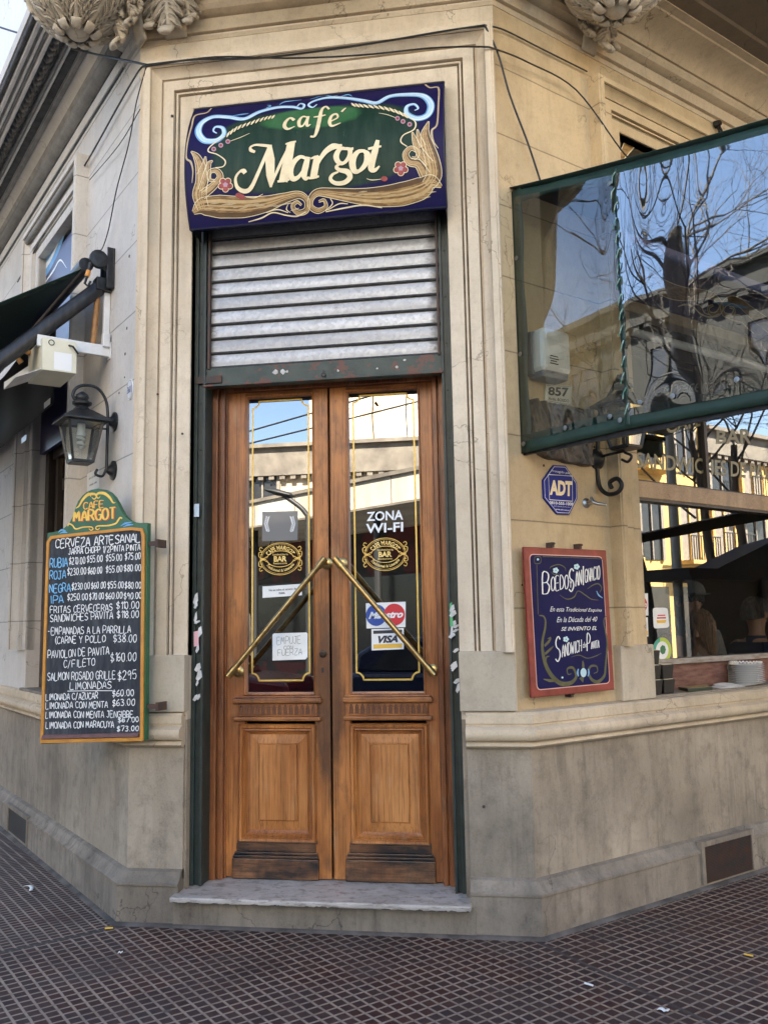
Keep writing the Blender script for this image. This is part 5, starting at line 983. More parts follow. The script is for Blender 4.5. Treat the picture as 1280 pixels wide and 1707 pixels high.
BARK = mat('bark', (0.045, 0.038, 0.032), .9, c2=(0.09, 0.078, 0.066), sc=14, bump=.5, stretch=(1, 1, .3))
DM = lambda x, y, o: FA.px(x, y, -.496-o)         # where a sight line mirrored by the door glass reaches o metres in front of the face
WM = lambda x, y, o: RW.px(x, y, -.36-o)          # the same for the right window
EM = lambda x, y, o: EN.px(x, y, -o)              # the same for the plastic end curtain
def block(name, label, pl, a0, a1, h, off, depth, mw, floors, cols, wsize, corn=None, group=None, balc=True, z0=3.6, fr_=None, corn_m=None):
    c = pl.P((a0+a1)/2, 0, off); b = thing(name, label, 'building', c, group)
    m = MB(); m.box(pl, a0, a1, -.14, h, off-0.0+depth, off); part(m, 'wall', mw, b)
    m = MB(); hc = corn or .5; m.box(pl, a0-.1, a1+.1, h-hc, h, off+.02, off-.30); m.box(pl, a0-.15, a1+.15, h-.12, h+.03, off+.02, off-.5)
    for i in range(int((a1-a0)/.45)): m.box(pl, a0+.2+i*.45, a0+.42+i*.45, h-hc-.16, h-hc-.002, off+.02, off-.26)
    part(m, 'cornice', corn_m or (DARKST if corn else mw), b)
    fh = (h-z0-.6)/floors; w, hh = wsize
    for f in range(floors):
        for k in range(cols):
            x = a0+(a1-a0)*(k+.5)/cols; zb_ = z0+f*fh+.25
            m = MB()
            for q in ((x-w/2-.14, x-w/2, zb_, zb_+hh), (x+w/2, x+w/2+.14, zb_, zb_+hh), (x-w/2-.2, x+w/2+.2, zb_+hh, zb_+hh+.2), (x-.03, x+.03, zb_, zb_+hh)): m.box(pl, *q, off-.09, off+.002)
            fr = part(m, 'window', fr_ or (SHUTW if (f+k) % 2 else mw), b)
            m = MB(); m.box(pl, x-w/2, x+w/2, zb_, zb_+hh, off-.03, off+.002); part(m, 'pane', PANE if (f*3+k) % 4 or fr_ else SHUTW, fr)
            if balc and (f+k) % 2 == 0:
                m = MB(); m.box(pl, x-w*.8, x+w*.8, zb_-.14, zb_, off-.75, off); bl = part(m, 'balcony', mw, b)
                m = MB()
                for i in range(13): xx = x-w*.8+w*1.6*i/12; m.box(pl, xx-.012, xx+.012, zb_, zb_+.85, off-.73, off-.70)
                m.box(pl, x-w*.8, x+w*.8, zb_+.85, zb_+.89, off-.75, off-.69); part(m, 'railing', RAILM, bl)
    m = MB()
    for k in range(cols): x = a0+(a1-a0)*(k+.5)/cols; m.box(pl, x-w*.75, x+w*.75, 0, 2.7, off-.04, off+.002)
    parts(m, 'shopfront', PANE, b); return b
# straight across the crossing, mirrored in the door
hA = DM(465, 744, 29)[1]; xA = DM(365, 800, 29)[0]; xB = DM(760, 800, 29)[0]
block('corner_apartment_house', 'cream house with a weathered dark cornice across the crossing', FA, xA-16, xB+10, hA, 29, 10, CREP, 2, 9, (1.2, 2.3), 1.25)
x0 = DM(516, 700, 42)[0]; b = thing('party_wall_building', 'tall blank white party wall rising behind the cornice across the crossing', 'building', FA.P(x0+10, 0, 42))
m = MB(); m.prism(FA, [(x0, 0), (x0+22, 0), (x0+22, 30), (x0+5.2, 30), (x0+.4, 17.5), (x0, 17.5)], 52, 42); part(m, 'wall', WHIP, b)
m = MB(); rr = random.Random(3)
for q in range(7):
    x, z = x0+1.5+rr.uniform(0, 9), rr.uniform(9, 16); m.flat(FA.P, [(x+.9*rr.uniform(.5, 1)*math.cos(t), z+1.3*rr.uniform(.5, 1)*math.sin(t)) for t in np.linspace(0, 5.9, 11)], 41.99)
parts(m, 'bare_patch', mat('bare_brick_patch', (0.5, 0.38, 0.26), .9), b)
# shop with a white canopy, running away obliquely
p0, p1 = np.array([-7.6, -19.2]), np.array([3.0, -10.7]); d = (p1-p0)/np.linalg.norm(p1-p0)
CV = Pl((p0[0], p0[1], 0), (d[0], d[1], 0), (-d[1], d[0], 0)); L_ = float(np.linalg.norm(p1-p0))
b = thing('canopy_kiosk', 'low shop with a long white canopy and red shopfront at the crossing', 'shop', (p0[0]+3, p0[1]+2, 0))
m = MB(); m.box(CV, -6, L_, 4.25, 5.0, -3.6, 0); part(m, 'canopy', WHIP, b, bevel=.03)
m = MB(); m.box(CV, -6, L_, 0, 4.2, -3.5, -3.2); part(m, 'wall', REDP, b)
m = MB(); m.box(CV, -5, L_-1, 0.4, 2.9, -3.19, -3.15); part(m, 'shopfront', PANE, b)
for i in range(4):
    m = MB(); m.tube([CV.P(-4+i*5.2, 0, -.5), CV.P(-4+i*5.2, 4.3, -.5)], .09, 10); part(m, 'post', RAILM, b)
# right street, mirrored in the window
s0 = WM(1060, 900, 16)[0]; s1 = WM(1280, 900, 16)[0]; sc_ = WM(1166, 720, 16)[0]
hY = WM(1230, 726, 16)[1]
block('yellow_corner_house', 'sunlit yellow house with tall windows across the right street', RW, s0-16, sc_, hY+5.0, 16, 11, YELP, 3, 9, (1.1, 2.4), None, z0=3.4)
block('yellow_row_house', 'lower sunlit yellow house with white balconies across the right street', RW, sc_+.02, s1+26, hY, 16, 11, YELP, 2, 14, (1.3, 2.2), 1.0, z0=3.6)
block('dark_row_house', 'near-black house with dark windows across the left street', LW, 5, 40, 10.8, 16, 11, GREYB, 2, 11, (1.2, 2.2), .7, fr_=GREYB, corn_m=GREYB)
# bare street trees
def bare_tree(pos, h, r, label, seed, lean=(0, 0), dmax=5, bf=.24, group='bare trees along the streets'):
    rr = random.Random(seed); t = thing('street_tree', label, 'tree', tuple(pos), group); tk, br = MB(), MB()
    P = [np.array([pos[0]+lean[0]*i/6+rr.uniform(-.06, .06), pos[1]+lean[1]*i/6+rr.uniform(-.06, .06), -.14+h*.55*i/6]) for i in range(7)]
    tk.tube(smooth_pts(P, 3), lerpw([r*1.25, r, r*.92, r*.85, r*.8, r*.75, r*.62], 19), 12)
    def grow(p, dr, ln, rad, dep):
        n = 4; pts = [p]
        for i in range(n):
            dr = dr + np.array([rr.gauss(0, .17), rr.gauss(0, .17), rr.gauss(.04, .12)]); dr = dr/np.linalg.norm(dr); pts.append(pts[-1]+dr*ln/n)
        br.tube(pts, lerpw([rad, rad*.6], n+1), 5 if dep < 3 else 3, False)
        if dep < dmax:
            for _ in range(3 if dep < 4 else 2):
                k = rr.randint(2, n); nd = dr + np.array([rr.gauss(0, .62), rr.gauss(0, .62), rr.gauss(.1, .4)]); grow(pts[k], nd/np.linalg.norm(nd), ln*rr.uniform(.6, .8), rad*.55, dep+1)
    for q in range(5 if bf > .2 else 16):
        a = q*1.26+rr.uniform(-.4, .4); dr = np.array([math.cos(a)*.6, math.sin(a)*.6, .75]); grow(P[-1]-np.array([0, 0, q*.036*h*(1 if bf > .2 else .75)]), dr/np.linalg.norm(dr), h*(.26 if bf > .2 else .15), r*bf, 0)
    part(tk, 'trunk', BARK, t, smooth=True); part(br, 'branches', BARK, t, smooth=True); return t
def ew(d, o): return OR+UR*S0 + NR*d - UR*o       # place o metres out from the plastic curtain
e1 = EM(1158, 560, 7.5); bare_tree((*ew(e1[0], 7.5)[:2], -.14), 13.0, .24, 'bare street tree with a thick trunk by the left street kerb', 4, (0.5, .3), 5, .11)
for i, (px_, o, lb) in enumerate(((1092, 3.1, 'bare street tree nearest the café on the right street'), (1215, 3.2, 'bare street tree midway along the right street'), (1275, 3.1, 'bare street tree far along the right street'))):
    s_ = WM(px_, 950, o)[0]; p = OR+UR*s_+NR*o; bare_tree((p[0], p[1], 0), 7.6, .075, lb, 20+i, (.25, -.3), 6)
x_ = DM(418, 880, 21)[0]; bare_tree((x_, -21, -.14), 5.6, .10, 'bare street tree across the crossing beside the canopy shop', 31)
# lamps and pole
s_ = WM(1124, 900, 2.9)[0]; p = OR+UR*s_+NR*2.9; m = MB(); m.tube([(p[0], p[1], 0), (p[0], p[1], 7.2)], .06, 12); m.lathe((p[0], p[1], 0), [(.15, 0), (.15, .3), (.10, .36)], n=14)
tag(m.build('utility_pole', mat('grey_pole', (0.25, 0.27, 0.27), .6), loc=(p[0], p[1], 0), smooth=True), 'plain grey metal pole at the right street kerb', 'pole')
a, b0 = DM(513, 860, 15); top = DM(500, 838, 15); tip = DM(468, 822, 15)
st = thing('street_lamp', 'dark street lamp with a curved arm at the crossing', 'street lamp', (a, -15, -.14))
m = MB(); m.tube([(a, -15, -.14), (a, -15, b0), ] + [tuple(v) for v in smooth_pts([(a, -15, b0), (top[0], -15, top[1]-.1), (tip[0], -15, tip[1])], 6)], .06, 10); part(m, 'pole', RAILM, st, smooth=True)
m = MB(); m.lathe((tip[0], -15, tip[1]), [(.02, -.35), (.13, -.25), (.16, .1), (.06, .4)], axis=(-.96, 0, .25), n=14, sy=.5); part(m, 'lamp_head', RAILM, st, smooth=True)
for q in ((( 405, 722), (690, 640)), ((405, 742), (690, 672))):
    A, B = DM(*q[0], 10), DM(*q[1], 10); k = (B[1]-A[1])/(B[0]-A[0]); m = MB()
    m.tube([(x, -10, A[1]+k*(x-A[0])+.0012*(x-A[0])**2) for x in np.linspace(A[0]-14, A[0]+18, 22)], .016, 6)
    tag(m.build('overhead_cable', BLACKM, loc=(A[0], -10, A[1]), smooth=True), 'black overhead cable across the crossing, %s of the pair' % ('upper' if q[0][1] < 730 else 'lower'), 'cable')

# cars passing on the crossing and a dark seating shelter at the right kerb (mirrored in the panes)
def car(label, x, y, col, L=4.5, H=1.72):
    t = thing('parked_car', label, 'car', (x, y, -.15)); P0 = Pl((x, y, -.15), (1, 0, 0), (0, -1, 0)); w = .86
    low = [(-.5, .28), (.5, .28), (.5, .62), (.48, .86), (.33, .95), (-.46, .98), (-.5, .8)]; up = [(.30, .94), (.17, 1.0*H-.06), (.05, H), (-.36, H-.02), (-.45, 1.25), (-.46, .97)]
    m = MB(); m.prism(P0, [(a*L, b) for a, b in low], -w, w); part(m, 'body', col, t, bevel=.07); m = MB(); m.prism(P0, [(a*L, b) for a, b in up], -w*.86, w*.86); part(m, 'cabin', col, t, bevel=.06)
    for sg in (-1, 1):
        m = MB(); a0, a1 = (w*.86+.002)*sg, (w*.86+.008)*sg
        for q in ([(.255, 1.0), (.155, H-.14), (.03, H-.11), (.03, 1.0)], [(.01, 1.0), (.01, H-.11), (-.33, H-.13), (-.40, 1.0)]): m.prism(P0, [(a*L, b) for a, b in q], min(a0, a1), max(a0, a1))
        part(m, 'side_window', PANE, t)
        for a in (-.30, .31):
            m = MB(); m.lathe(P0.P(a*L, .33, sg*(w-.12)), [(.20, 0), (.33, .01), (.34, .05), (.33, .18), (.2, .2)], axis=P0.n*sg, n=22); part(m, 'wheel', RAILM, t, smooth=40)
    return t
car('dark red people carrier standing on the crossing', -4.6, -8.6, mat('dark_red_car_paint', (.09, .006, .010), .25))
car('dark blue car standing on the crossing behind the red one', .5, -8.9, mat('dark_blue_car_paint', (.012, .016, .035), .25), 4.3, 1.5)
sa, sb_s = WM(1136, 960, 2.6)[0], WM(1280, 960, 2.6)[0]+4
SHC = mat('shelter_black', (.006, .006, .0065), .9); t = thing('seating_shelter', 'black framed seating shelter with dark clear curtains at the right kerb', 'shelter', RW.P(sa+2, 0, 2.8))
zt0 = WM(1136, 960, 2.5)[1]; m = MB(); m.box(RW, sa, sb_s, zt0-.03, zt0+.10, 2.5, 3.3); part(m, 'roof_beam', SHC, t)
ra, rb = WM(1190, 950, 2.5), WM(1280, 905, 2.5); m = MB(); m.prism(RW, [(ra[0], ra[1]), (sb_s, ra[1]), (sb_s, rb[1]+.8), (rb[0], rb[1])], 2.5, 2.9); part(m, 'roof', SHC, t)
m = MB(); m.box(RW, sa, sb_s, 0, zt0-.04, 2.53, 2.535); part(m, 'curtain', mat('dark_curtain', (.022, .022, .021), .8, c2=(.04, .04, .037), sc=3), t)
ca_, cb_ = WM(1063, 900, 1.6), WM(1280, 858, 1.6); m = MB(); m.box8([RW.P(ca_[0], ca_[1]-.03, 1.55), RW.P(cb_[0], cb_[1]-.05, 1.55), RW.P(cb_[0], cb_[1]-.05, 1.7), RW.P(ca_[0], ca_[1]-.03, 1.7), RW.P(ca_[0], ca_[1]+.05, 1.55), RW.P(cb_[0], cb_[1]+.09, 1.55), RW.P(cb_[0], cb_[1]+.09, 1.7), RW.P(ca_[0], ca_[1]+.05, 1.7)]); part(m, 'rail', SHC, t)
m = MB(); [m.box(RW, s-.03, s+.03, 0, zt0, 2.48, 2.54) for s in np.linspace(sa+.03, sb_s, 5)]; parts(m, 'post', SHC, t)

# cables, a gutter and small openings on the far white walls
pw = bpy.data.objects['party_wall_building']; m = MB()
for q in range(5):
    x = x0+2.0+q*1.7; m.tube(smooth_pts([FA.P(x, 30, 41.9), FA.P(x+.5, 20, 41.9), FA.P(x-.3+q*.2, 13, 41.9), FA.P(x+.6, 8, 41.9)], 4), .035, 5)
parts(m, 'wall_cable', RAILM, pw)
for (x, z) in ((x0+6.5, 15.6), (x0+7.4, 13.0), (x0+3.1, 17.0)):
    m = MB(); m.box(FA, x, x+.9, z, z+.7, 41.6, 41.99); part(m, 'air_unit', SHUTW, pw)
ck = bpy.data.objects['canopy_kiosk']; m = MB()
for i in range(11): x = -5.5+i*1.85; m.box(CV, x, x+.03, 4.26, 4.99, .001, .012)
parts(m, 'panel_joint', DARKST, ck)
m = MB(); m.box(CV, -6, L_, 4.93, 5.02, .0, .06); m.box(CV, -6, L_, 4.235, 4.29, .002, .05); parts(m, 'canopy_edge', DARKST, ck)

# ------------------------------------------------------------------ stickers and notices on the door panes
ZD = zm(400, 640, 3.1625); GO = -.2468
def dp(p, o=GO): return FA.px(*ZD(p), o)
PAPER = mat('white_paper', (.80, .80, .78), .8, c2=(.72, .72, .70), sc=12); INK = mat('black_ink', (.015, .015, .016), .6); REDI = mat('red_ink', (.55, .02, .03), .5); BLUEI = mat('blue_ink', (.02, .07, .33), .5); YELI = mat('yellow_ink', (.75, .45, .05), .5)
FROST = NT('frosted_film'); _t = FROST.n('BsdfTransparent'); _d = FROST.n('BsdfDiffuse'); _d.inputs[0].default_value = (.30, .29, .28, 1); _m = FROST.n('MixShader'); _m.inputs[0].default_value = .55
FROST.l(_t.outputs[0], _m.inputs[1]); FROST.l(_d.outputs[0], _m.inputs[2]); FROST.l(_m.outputs[0], FROST.out.inputs['Surface']); FROST = FROST.m
def card(name, label, cat, q, m, off=GO+.0003, th=.0008, pl=FA, px=dp):
    c = [px(p) for p in q]; ctr = np.mean(c, 0); t = thing(name, label, cat, pl.P(ctr[0], min(p[1] for p in c), off)); b = MB(); b.prism(pl, c, off, off+th); part(b, 'sheet', m, t); return t
def typ(t, nm, m, items, off=GO+.0016, px=dp, pl=FA):
    b = MB()
    for i, (q, s, kw) in enumerate(items): put_type(b, pl.P, [px(p) for p in q], s, off+i*2e-5, **kw)
    return part(b, nm, m, t)
def disc(t, nm, m, c, rx, ry, off, px=dp, pl=FA, a0=0, a1=2*math.pi, n=28): b = MB(); b.flat(pl.P, [px((c[0]+rx*math.cos(x), c[1]+ry*math.sin(x))) for x in np.linspace(a0, a1, n, endpoint=False)], off); return part(b, nm, m, t)
t = card('frosted_sticker', 'grey frosted square sticker with white laurel sprigs on the left pane', 'sticker', [(118, 674), (305, 670), (305, 824), (118, 830)], FROST)
b = MB(); sd = 1/3.1625/300
for sg, cx in ((-1, 150), (1, 272)):
    for k in range(9):
        y = 700+k*9; paint(b, [(cx+sg*(14-abs(k-4)*2.5), y+6), (cx+sg*(22-abs(k-4)*2.5), y-3)], [2, 6, 2], GO+.0016+k*1e-5, 3, FA.P, dp, sd); paint(b, [(cx+sg*(12-abs(k-4)*2.5), y+8), (cx+sg*(2-abs(k-4)*2.5), y-2)], [2, 6, 2], GO+.0018+k*1e-5, 3, FA.P, dp, sd)
part(b, 'laurel', WHITEP, t)
for i, (cx, cy, lb) in enumerate(((213, 922, 'gilt oval bar emblem lettered on the left door pane'), (765, 898, 'gilt oval bar emblem lettered on the right door pane'))):
    c = dp((cx, cy)); t = thing('oval_emblem', lb, 'emblem', FA.P(c[0], c[1], GO), 'gilt emblems on the door panes'); S_ = 1/3.1625/300; b = MB()
    E_ = lambda rx, ry, a0=0, a1=2*math.pi, n=48: [(c[0]+rx*S_*math.cos(a), c[1]+ry*S_*math.sin(a)) for a in np.linspace(a0, a1, n)]
    b.ribbon(FA.P, E_(112, 88), .0036, GO+.0004); b.ribbon(FA.P, E_(104, 81), .0018, GO+.0005); b.ribbon(FA.P, E_(76, 44, .12, math.pi-.12), .0036, GO+.0006); b.ribbon(FA.P, E_(76, 44, math.pi+.12, 2*math.pi-.12), .0036, GO+.0006)
    for sg in (-1, 1):
        for yy in (1, -1):
            b.ribbon(FA.P, [(c[0]+sg*p[0]*S_, c[1]+yy*p[1]*S_) for p in smooth_pts([(76, 14), (96, 4), (118, 12), (122, 34), (108, 40), (104, 26), (114, 26)], 5)], .0040, GO+.0007); b.ribbon(FA.P, [(c[0]+sg*p[0]*S_, c[1]+yy*p[1]*S_) for p in smooth_pts([(104, 44), (118, 52), (112, 66), (100, 60)], 5)], .0034, GO+.0008)
        b.ribbon(FA.P, [(c[0]+sg*p[0]*S_, c[1]+p[1]*S_) for p in ((80, 0), (96, 0), (112, 0))], .005, GO+.0009)
    part(b, 'gilt_line', GOLD, t); b = MB()
    def arc(txt, r, a0, a1, h, up):
        v, f, _ = type2d(txt, bold=.02); out = []
        for x, y in v: a = a0+(a1-a0)*x; rr_ = r+((y-.5)*h if up else -(y-.5)*h); out.append(FA.P(c[0]+rr_*1.26*S_*math.cos(a), c[1]+rr_*S_*math.sin(a), GO+.0010))
        b.add(out, f)
    arc('CAFE MARGOT', 62, 2.72, .42, 24, True); arc('Tradicional & Literario', 64, 3.60, 5.82, 15, False)
    put_type(b, FA.P, [(c[0]+x*S_, c[1]+y*S_) for x, y in ((-36, 15), (36, 15), (36, -15), (-36, -15))], 'BAR', GO+.0010, bold=.03)
    put_type(b, FA.P, [(c[0]+x*S_, c[1]+y*S_) for x, y in ((-44, 30), (44, 30), (44, 19), (-44, 19))], 'Sandwichería', GO+.0010); put_type(b, FA.P, [(c[0]+x*S_, c[1]+y*S_) for x, y in ((-38, -19), (38, -19), (38, -29), (-38, -29))], 'Restaurante', GO+.0010)
    part(b, 'lettering', GOLDP, t)
t = card('paper_notice', 'narrow white printed notice behind the left push bar', 'notice', [(120, 1068), (324, 1054), (328, 1114), (120, 1128)], PAPER)
typ(t, 'printing', INK, [([(154, 1082), (298, 1073), (298, 1085), (154, 1094)], 'No se cobra el servicio de', dict(bold=.02)), ([(206, 1099), (240, 1097), (240, 1107), (206, 1109)], 'mesa.', dict(bold=.02))])
t = card('paper_notice', 'white square handwritten push notice low on the left pane', 'notice', [(172, 1322), (180, 1315), (350, 1310), (357, 1316), (357, 1440), (346, 1452), (172, 1458)], PAPER)
b = MB(); rr = random.Random(8)
for q, s in (([(196, 1336), (326, 1328), (326, 1366), (196, 1374)], 'EMPUJE'), ([(232, 1382), (284, 1378), (284, 1396), (232, 1400)], 'CON'), ([(200, 1402), (332, 1394), (332, 1426), (200, 1434)], 'FUERZA')): put_chalk(b, FA.P, [dp(p) for p in q], s, GO+.0016, .0020, rr, .1)
part(b, 'handwriting', INK, t)
t = thing('window_lettering', 'bold white wireless zone lettering high on the right pane', 'lettering', FA.P(.34, 2.05, GO))
typ(t, 'letters', WHITEP, [([(668, 676), (860, 664), (860, 716), (668, 724)], 'ZONA', dict(bold=.02)), ([(664, 738), (860, 728), (860, 778), (664, 788)], 'WI-FI', dict(bold=.02))])
t = card('card_sticker', 'white payment sticker with overlapping blue and red discs', 'sticker', [(663, 1156), (873, 1148), (872, 1282), (667, 1289)], PAPER)
disc(t, 'blue_disc', BLUEI, (718, 1219), 54, 57, GO+.0015); disc(t, 'red_disc', REDI, (814, 1216), 56, 58, GO+.0018)
typ(t, 'lettering', WHITEP, [([(682, 1202), (862, 1194), (858, 1232), (678, 1240)], 'Maestro', dict(shear=.25, bold=.04))], GO+.0024)
t = card('card_sticker', 'white payment sticker with a gold lower band below the disc one', 'sticker', [(693, 1293), (863, 1287), (863, 1398), (694, 1405)], PAPER)
b = MB(); b.flat(FA.P, [dp(p) for p in ((703, 1374), (855, 1368), (855, 1390), (703, 1396))], GO+.0015); part(b, 'gold_band', YELI, t)
b = MB(); b.flat(FA.P, [dp(p) for p in ((703, 1301), (855, 1295), (855, 1312), (703, 1318))], GO+.0015); part(b, 'dark_band', mat('navy_ink', (.02, .02, .03), .5), t)
typ(t, 'lettering', mat('dark_blue_ink', (.012, .014, .035), .5), [([(728, 1328), (832, 1324), (832, 1362), (728, 1368)], 'VISA', dict(shear=.3, bold=.05))])

# ------------------------------------------------------------------ right window with its sign board
GLASS_W = glassy('window_glass', (0.80, 0.80, 0.78), .02, fres=.26)
WG = -.18
WIN = MB(); WIN.box(RW, 1.06, 1.085, 1.27, 4.6, -.24, -.14); WIN.box(RW, 3.175, 3.2, 1.27, 4.6, -.24, -.14); WIN = part(WIN, 'window', WD, label='wide street window of the right wall')
mu = RW.px(1172, 770, WG)[0]
m = MB(); m.box(RW, mu-.016, mu+.016, 2.42, 3.30, -.20, -.15); part(m, 'mullion', WD, WIN)
m = MB(); m.box(RW, 1.085, 3.175, 2.312, 2.418, -.21, -.125); part(m, 'transom', wood('pale_transom_wood', (0.42, 0.26, 0.13), (0.28, 0.16, 0.08), (0.50, 0.33, 0.18), False, .15, 13), WIN, bevel=.004)
m = MB(); m.box(RW, 1.085, 3.175, 2.294, 2.312, -.20, -.13); m.box(RW, 1.085, 3.175, 2.418, 2.428, -.20, -.14); part(m, 'transom_shadow_gap', WD, WIN)
m = MB(); m.box(RW, 1.085, 3.175, 1.30, 2.294, WG-.003, WG+.003); part(m, 'glass', GLASS_W, WIN); m = MB(); m.box(RW, 1.085, 3.175, 2.428, 3.30, WG-.003, WG+.003); part(m, 'glass', GLASS_W, WIN)
m = MB(); m.box(RW, 1.06, 3.2, 1.10, 1.265, -.26, -.17); part(m, 'bottom_rail', mat('worn_red_wood', (.11, .04, .028), .7, c2=(.20, .10, .07), sc=9, stretch=(1, 1, 5), bump=.3), WIN, bevel=.004)
m = MB(); m.box(RW, 1.06, 3.2, 1.265, 1.300, -.28, -.14); part(m, 'bottom_rail', mat('worn_pale_wood', (.34, .31, .27), .75, c2=(.20, .15, .11), sc=9, stretch=(1, 1, 5), bump=.3), WIN, bevel=.004)
m = MB(); m.box(RW, 1.06, 3.2, 3.30, 3.565, -.26, -.16); part(m, 'head_panel', M_DARK, WIN); m = MB(); m.box(RW, 1.06, 3.2, 3.49, 3.565, -.155, -.06); part(m, 'head_rail', TAN, WIN, bevel=.004)
m = MB(); m.tube([RW.P(1.12, 3.345, -.04), RW.P(3.12, 3.345, -.04)], .026, 12); tb = part(m, 'tube', WHITEP, thing('white_tube', 'plain white tube above the right window', 'lamp', RW.P(2, 3.34, -.04)), smooth=True)  # plain white tube laid along the window head
m = MB(); m.box(RW, 1.0, 3.24, 1.085, 1.106, -.26, .03); part(m, 'window_sill', MW_P, bevel=.006)
m = MB(); m.box(LW, 1.24, 2.46, 1.085, 1.106, -.26, .03); part(m, 'window_sill', MW_P, bevel=.006)
# letters on the glass
GLET = mat('dull_gilt_letters', (.30, .26, .15), .4, .1, c2=(.22, .19, .11), sc=30); w_ = lambda p: RW.px(p[0], p[1], WG+.004)
ZW = zm(1030, 660, 5.02)
t = thing('window_lettering', 'dull gilt capitals across the upper glass of the right window', 'lettering', RW.P(2, 2.5, WG+.004))
b = MB()
for q, s in (([(398, 200), (700, 120), (700, 250), (400, 320)], 'CAFE'), ([(820, 290), (1110, 270), (1110, 400), (820, 400)], 'BAR'), ([(150, 470), (1420, 590), (1420, 720), (150, 600)], 'SANDWICHES DE PAVITA')): put_type(b, RW.P, [w_(ZW(p)) for p in q], s, WG+.0045, bold=.02)
part(b, 'letters', GLET, t)
t = thing('window_lettering', 'small grey script lettering high on the right window behind the curtain', 'lettering', RW.P(2, 3.0, WG+.004)); ZC = zm(830, 300, 2.844); b = MB(); put_type(b, RW.P, [w_(ZC(p)) for p in ((735, 950), (1130, 930), (1130, 985), (735, 1030))], 'Cervecería Res', WG+.0045, shear=.3); part(b, 'letters', mat('grey_letters', (.24, .24, .23), .5), t)
# stickers on the window
WS = lambda p: RW.px(p[0], p[1], WG+.004); ws_ = WG+.0042
t = card('window_sticker', 'white rounded sticker with a small burger print on the right window', 'sticker', rounded([(1087, 1013), (1112, 1013), (1115, 1046), (1089, 1048)], 5), PAPER, ws_, .0008, RW, WS)
b = MB(); b.flat(RW.P, [WS(p) for p in ((1095, 1025), (1108, 1024.5), (1108, 1026.5), (1095, 1027))], ws_+.001); b.flat(RW.P, [WS(p) for p in ((1094, 1029), (1109, 1028.5), (1109, 1031), (1094, 1031.5))], ws_+.001); part(b, 'red_print', REDI, t); b = MB(); b.flat(RW.P, [WS(p) for p in ((1093, 1034), (1110, 1033.5), (1108, 1038.5), (1095, 1039))], ws_+.001); part(b, 'orange_print', YELI, t)
t = card('window_sticker', 'white sticker with a red disc half hidden at the window edge', 'sticker', [(1052, 990), (1079, 989), (1080, 1026), (1053, 1027)], PAPER, ws_, .0008, RW, WS); disc(t, 'red_disc', REDI, (1067, 1008), 11, 14, ws_+.001, WS, RW); typ(t, 'lettering', WHITEP, [([(1056, 1003), (1077, 1003), (1077, 1012), (1056, 1012)], 'Maestro', dict(shear=.2, bold=.03))], ws_+.0014, WS, RW)
t = card('window_sticker', 'white card sticker with a gold band under the red disc one', 'sticker', [(1056, 1030), (1079, 1029), (1080, 1061), (1058, 1062)], PAPER, ws_, .0008, RW, WS); b = MB(); b.flat(RW.P, [WS(p) for p in ((1058, 1052), (1079, 1051), (1079, 1059), (1058, 1060))], ws_+.001); part(b, 'gold_band', YELI, t)
c = (1103, 1084); t = thing('window_sticker', 'round green and yellow sticker low on the right window', 'sticker', RW.P(*WS((1103, 1105)), ws_)); disc(t, 'rim', mat('lime_ink', (.42, .52, .06), .5), c, 15.5, 21.5, ws_, WS, RW); disc(t, 'ring', mat('teal_ink', (.06, .34, .24), .5), c, 15.4, 21.4, ws_+.0003, WS, RW, 2.2, 4.6); disc(t, 'centre', PAPER, c, 10.5, 15, ws_+.0007, WS, RW); disc(t, 'figure', mat('dark_green_ink', (.03, .16, .06), .5), (1104, 1083), 5, 8, ws_+.001, WS, RW, n=7)
# painted boards in the window heads
ZR = zm(1020, 200, 3.05); rp_ = lambda p: RW.px(*ZR(p), -.05)
def board_mat(nm): 
    t = NT(nm); n = t.noise(t.pos(), 3, 5, .6); return t.set(t.mix(n, (0.016, 0.013, 0.055), (0.055, 0.040, 0.105)), .35)
t = thing('painted_board', 'navy painted board with ochre scrolls in the head of the right window', 'sign', RW.P(2.1, 3.57, -.06)); b = MB(); b.box(RW, 1.062, 3.198, 3.568, 4.46, -.09, -.053); part(b, 'panel', board_mat('purple_board_paint'), t)
br, cr, bl = MB(), MB(), MB(); S_ = 1/3.05/250
for pts, w in (([(100, 640), (130, 740), (200, 815), (290, 865), (380, 885), (460, 885), (520, 900), (555, 945), (535, 985), (500, 985), (490, 955), (515, 940)], [20, 70, 90, 90, 70, 50, 40, 34, 26, 20, 14, 8]), ([(900, 1130), (800, 1050), (720, 990), (650, 930), (600, 915), (560, 950), (572, 990), (612, 990), (620, 960), (596, 952)], [80, 90, 76, 56, 40, 32, 26, 20, 14, 8]), ([(40, 200), (90, 120), (170, 20), (200, -80)], [30, 60, 50, 10])): paint(br, pts, w, -.0526, 6, RW.P, rp_, S_); outl(cr, pts, w, -.052, 5, RW.P, rp_, S_)
for pts, w in (([(335, 948), (370, 938), (410, 948), (450, 985), (500, 1002), (545, 985)], [5, 9, 9, 9, 9, 5]), ([(420, 935), (450, 945), (470, 980), (500, 990)], [4, 7, 7, 4]), ([(575, 1000), (620, 1020), (660, 1030), (690, 1060), (720, 1085)], [5, 9, 9, 9, 5]), ([(600, 1000), (640, 990), (660, 1005)], [4, 7, 4]), ([(60, 60), (30, 110), (40, 170)], [5, 8, 5])): paint(cr, pts, w, -.0517, 6, RW.P, rp_, S_)
paint(bl, [(510, 925), (570, 932), (640, 945), (690, 955)], [6, 26, 22, 6], -.0523, 6, RW.P, rp_, S_)
part(br, 'ochre_scroll', BROWNP, t); part(cr, 'cream_linework', CREAM, t); part(bl, 'blue_scroll', LBLUE, t)
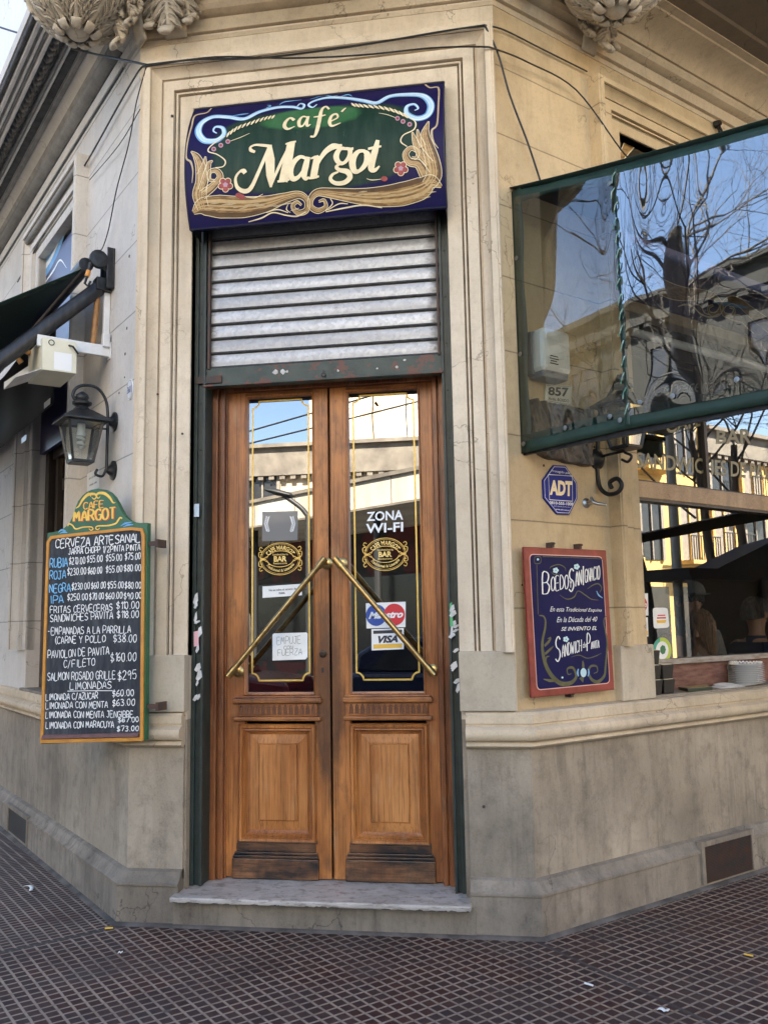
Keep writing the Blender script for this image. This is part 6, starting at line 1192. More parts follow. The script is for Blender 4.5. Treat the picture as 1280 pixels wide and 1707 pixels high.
ZL = zm(0, 380, 4.492); lp_ = lambda p: LW.px(*ZL(p), -.05)
t = thing('painted_board', 'navy painted board with pale blue swirls in the head of the left window', 'sign', LW.P(1.85, 3.3, -.06)); b = MB(); b.box(LW, 1.302, 2.398, 2.95, 4.55, -.09, -.053); part(b, 'panel', board_mat('navy_board_paint'), t)
bl, wl = MB(), MB(); S_ = 1/4.492/220
for pts, w in (([(150, 560), (250, 420), (360, 260), (440, 120), (500, -20)], [60, 150, 190, 130, 40]), ([(330, 800), (350, 740), (390, 700), (420, 730), (400, 760), (380, 745)], [20, 26, 20, 16, 10, 6])): paint(bl, pts, w, -.0526, 6, LW.P, lp_, S_)
for pts, w in (([(230, 460), (300, 350), (380, 230), (460, 60)], [20, 60, 44, 10]), ([(330, 420), (400, 320), (450, 240), (500, 300)], [10, 26, 16, 4]), ([(400, 720), (440, 690), (470, 710), (500, 672)], [4, 8, 8, 4]), ([(390, 690), (430, 670), (460, 690)], [3, 7, 3]), ([(150, 480), (220, 400), (300, 300)], [6, 22, 6])): paint(wl, pts, w, -.052, 6, LW.P, lp_, S_)
part(bl, 'blue_scroll', LBLUE, t); part(wl, 'white_scroll', WHITEP, t)
# left window
WL = MB(); WL.box(LW, 1.30, 1.37, 1.106, 3.0, -.22, -.12); WL.box(LW, 2.30, 2.40, 1.106, 3.0, -.26, -.10); WL = part(WL, 'window', WD, label='narrow dark wooden window of the left wall', bevel=.004)
m = MB(); m.box(LW, 1.37, 2.30, 2.02, 2.10, -.22, -.13); m.box(LW, 1.37, 2.30, 1.106, 1.20, -.22, -.13); m.box(LW, 1.37, 2.30, 2.90, 3.0, -.22, -.13); m.box(LW, 2.18, 2.24, 1.2, 2.9, -.21, -.14); part(m, 'rail', WD, WL, bevel=.004)
m = MB(); m.box(LW, 1.37, 2.30, 1.20, 2.90, -.185, -.18); part(m, 'glass', GLASS_W, WL)
t = thing('window_lettering', 'faint grey capitals on the dark left window', 'lettering', LW.P(1.6, 2.3, -.178)); ZP = zm(0, 380, 3.283); lq = lambda p: LW.px(*ZP(p), -.176); b = MB()
for q, s in (([(326, 1375), (376, 1362), (376, 1425), (326, 1440)], 'PIC'), ([(338, 1050), (372, 1030), (372, 1090), (338, 1105)], 'R')): put_type(b, LW.P, [lq(p) for p in q], s, -.176, bold=.02)
part(b, 'letters', mat('faint_letters', (.16, .15, .14), .5), t)

# ------------------------------------------------------------------ right awning with its clear end curtain
CANV = mat('dark_green_canvas', (0.008, 0.030, 0.022), .55, c2=(0.013, 0.042, 0.031), sc=7, bump=.15, bsc=30); STEEL = mat('dull_steel', (.30, .31, .31), .35, .9)
AW = thing('awning', 'dark green awning with a clear plastic end curtain over the right window', 'awning', RW.P(1.5, 2.45, .7))
etop = lambda d: 3.955-.262*d+.018*d*d; ebot = lambda d: 2.462-.045*max(0, d-.7)
m = MB(); m.grid(lambda u, v: RW.P(S0-.02+4.6*u, etop(2.05*v)+.02-.03*math.sin(u*math.pi*7)**2*math.sin(v*math.pi), 2.05*v), 30, 14); part(m, 'canvas', CANV, AW, smooth=True, solid=.003)
m = MB(); DM_ = 2.05; n_ = 30
def bandf(lo, hi, o): 
    def f(u, v): d = DM_*u; return EN.P(d, lo(d)*(1-v)+hi(d)*v, o+.004*math.sin(u*40)*v)
    return f
m.grid(bandf(lambda d: etop(d)-.085+.03*math.sin(d*5), etop, .004), n_, 3); m.grid(bandf(lambda d: ebot(d)-.010, lambda d: ebot(d)+.088, .004), n_, 3); m.grid(lambda u, v: EN.P(.075*u+.006*math.sin(v*17)*u, 2.46+1.49*v, .004), 2, 20); m.grid(lambda u, v: EN.P(.705+.03*u, 2.46+(etop(.72)-2.46)*v, .007+.004*math.sin(v*60)), 2, 60); part(m, 'canvas_edge', CANV, AW, smooth=True, solid=.002)
m = MB(); m.bar(EN.P(0, etop(0)-.02, -.02), EN.P(DM_, etop(DM_)-.02, -.02), .025, .025); m.bar(EN.P(0.0, 2.46, -.02), EN.P(DM_, ebot(DM_)+.0, -.02), .02, .03); m.bar(EN.P(DM_, 2.38, -.02), EN.P(DM_, etop(DM_), -.02), .03, .03, (1, 0, 0)); m.bar(RW.P(S0, etop(DM_)-.02, DM_), RW.P(4.65, etop(DM_)-.02, DM_), .04, .04); part(m, 'frame', BLACKM, AW)
m = MB(); m.grid(lambda u, v: RW.P(S0+4.55*u, etop(DM_)-.22*v+.02*math.sin(u*70)*v, DM_+.02), 60, 3); part(m, 'valance', CANV, AW, smooth=True, solid=.002)
def plastic(nm='clear_plastic', tint=(.58, .63, .63), refl=.26, fres=.8):
    return glassy(nm, tint, refl, .012, (.95, .97, 1.0), (1.3, .0020, (1, 1, .8)), fres)
PLAS = plastic(); PLAS2 = plastic('hazy_plastic', (.70, .76, .75), .09, .5)
def sheet(d0, d1, seed, pm):
    m = MB(); rr = random.Random(seed); K = [(rr.uniform(4, 11), rr.uniform(2, 7), rr.uniform(0, 6)) for _ in range(6)]
    def f(u, v):
        d = d0+(d1-d0)*u; lo, hi = ebot(d)+.05, etop(d)-.04; z = lo+(hi-lo)*v; e = math.sin(math.pi*u)**.6*math.sin(math.pi*v)**.6
        w = .0009*sum(math.sin(a*.55*d+b*.6*z+c) for a, b, c in K)*e
        w += .0032*math.sin(30*(u*.8+ (1-v)*.35*u))*math.exp(-((1-v)/.26)**2)*(math.exp(-(u/.22)**2)+math.exp(-((1-u)/.10)**2))   # gathers where it is laced to the top rail
        w += .0015*math.sin(26*u)*math.exp(-(v/.09)**2)
        return EN.P(d, z, .010+w)
    m.grid(f, 90, 90); part(m, 'clear_sheet', pm, AW, smooth=True)
sheet(.02, .715, 3, PLAS2); sheet(.725, DM_, 5, PLAS)
m = MB(); rr = random.Random(6)
for k in range(16): z = 2.52+k*.078; d = .716+rr.uniform(-.008, .008); m.tube([EN.P(d-.012, z, .016), EN.P(d+rr.uniform(-.004, .012), z+.03, .024), EN.P(d+.012, z+.05, .016)], .0035, 6)
part(m, 'seam_lacing', mat('shiny_green_tape', (.05, .17, .12), .15, c2=(.3, .42, .38), sc=40), AW, smooth=True)
m = MB()
for d, z in ((.03, 2.50), (.33, 2.53), (.62, 2.53), (.68, 2.50), (.80, 2.56), (.98, 2.55), (1.30, 2.55), (.69, 3.70), (.03, 3.0), (.03, 3.55)): m.lathe(EN.P(d, z, .014), [(.013, 0), (.013, .003), (.006, .004)], axis=EN.n, n=12)
part(m, 'eyelet', STEEL, AW, smooth=40)

# ------------------------------------------------------------------ left awning, lamp box, lanterns
EL = Pl(OL+UL*.45, NL, UL)                        # upright plane across the left pavement
AL = thing('awning', 'dark green folding awning with black arm over the left window', 'awning', LW.P(1.5, 3.0, .4))
ca = EL.px(148, 437); cb = EL.px(-4, 499); k_ = (cb[1]-ca[1])/(cb[0]-ca[0])
m = MB(); m.grid(lambda u, v: LW.P(.47+3.6*u, ca[1]+k_*(v*1.5-ca[0]*0)*1.0 - .0 if False else ca[1]+k_*(.02+1.5*v), .14+1.5*v), 24, 12); part(m, 'canvas', CANV, AL, smooth=True, solid=.003)
m = MB(); aa, ab = EL.px(170, 476), EL.px(2, 600); d_ = ((ab[0]-aa[0]), (ab[1]-aa[1])); m.tube([LW.P(.50, aa[1], aa[0]), LW.P(.50, ab[1]+d_[1]*.9, ab[0]+d_[0]*.9)], .047, 14); part(m, 'arm', mat('black_arm', (.012, .012, .014), .4, c2=(.03, .03, .032), sc=12, stretch=(3, 3, .6)), AL, smooth=True)
m = MB(); m.tube([LW.P(.47, ca[1]-.01, .16), LW.P(4.1, ca[1]-.01, .16)], .045, 14); part(m, 'roller', BLACKM, AL, smooth=True)
m = MB(); m.grid(lambda u, v: LW.P(1.28+3.4*u, 3.10+.62*v,   .13+.006*math.sin(u*22)), 60, 4); part(m, 'drop_cloth', mat('black_canvas', (.004, .005, .006), .9), AL, smooth=True, solid=.003)
m = MB(); m.box(LW, .40, .55, 3.665, 3.93, .002, .012); m.box(LW, .40, .412, 3.665, 3.93, .012, .05); m.box(LW, .538, .55, 3.665, 3.93, .012, .05); m.lathe(LW.P(.43, 3.84, .10), [(.058, 0), (.058, .03), (.03, .035)], axis=-UL, n=18); m.bar(LW.P(.43, 3.84, .10), LW.P(.43, 3.79, .02), .03, .04); m.box(LW, .44, .53, 3.66, 3.74, .01, .10)
for z in (3.69, 3.90):
    for s in (.425, .525): m.lathe(LW.P(s, z, .012), [(.009, 0), (.006, .008)], axis=LW.n, n=8)
part(m, 'wall_plate', BLACKM, AL, bevel=.003)
m = MB(); m.tube([LW.P(.40, 3.80, .155), LW.P(.40, 3.73, .165)], .010, 8); m.tube([LW.P(.40, 3.735, .165), LW.P(.40, 3.66, .185), LW.P(.40, 3.645, .165), LW.P(.40, 3.68, .150)], .008, 8); part(m, 'crank_hook', BLACKM, AL, smooth=True)
m = MB(); m.tube([LW.P(.40, 3.745, .163), LW.P(.40, 3.705, .174)], .015, 10); part(m, 'orange_sleeve', mat('orange_plastic', (.62, .26, .04), .5), AL, smooth=True)
for q in ((45, 728), (84, 668)):
    a = LW.px(*q, .145); m = MB(); m.box8([LW.P(a[0]-.03, a[1]-.03, .150), LW.P(a[0]+.13, a[1]-.03, .150), LW.P(a[0]+.13, a[1]-.03, .153), LW.P(a[0]-.03, a[1]-.03, .153), LW.P(a[0]-.03, a[1]+.012, .150), LW.P(a[0]+.13, a[1]+.012, .150), LW.P(a[0]+.13, a[1]+.012, .153), LW.P(a[0]-.03, a[1]+.012, .153)]); part(m, 'pale_tab', WPL, AL)
# lamp box on its bracket
WBOX = mat('cream_metal', (.74, .71, .56), .45, c2=(.66, .62, .47), sc=6); WMET = mat('white_metal', (.74, .74, .73), .45, c2=(.62, .61, .6), sc=8)
LB = thing('box_light', 'cream metal box light on a white bracket beside the left awning', 'light', LW.P(.5, 2.92, .3))
EL2 = Pl(OL+UL*.40, NL, UL); f = [EL2.px(*ZL(p)) for p in ((320, 1060), (575, 1092), (580, 858), (322, 815))]
m = MB(); m.box8([LW.P(.40, b, a) for a, b in (f[0], f[1])] + [LW.P(.76, f[1][1]+.0, f[1][0]), LW.P(.76, f[0][1], f[0][0])] + [LW.P(.40, b, a) for a, b in (f[3], f[2])] + [LW.P(.76, f[2][1], f[2][0]), LW.P(.76, f[3][1], f[3][0])]); part(m, 'housing', WBOX, LB, bevel=.004)
m = MB(); g = [EL2.px(*ZL(p)) for p in ((405, 1058), (538, 1078), (540, 945), (408, 925))]; m.add([LW.P(.3985, b, a) for a, b in g], [(0, 1, 2, 3)]); part(m, 'label', mat('white_label', (.84, .84, .84), .6), LB)
g = EL2.px(*ZL((388, 858))); m = MB(); m.tube([LW.P(.398, g[1]+.016*math.sin(t), g[0]+.016*math.cos(t)) for t in np.linspace(0, 6.28, 15)], .0025, 6); g = EL2.px(*ZL((520, 880))); m.tube([LW.P(.40, g[1], g[0]), LW.P(.37, g[1]-.012, g[0]-.015), LW.P(.38, g[1]-.05, g[0]-.05)], .006, 8); part(m, 'wire', BLACKM, LB, smooth=True)
ft = f[3][1]
m = MB(); m.add([LW.P(.42, f[0][1]+.01, f[0][0]+.003), LW.P(.74, f[0][1]+.01, f[0][0]+.003), LW.P(.80, f[0][1]-.045, f[0][0]+.13), LW.P(.48, f[0][1]-.045, f[0][0]+.13)], [(0, 1, 2, 3)]); m.add([LW.P(.74, f[0][1]+.01, f[0][0]+.003), LW.P(.74, f[0][1]+.11, f[0][0]+.003), LW.P(.80, f[0][1]+.0, f[0][0]+.13), LW.P(.80, f[0][1]-.045, f[0][0]+.13)], [(0, 1, 2, 3)]); part(m, 'reflector', WMET, LB, solid=.003)
m = MB(); m.box(LW, .445, .470, 3.235, 3.305, .0, .44); m.box(LW, .43, .485, 3.22, 3.33, .001, .012); m.box(LW, .425, .475, 3.29, 3.38, .013, .055); part(m, 'bracket', WMET, LB, bevel=.004)
m = MB(); m.box(LW, .475, .515, 3.335, 3.66, .002, .04); part(m, 'conduit', WMET, LB, bevel=.004)
m = MB(); m.tube([LW.P(.50, 3.72, .075), LW.P(.50, 3.55, .08), LW.P(.49, 3.30, .10)], .018, 10); part(m, 'brown_pipe', mat('brown_tape', (.36, .17, .05), .5, c2=(.24, .11, .03), sc=22), LB, smooth=True)
m = MB(); m.tube([LW.P(.70, f[3][1]-.02, f[3][0]), LW.P(.70, f[3][1]+.0, f[3][0]+.06), LW.P(.70, f[3][1]-.05, f[3][0]+.085), LW.P(.70, f[3][1]-.09, f[3][0]+.05)], .018, 10); part(m, 'elbow_pipe', bpy.data.materials['brown_tape'], LB, smooth=True)
# lanterns
LGL = glassy('lantern_glass', (.82, .84, .80), .10, .05)
def lantern(pl, s, o, zb, label, arm):
    L_ = thing('wall_lantern', label, 'lantern', pl.P(s, zb-.05, 0), 'black wall lanterns beside the corner')
    F = lambda x, y, z: pl.P(s+x, z, o+y); wt_, wb_ = .098, .058; zt_ = zb+.235
    m = MB()
    for i in range(4):
        a, b = math.pi/4+i*math.pi/2, math.pi/4+(i+1)*math.pi/2; r2 = math.sqrt(2)
        p, q = F(wb_*r2*math.cos(a), wb_*r2*math.sin(a), zb), F(wt_*r2*math.cos(a), wt_*r2*math.sin(a), zt_); p2, q2 = F(wb_*r2*math.cos(b), wb_*r2*math.sin(b), zb), F(wt_*r2*math.cos(b), wt_*r2*math.sin(b), zt_)
        m.bar(p, q, .014, .014, (1, .3, 0)); m.bar(p, p2, .016, .014); m.bar(q, q2, .016, .016)
    m.box(pl, s-wb_, s+wb_, zb-.012, zb-.002, o-wb_, o+wb_); part(m, 'cage', BLACKM, L_)
    m = MB(); rw = .135; m.add([F(sx*rw, sy*rw, zt_) for sx, sy in ((-1, -1), (1, -1), (1, 1), (-1, 1))] + [F(sx*rw, sy*rw, zt_+.012) for sx, sy in ((-1, -1), (1, -1), (1, 1), (-1, 1))] + [F(sx*.05, sy*.05, zt_+.075) for sx, sy in ((-1, -1), (1, -1), (1, 1), (-1, 1))],
        [(3, 2, 1, 0), (8, 9, 10, 11)] + [(i, (i+1) % 4, 4+(i+1) % 4, 4+i) for i in range(4)] + [(4+i, 4+(i+1) % 4, 8+(i+1) % 4, 8+i) for i in range(4)]); part(m, 'roof', BLACKM, L_, bevel=.002)
    m = MB(); m.lathe(F(0, 0, zt_+.07), [(.046, 0), (.050, .012), (.040, .022), (.036, .030), (.056, .042), (.058, .054), (.040, .064), (.034, .070), (.040, .084), (.036, .100), (.020, .114), (.008, .122)], n=18); part(m, 'finial', BLACKM, L_, smooth=True)
    m = MB()
    for i in range(4):
        a, b = math.pi/4+i*math.pi/2, math.pi/4+(i+1)*math.pi/2; r2 = math.sqrt(2)*.985
        m.add([F(wb_*r2*math.cos(a), wb_*r2*math.sin(a), zb), F(wb_*r2*math.cos(b), wb_*r2*math.sin(b), zb), F(wt_*r2*math.cos(b), wt_*r2*math.sin(b), zt_), F(wt_*r2*math.cos(a), wt_*r2*math.sin(a), zt_)], [(0, 1, 2, 3)])
    part(m, 'glass', LGL, L_)
    m = MB(); m.lathe(F(0, 0, zt_-.075), [(.022, .07), (.022, .02), (.026, .015), (.026, -.005)], n=12); m.tube([F(.020*math.cos(t), .020*math.sin(t), zt_-.08-t*.0052) for t in np.linspace(0, 4*math.pi, 40)], .0075, 8); part(m, 'bulb', mat('white_bulb', (.82, .82, .78), .4), L_, smooth=True)
    m = MB(); arm(m, F, zt_); part(m, 'arm', BLACKM, L_, smooth=50); return L_
def arm_l(m, F, zt_):
    o = -.20
    path = smooth_pts([F(0, o+.045, zt_-.27), F(0, o+.045, zt_-.1), F(0, o+.045, zt_+.06), F(0, o+.06, zt_+.16), F(0, o+.11, zt_+.225), F(0, o+.18, zt_+.235), F(0, o+.235, zt_+.21), F(0, o+.255, zt_+.165), F(0, o+.235, zt_+.135), F(0, o+.21, zt_+.15)], 5); m.tube(path, .0095, 8)
    m.tube(smooth_pts([F(0, o+.045, zt_-.26), F(0, o+.07, zt_-.31), F(0, o+.11, zt_-.30), F(0, o+.10, zt_-.27)], 5), .008, 8)
    for dz in (0.03, -.27): m.lathe(F(0, o, zt_+dz), [(.060, 0), (.060, .012), (.035, .022), (.018, .045)], axis=LW.n, n=18)
    m.tube([F(0, o+.045, zt_-.02), F(0, o+.12, zt_-.02)], .006, 6)
lantern(LW, .335, .20, EL.px(142, 786)[1]+.035, 'black iron lantern on an arched arm above the chalkboard', arm_l)
ER = Pl(OR+UR*.70, NR, UR); rc = ER.px(1043, 752)
def arm_r(m, F, zt_):
    R = lambda p: F(0, ER.px(*p)[0]-rc[0], ER.px(*p)[1]); o = -rc[0]
    m.tube(smooth_pts([R((994, 700)), R((996, 740)), R((995, 770)), R((996, 795)), R((1001, 815)), R((1014, 824)), R((1030, 820)), R((1036, 808)), R((1028, 798)), R((1016, 804)), R((1019, 814))], 5), .013, 8)
    z = ER.px(995, 765)[1]; m.lathe(F(0, o, z), [(.062, 0), (.062, .012), (.04, .03), (.02, .05)], axis=RW.n, n=18); m.tube([R((996, 762)), R((1040, 752))], .008, 8); m.tube(smooth_pts([R((1040, 754)), R((1052, 760)), R((1046, 770)), R((1036, 766))], 4), .008, 8)
    m.tube([R((994, 700)), F(0, -.02, zt_+.19)], .010, 8)
lantern(RW, .70, rc[0], rc[1]+.02, 'black iron lantern half hidden behind the right awning curtain', arm_r)

t = card('paper_notice', 'small white printed sheet on the left wall behind the lantern', 'notice', [(146, 790), (166, 780), (166, 812), (146, 826)], PAPER, .002, .0008, LW, lambda p: LW.px(p[0], p[1], .002))
typ(t, 'printing', INK, [([(149, 797), (163, 790), (163, 793), (149, 800)], '2012 0841', dict(bold=.02)), ([(150, 808), (162, 802), (162, 805), (150, 811)], '1000 08', dict(bold=.02))], .0032, lambda p: LW.px(p[0], p[1], .002), LW)
# ------------------------------------------------------------------ cables across the facade
def cable(label, pts, r=.006):
    m = MB(); m.tube(smooth_pts(pts, 6), r, 6); c = np.mean(np.array(pts), 0); tag(m.build('cable', BLACKM, loc=tuple(c), smooth=True), label, 'cable', 'black cables strung over the facade')
fp = lambda x, y, o=.115: FA.P(*FA.px(x, y, o), o); rq = lambda x, y, o=.05: RW.P(*RW.px(x, y, o), o); lq2 = lambda x, y, o=.03: LW.P(*LW.px(x, y, o), o)
J = fp(245, 108, .10)
def ray_at(x, y, dist): d = RIGHT*((x-640)/FPX)-UP*((y-853.5)/FPX)+FWD; return tuple(CAM+d/np.linalg.norm(d)*dist)
cable('black cable running in from the street to the left corner of the cornice', [ray_at(-60, 26, 8.5), ray_at(60, 64, 7.4), ray_at(150, 88, 6.7), J], .007)
cable('black cable sagging over the top of the door surround', [J, fp(330, 99), fp(430, 97), fp(540, 84), fp(640, 69), fp(740, 52), fp(808, 42, .10)])
cable('thin second cable crossing just below the frieze', [fp(245, 110, .10), fp(360, 95), fp(480, 97), fp(600, 92), fp(720, 80), fp(800, 78), fp(826, 82, .08), rq(880, 104, .06), rq(960, 150, .05), rq(1035, 250, .12), rq(1060, 275, .10)], .005)
cable('dark cable hanging straight down from the right corner to the awning', [fp(808, 42, .10), rq(830, 90, .05), rq(850, 160, .05), rq(880, 240, .05), rq(905, 316, .05)])
cable('dark cable along the right frieze joint', [fp(808, 42, .10), rq(840, 50, .02), rq(900, 80, .02), rq(978, 119, .02)], .005)
cable('black cable dropping from the left corner behind the awning', [J, lq2(232, 118), lq2(200, 172), lq2(150, 262), lq2(100, 345), lq2(60, 415), lq2(30, 470)])
cable('thin grey drop cable curling down to the awning plate', [J, lq2(228, 170), lq2(215, 240), lq2(195, 315), lq2(182, 380), lq2(172, 412), lq2(166, 418)], .004)
cable('thin taut cable slanting across the left wall', [lq2(234, 182), lq2(200, 240), lq2(150, 300)], .003)
m = MB(); c = RW.px(1198, 205, .04); m.tube(smooth_pts([RW.P(c[0], c[1], .02), RW.P(c[0]+.02, c[1]-.12, .04), RW.P(c[0]+.05, c[1]-.20, .03), RW.P(c[0]+.06, c[1]-.1, .04), RW.P(c[0], c[1], .03)], 5), .008, 6); m.lathe(RW.P(*c, .01), [(.03, 0), (.02, .04)], axis=RW.n, n=8); tag(m.build('cable_loop', BLACKM, loc=RW.P(*c, .02), smooth=True), 'knotted black cable loop tied on the right frieze', 'cable')

# ------------------------------------------------------------------ things on the right sill
BOXM = mat('black_card', (.007, .0065, .0065), .5, c2=(.013, .012, .012), sc=20)
for i, (s, lv, lb) in enumerate(((1.135, 0, 'black square napkin holder at the bottom left of the sill stack'), (1.255, 0, 'black square napkin holder at the bottom right of the sill stack'), (1.13, 1, 'black square napkin holder in the middle left of the sill stack'), (1.25, 1, 'black square napkin holder at the upper right of the sill stack'), (1.125, 2, 'black square napkin holder topmost of the sill stack'))):
    z = 1.107+lv*.0875; o = -.045; t = thing('napkin_holder', lb, 'napkin holder', RW.P(s, z, o), 'napkin holders stacked on the sill'); m = MB()
    w0, w1 = .046, .055; m.box8([RW.P(s+sx*w0, z, o+sy*w0) for sx, sy in ((-1, -1), (1, -1), (1, 1), (-1, 1))] + [RW.P(s+sx*w1, z+.084, o+sy*w1) for sx, sy in ((-1, -1), (1, -1), (1, 1), (-1, 1))]); part(m, 'body', BOXM, t, bevel=.004)
    m = MB(); m.box(RW, s-w1*.8, s+w1*.8, z+.080, z+.0865, o-w1*.8, o+w1*.8); part(m, 'napkin', mat('orange_napkin', (.75, .32, .1), .8) if lv == 2 else mat('cream_napkin', (.7, .62, .4), .8), t)
t = thing('menu_folder', 'dark green menu folder with a golden cover picture lying on the sill', 'menu', RW.P(1.62, 1.107, -.03))
def slab(q, z0, z1): mb = MB(); mb.box8([RW.P(s, z0, o) for s, o in q]+[RW.P(s, z1, o) for s, o in q]); return mb
q = [(1.42, .015), (1.66, .022), (1.82, -.10), (1.52, -.125)]; part(slab(q, 1.107, 1.116), 'folder', mat('green_folder', (.012, .03, .018), .3), t, bevel=.002); part(slab([(a-.008, b+.004) for a, b in q], 1.1165, 1.126), 'folder', mat('green_folder', (.012, .03, .018), .3), t, bevel=.002)
t2 = NT('gold_cover'); t2.set(t2.mix(t2.ramp(t2.noise(t2.pos(), 7, 2), .3, .7), (.06, .08, .03), (.55, .42, .14)), .3); part(slab([(1.445, .0), (1.645, .008), (1.775, -.092), (1.53, -.112)], 1.1263, 1.1268), 'cover_picture', t2.m, t)
for i, (q, z, lb) in enumerate(([[(1.78, .0), (2.02, .02), (2.10, -.13), (1.86, -.14)], 1.107, 'white paper sheet lying flat beside the menu folder'], [[(1.86, -.02), (2.16, .012), (2.2, -.12), (1.92, -.15)], 1.112, 'white paper sheet curling near the plates'])):
    a = np.array(q); m = MB(); m.grid(lambda u, v: RW.P(*(lambda p: (p[0], z+.006*math.sin(u*5)*v+(.02*max(0, v-.6) if i else 0), p[1]))((a[0]*(1-u)+a[1]*u)*(1-v)+(a[3]*(1-u)+a[2]*u)*v)), 10, 10); tag(m.build('paper_sheet', PAPER, loc=RW.P(*a.mean(0)[:1], z, a.mean(0)[1]), smooth=True, solid=.0015), lb, 'paper')
PLATE = mat('white_china', (.78, .78, .77), .15)
first = None
for k in range(11):
    c = RW.P(2.17, 1.107+k*.0118, -.06)
    if first is None:
        m = MB(); m.lathe(c, [(.045, 0), (.06, .001), (.075, .006), (.112, .017), (.114, .0185), (.110, .0185), (.074, .009), (.0, .007)], n=36); first = m.build('plate', PLATE, loc=c, smooth=35)
        o = first
    else: o = first.copy(); COL.objects.link(o); o.location = c
    tag(o, 'white round plate in the stack on the right sill', 'plate', 'plates stacked on the sill')
m = MB(); rr = random.Random(3)
for k in range(26): a = k*.241; m.lathe(RW.P(2.17+.095*math.cos(a), 1.253+rr.uniform(0, .004), -.06+.095*math.sin(a)), [(.002, -.006), (.008, -.003), (.008, .003), (.002, .006)], n=8)
tag(m.build('bead_string', WPL, loc=RW.P(2.17, 1.25, -.06), smooth=True), 'string of white beads lying on top of the plate stack', 'beads')

# ------------------------------------------------------------------ people seated inside, seen through the right window
SKIN = mat('skin', (.36, .20, .13), .6, c2=(.40, .23, .16), sc=12)
def person(pos, rz, label, coat, hairm, hair, turn=0, seat=.62, stripe=None, cap=None):
    t = thing('person', label, 'person', tuple(pos)); ca, sa = math.cos(rz), math.sin(rz)
    Wp = lambda x, y, z: (pos[0]+x*ca-y*sa, pos[1]+x*sa+y*ca, pos[2]+z)
    def skin(name, V, E, Rd, m, sub=2):
        base = np.array(t['_w']); me = bpy.data.meshes.new(name); me.from_pydata([tuple(np.array(Wp(*v))-base) for v in V], E, []); me.materials.append(m); o = bpy.data.objects.new(name, me); COL.objects.link(o); o.parent = t
        md = o.modifiers.new('skin', 'SKIN'); md.use_smooth_shade = True
        lay = me.skin_vertices[0] if len(me.skin_vertices) else None
        for i, r in enumerate(Rd): lay.data[i].radius = r if isinstance(r, tuple) else (r, r)
        lay.data[0].use_root = True; s = o.modifiers.new('sub', 'SUBSURF'); s.levels = sub; s.render_levels = sub; return o
    H = seat
    V = [(0, 0, H+.06), (0, .01, H+.28), (0, .0, H+.48), (0, -.01, H+.56), (0, -.015, H+.63), (0, -.02, H+.70), (0, -.015, H+.78), (0, -.01, H+.84),
         (-.17, 0, H+.47), (-.22, -.03, H+.22), (-.14, -.26, H+.16), (-.08, -.34, H+.17), (.17, 0, H+.47), (.22, -.03, H+.22), (.14, -.26, H+.16), (.08, -.34, H+.17),
         (-.10, -.06, H), (-.13, -.42, H+.02), (-.13, -.44, H-.40), (.10, -.06, H), (.13, -.42, H+.02), (.13, -.44, H-.40), (-.13, -.56, H-.44), (.13, -.56, H-.44)]
    E = [(0, 1), (1, 2), (2, 3), (3, 4), (4, 5), (5, 6), (6, 7), (2, 8), (8, 9), (9, 10), (10, 11), (2, 12), (12, 13), (13, 14), (14, 15), (0, 16), (16, 17), (17, 18), (0, 19), (19, 20), (20, 21), (18, 22), (21, 23)]
    Rd = [.13, .13, .11, .055, .055, .078, .088, .05, .06, .045, .036, .034, .06, .045, .036, .034, .085, .065, .045, .085, .065, .045, .03, .03]
    skin('body', V, E, Rd, SKIN)
    skin('jacket', V[:3]+[(0, -.0, H+.53)]+[V[8], V[9], V[10], V[12], V[13], V[14]], [(0, 1), (1, 2), (2, 3), (2, 4), (4, 5), (5, 6), (2, 7), (7, 8), (8, 9)], [(.165, .15), (.17, .14), (.145, .12), .072, .085, .066, .052, .085, .066, .052], coat)
    skin('trousers', [V[0], V[16], V[17], V[18], V[19], V[20], V[21]], [(0, 1), (1, 2), (2, 3), (0, 4), (4, 5), (5, 6)], [.15, .10, .08, .06, .10, .08, .06], M_DARK, 1)
    m = MB(); m.lathe(Wp(0, -.11, H+.705), [(.018, -.03), (.02, -.012), (.012, .015), (.006, .03)], n=8); part(m, 'nose', SKIN, t, smooth=True)
    m = MB()
    for sx in (-1, 1): m.lathe(Wp(sx*.088, -.005, H+.725), [(.004, -.03), (.016, -.012), (.018, .01), (.006, .03)], n=8)
    parts(m, 'ear', SKIN, t, smooth=True)
    m = MB()
    for sx in (-1, 1): m.lathe(Wp(sx*.034, -.094, H+.735), [(.003, -.008), (.010, 0), (.003, .008)], n=8)
    parts(m, 'eye', M_DARK, t, smooth=True)
    m = MB()
    def hf(u, v):
        a = u*2*math.pi; back = .5+.5*math.sin(a); low = (.005+.055*back) if hair == 'short' else (.02+.36*back**.5); z = H+.875-.0*v
        r = .097*math.sin(min(1, v*1.25)*math.pi/2); zz = H+.745+.112*math.cos(min(1, v*1.25)*math.pi/2) - max(0, v-.8)*5*low*(.8 if hair == 'short' else 1)
        return Wp(r*.92*math.cos(a), -.012+r*1.08*math.sin(a)*(1 if back > .4 else .9), zz)
    m.grid(hf, 28, 16); rs_ = random.Random(int(rz*100)+9)
    for _ in range(420):                           # loose locks lying over the scalp
        u, v = rs_.random(), rs_.uniform(.02, .98); P3 = [np.array(hf(u+rs_.gauss(0, .008)*k, min(1.0, v+.10*k))) for k in range(4)]; ctr_ = np.array(Wp(0, -.012, H+.745)); lift = rs_.uniform(.004, .011)
        m.tube([p+(p-ctr_)/np.linalg.norm(p-ctr_)*lift*(1.0 if 0 < i < 3 else .3) for i, p in enumerate(P3)], [.0042, .005, .004, .0015], 4)
    part(m, 'hair', hairm, t, smooth=True)
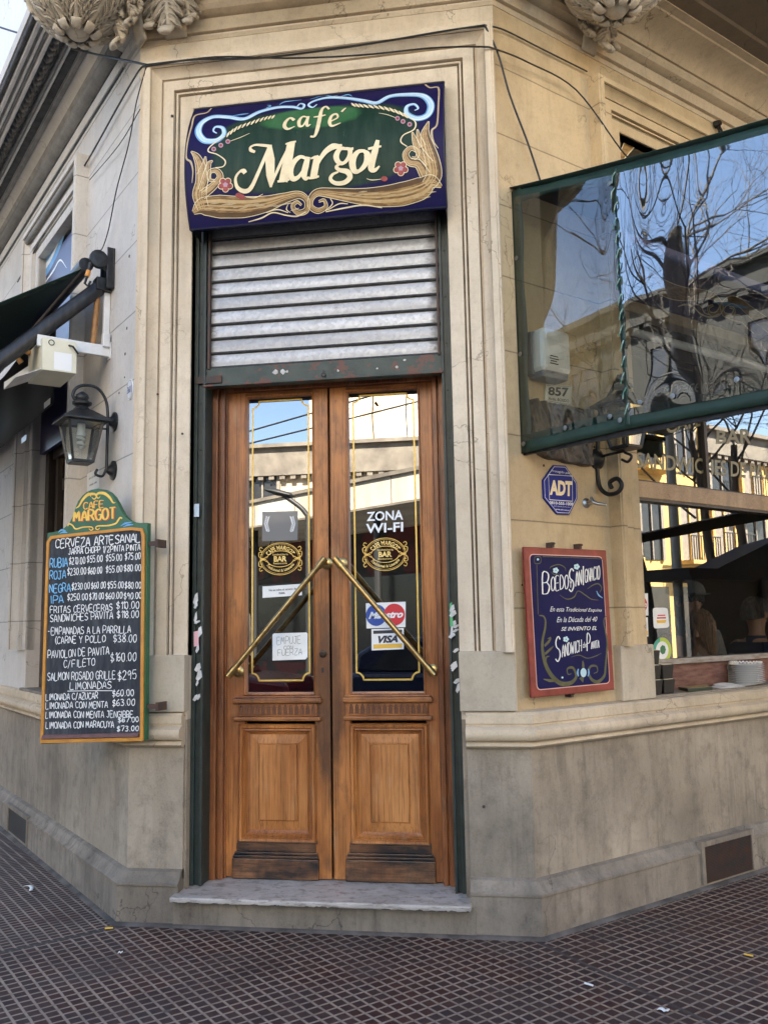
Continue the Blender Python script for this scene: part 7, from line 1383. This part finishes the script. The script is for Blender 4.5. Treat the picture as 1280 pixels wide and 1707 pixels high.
    if stripe is not None:
        m = MB(); m.tube([Wp(.215*math.sin(a), .135*math.cos(a)+.0, H+.455-.03*math.cos(a)) for a in np.linspace(-1.3, 1.3, 15)], .018, 8); part(m, 'stripe', stripe, t, smooth=True)
    m = MB(); m.lathe(Wp(0, .0, H+.50), [(.085, 0), (.078, .03), (.068, .075), (.060, .078), (.066, .03)], n=20); part(m, 'collar', coat, t, smooth=True)
    if cap is not None:
        m = MB(); m.lathe(Wp(0, -.012, H+.78), [(.112, 0), (.114, .03), (.10, .075), (.06, .105), (.01, .115)], n=22); m.box8([Wp(x, y, H+.782+z) for z in (0, .010) for x, y in ((-.08, -.10), (.08, -.10), (.06, -.20), (-.06, -.20))]); part(m, 'cap', cap, t, smooth=50)
    return t
def inside(x, y, dist, z=0): p = ray_at(x, y, dist); return (p[0], p[1], z)
GREYH = mat('grey_hair', (.12, .11, .10), .8, c2=(.04, .036, .033), sc=40, bump=.8, bsc=70, stretch=(1, 1, .25)); BROWNH = mat('brown_hair', (.16, .09, .05), .5, c2=(.24, .14, .08), sc=30); BLACKH = mat('black_hair', (.05, .042, .036), .5)
STOOL = mat('stool_wood', (.10, .05, .025), .5)
for (q, rz, lb, coat, hr, hs, kw, sl) in (((1256, 1020, 7.12, .22), 2.3, 'grey haired person in a navy jacket with a pale stripe behind the window', mat('navy_jacket', (.014, .022, .050), .8), GREYH, 'short', dict(stripe=mat('pale_stripe', (.40, .46, .52), .7), seat=.62), 'dark wooden stool under the grey haired person'),
    ((1168, 1050, 6.55, .15), -.5, 'long haired person in a pale quilted jacket behind the window', mat('pale_jacket', (.50, .45, .34), .8), BROWNH, 'long', dict(seat=.60), 'dark wooden stool under the long haired person'),
    ((1148, 1010, 6.9, .18), .35, 'person in a flat dark cap and grey coat behind the window', mat('grey_coat', (.16, .16, .165), .8), GREYH, 'short', dict(cap=mat('dark_cap', (.12, .115, .105), .8), seat=.76), 'dark wooden stool under the capped person'),
    ((1124, 1062, 6.5, .18), -.8, 'dark haired person in a plain black top behind the window', mat('black_top', (.03, .03, .033), .8), BLACKH, 'short', dict(seat=.53), 'dark wooden stool under the dark haired person')):
    p = inside(*q); person(p, rz, lb, coat, hr, hs, **kw); st = thing('stool', sl, 'stool', (p[0], p[1], .141), 'stools indoors'); zs = p[2]+kw['seat']-.085
    m = MB(); m.lathe((p[0], p[1], 0), [(.17, zs-.035), (.18, zs-.02), (.17, zs)], n=22); part(m, 'seat', STOOL, st, smooth=40)
    for k in range(4):
        a = k*math.pi/2+.5; m = MB(); m.tube([(p[0]+.13*math.cos(a), p[1]+.13*math.sin(a), zs-.03), (p[0]+.19*math.cos(a), p[1]+.19*math.sin(a), .142)], .016, 8); part(m, 'leg', STOOL, st)
for (x, y, d, lb) in ((1205, 1100, 7.5, 'small round café table behind the right window near the grey haired person'), (1140, 1090, 8.2, 'small round café table behind the right window near the capped person')):
    p = inside(x, y, d, .141); t = thing('cafe_table', lb, 'table', p, 'café tables indoors'); m = MB(); m.lathe(p, [(.32, .72), (.32, .75)], n=28); part(m, 'tabletop', WF, t, bevel=.004); m = MB(); m.lathe(p, [(.2, 0), (.19, .02), (.03, .05), (.025, .72)], n=16); part(m, 'pedestal', BLACKM, t, smooth=40)

# ------------------------------------------------------------------ litter on the pavement
def litter(label, px_, L, w, m, rz, kind='litter', curl=.0):
    g = ground(*px_); ca, sa = math.cos(rz), math.sin(rz); b = MB()
    b.grid(lambda u, v: (g[0]+(u-.5)*L*ca-((v-.5)*w+.12*L*math.sin(u*4)*curl)*sa, g[1]+(u-.5)*L*sa+((v-.5)*w+.12*L*math.sin(u*4)*curl)*ca, .004+.006*abs(math.sin(u*5))), 8, 2); tag(b.build('litter', m, loc=g, smooth=True, solid=.002), label, 'litter')
def butt(label, px_, rz, m):
    g = ground(*px_); d = np.array([math.cos(rz), math.sin(rz), 0]); b = MB(); b.tube([np.array(g)+d*-.02+(0, 0, .0055), np.array(g)+d*.02+(0, 0, .0055)], .0042, 8); tag(b.build('cigarette_butt', m, loc=g), label, 'litter')
litter('twisted white paper strip on the left pavement', (49, 1482), .14, .022, PAPER, -.72, curl=1); butt('yellow cigarette butt at the foot of the left corner', (182, 1549), .35, YELI)
litter('white scrap on the tiles below the left corner', (201, 1590), .022, .012, PAPER, .3); butt('white cigarette butt on the tiles right of the step', (981, 1643), -.6, PAPER); litter('small white folded paper near the bottom right', (1105, 1686), .045, .022, PAPER, -.45); butt('yellow cigarette butt far right on the tiles', (1247, 1594), -.5, YELI)
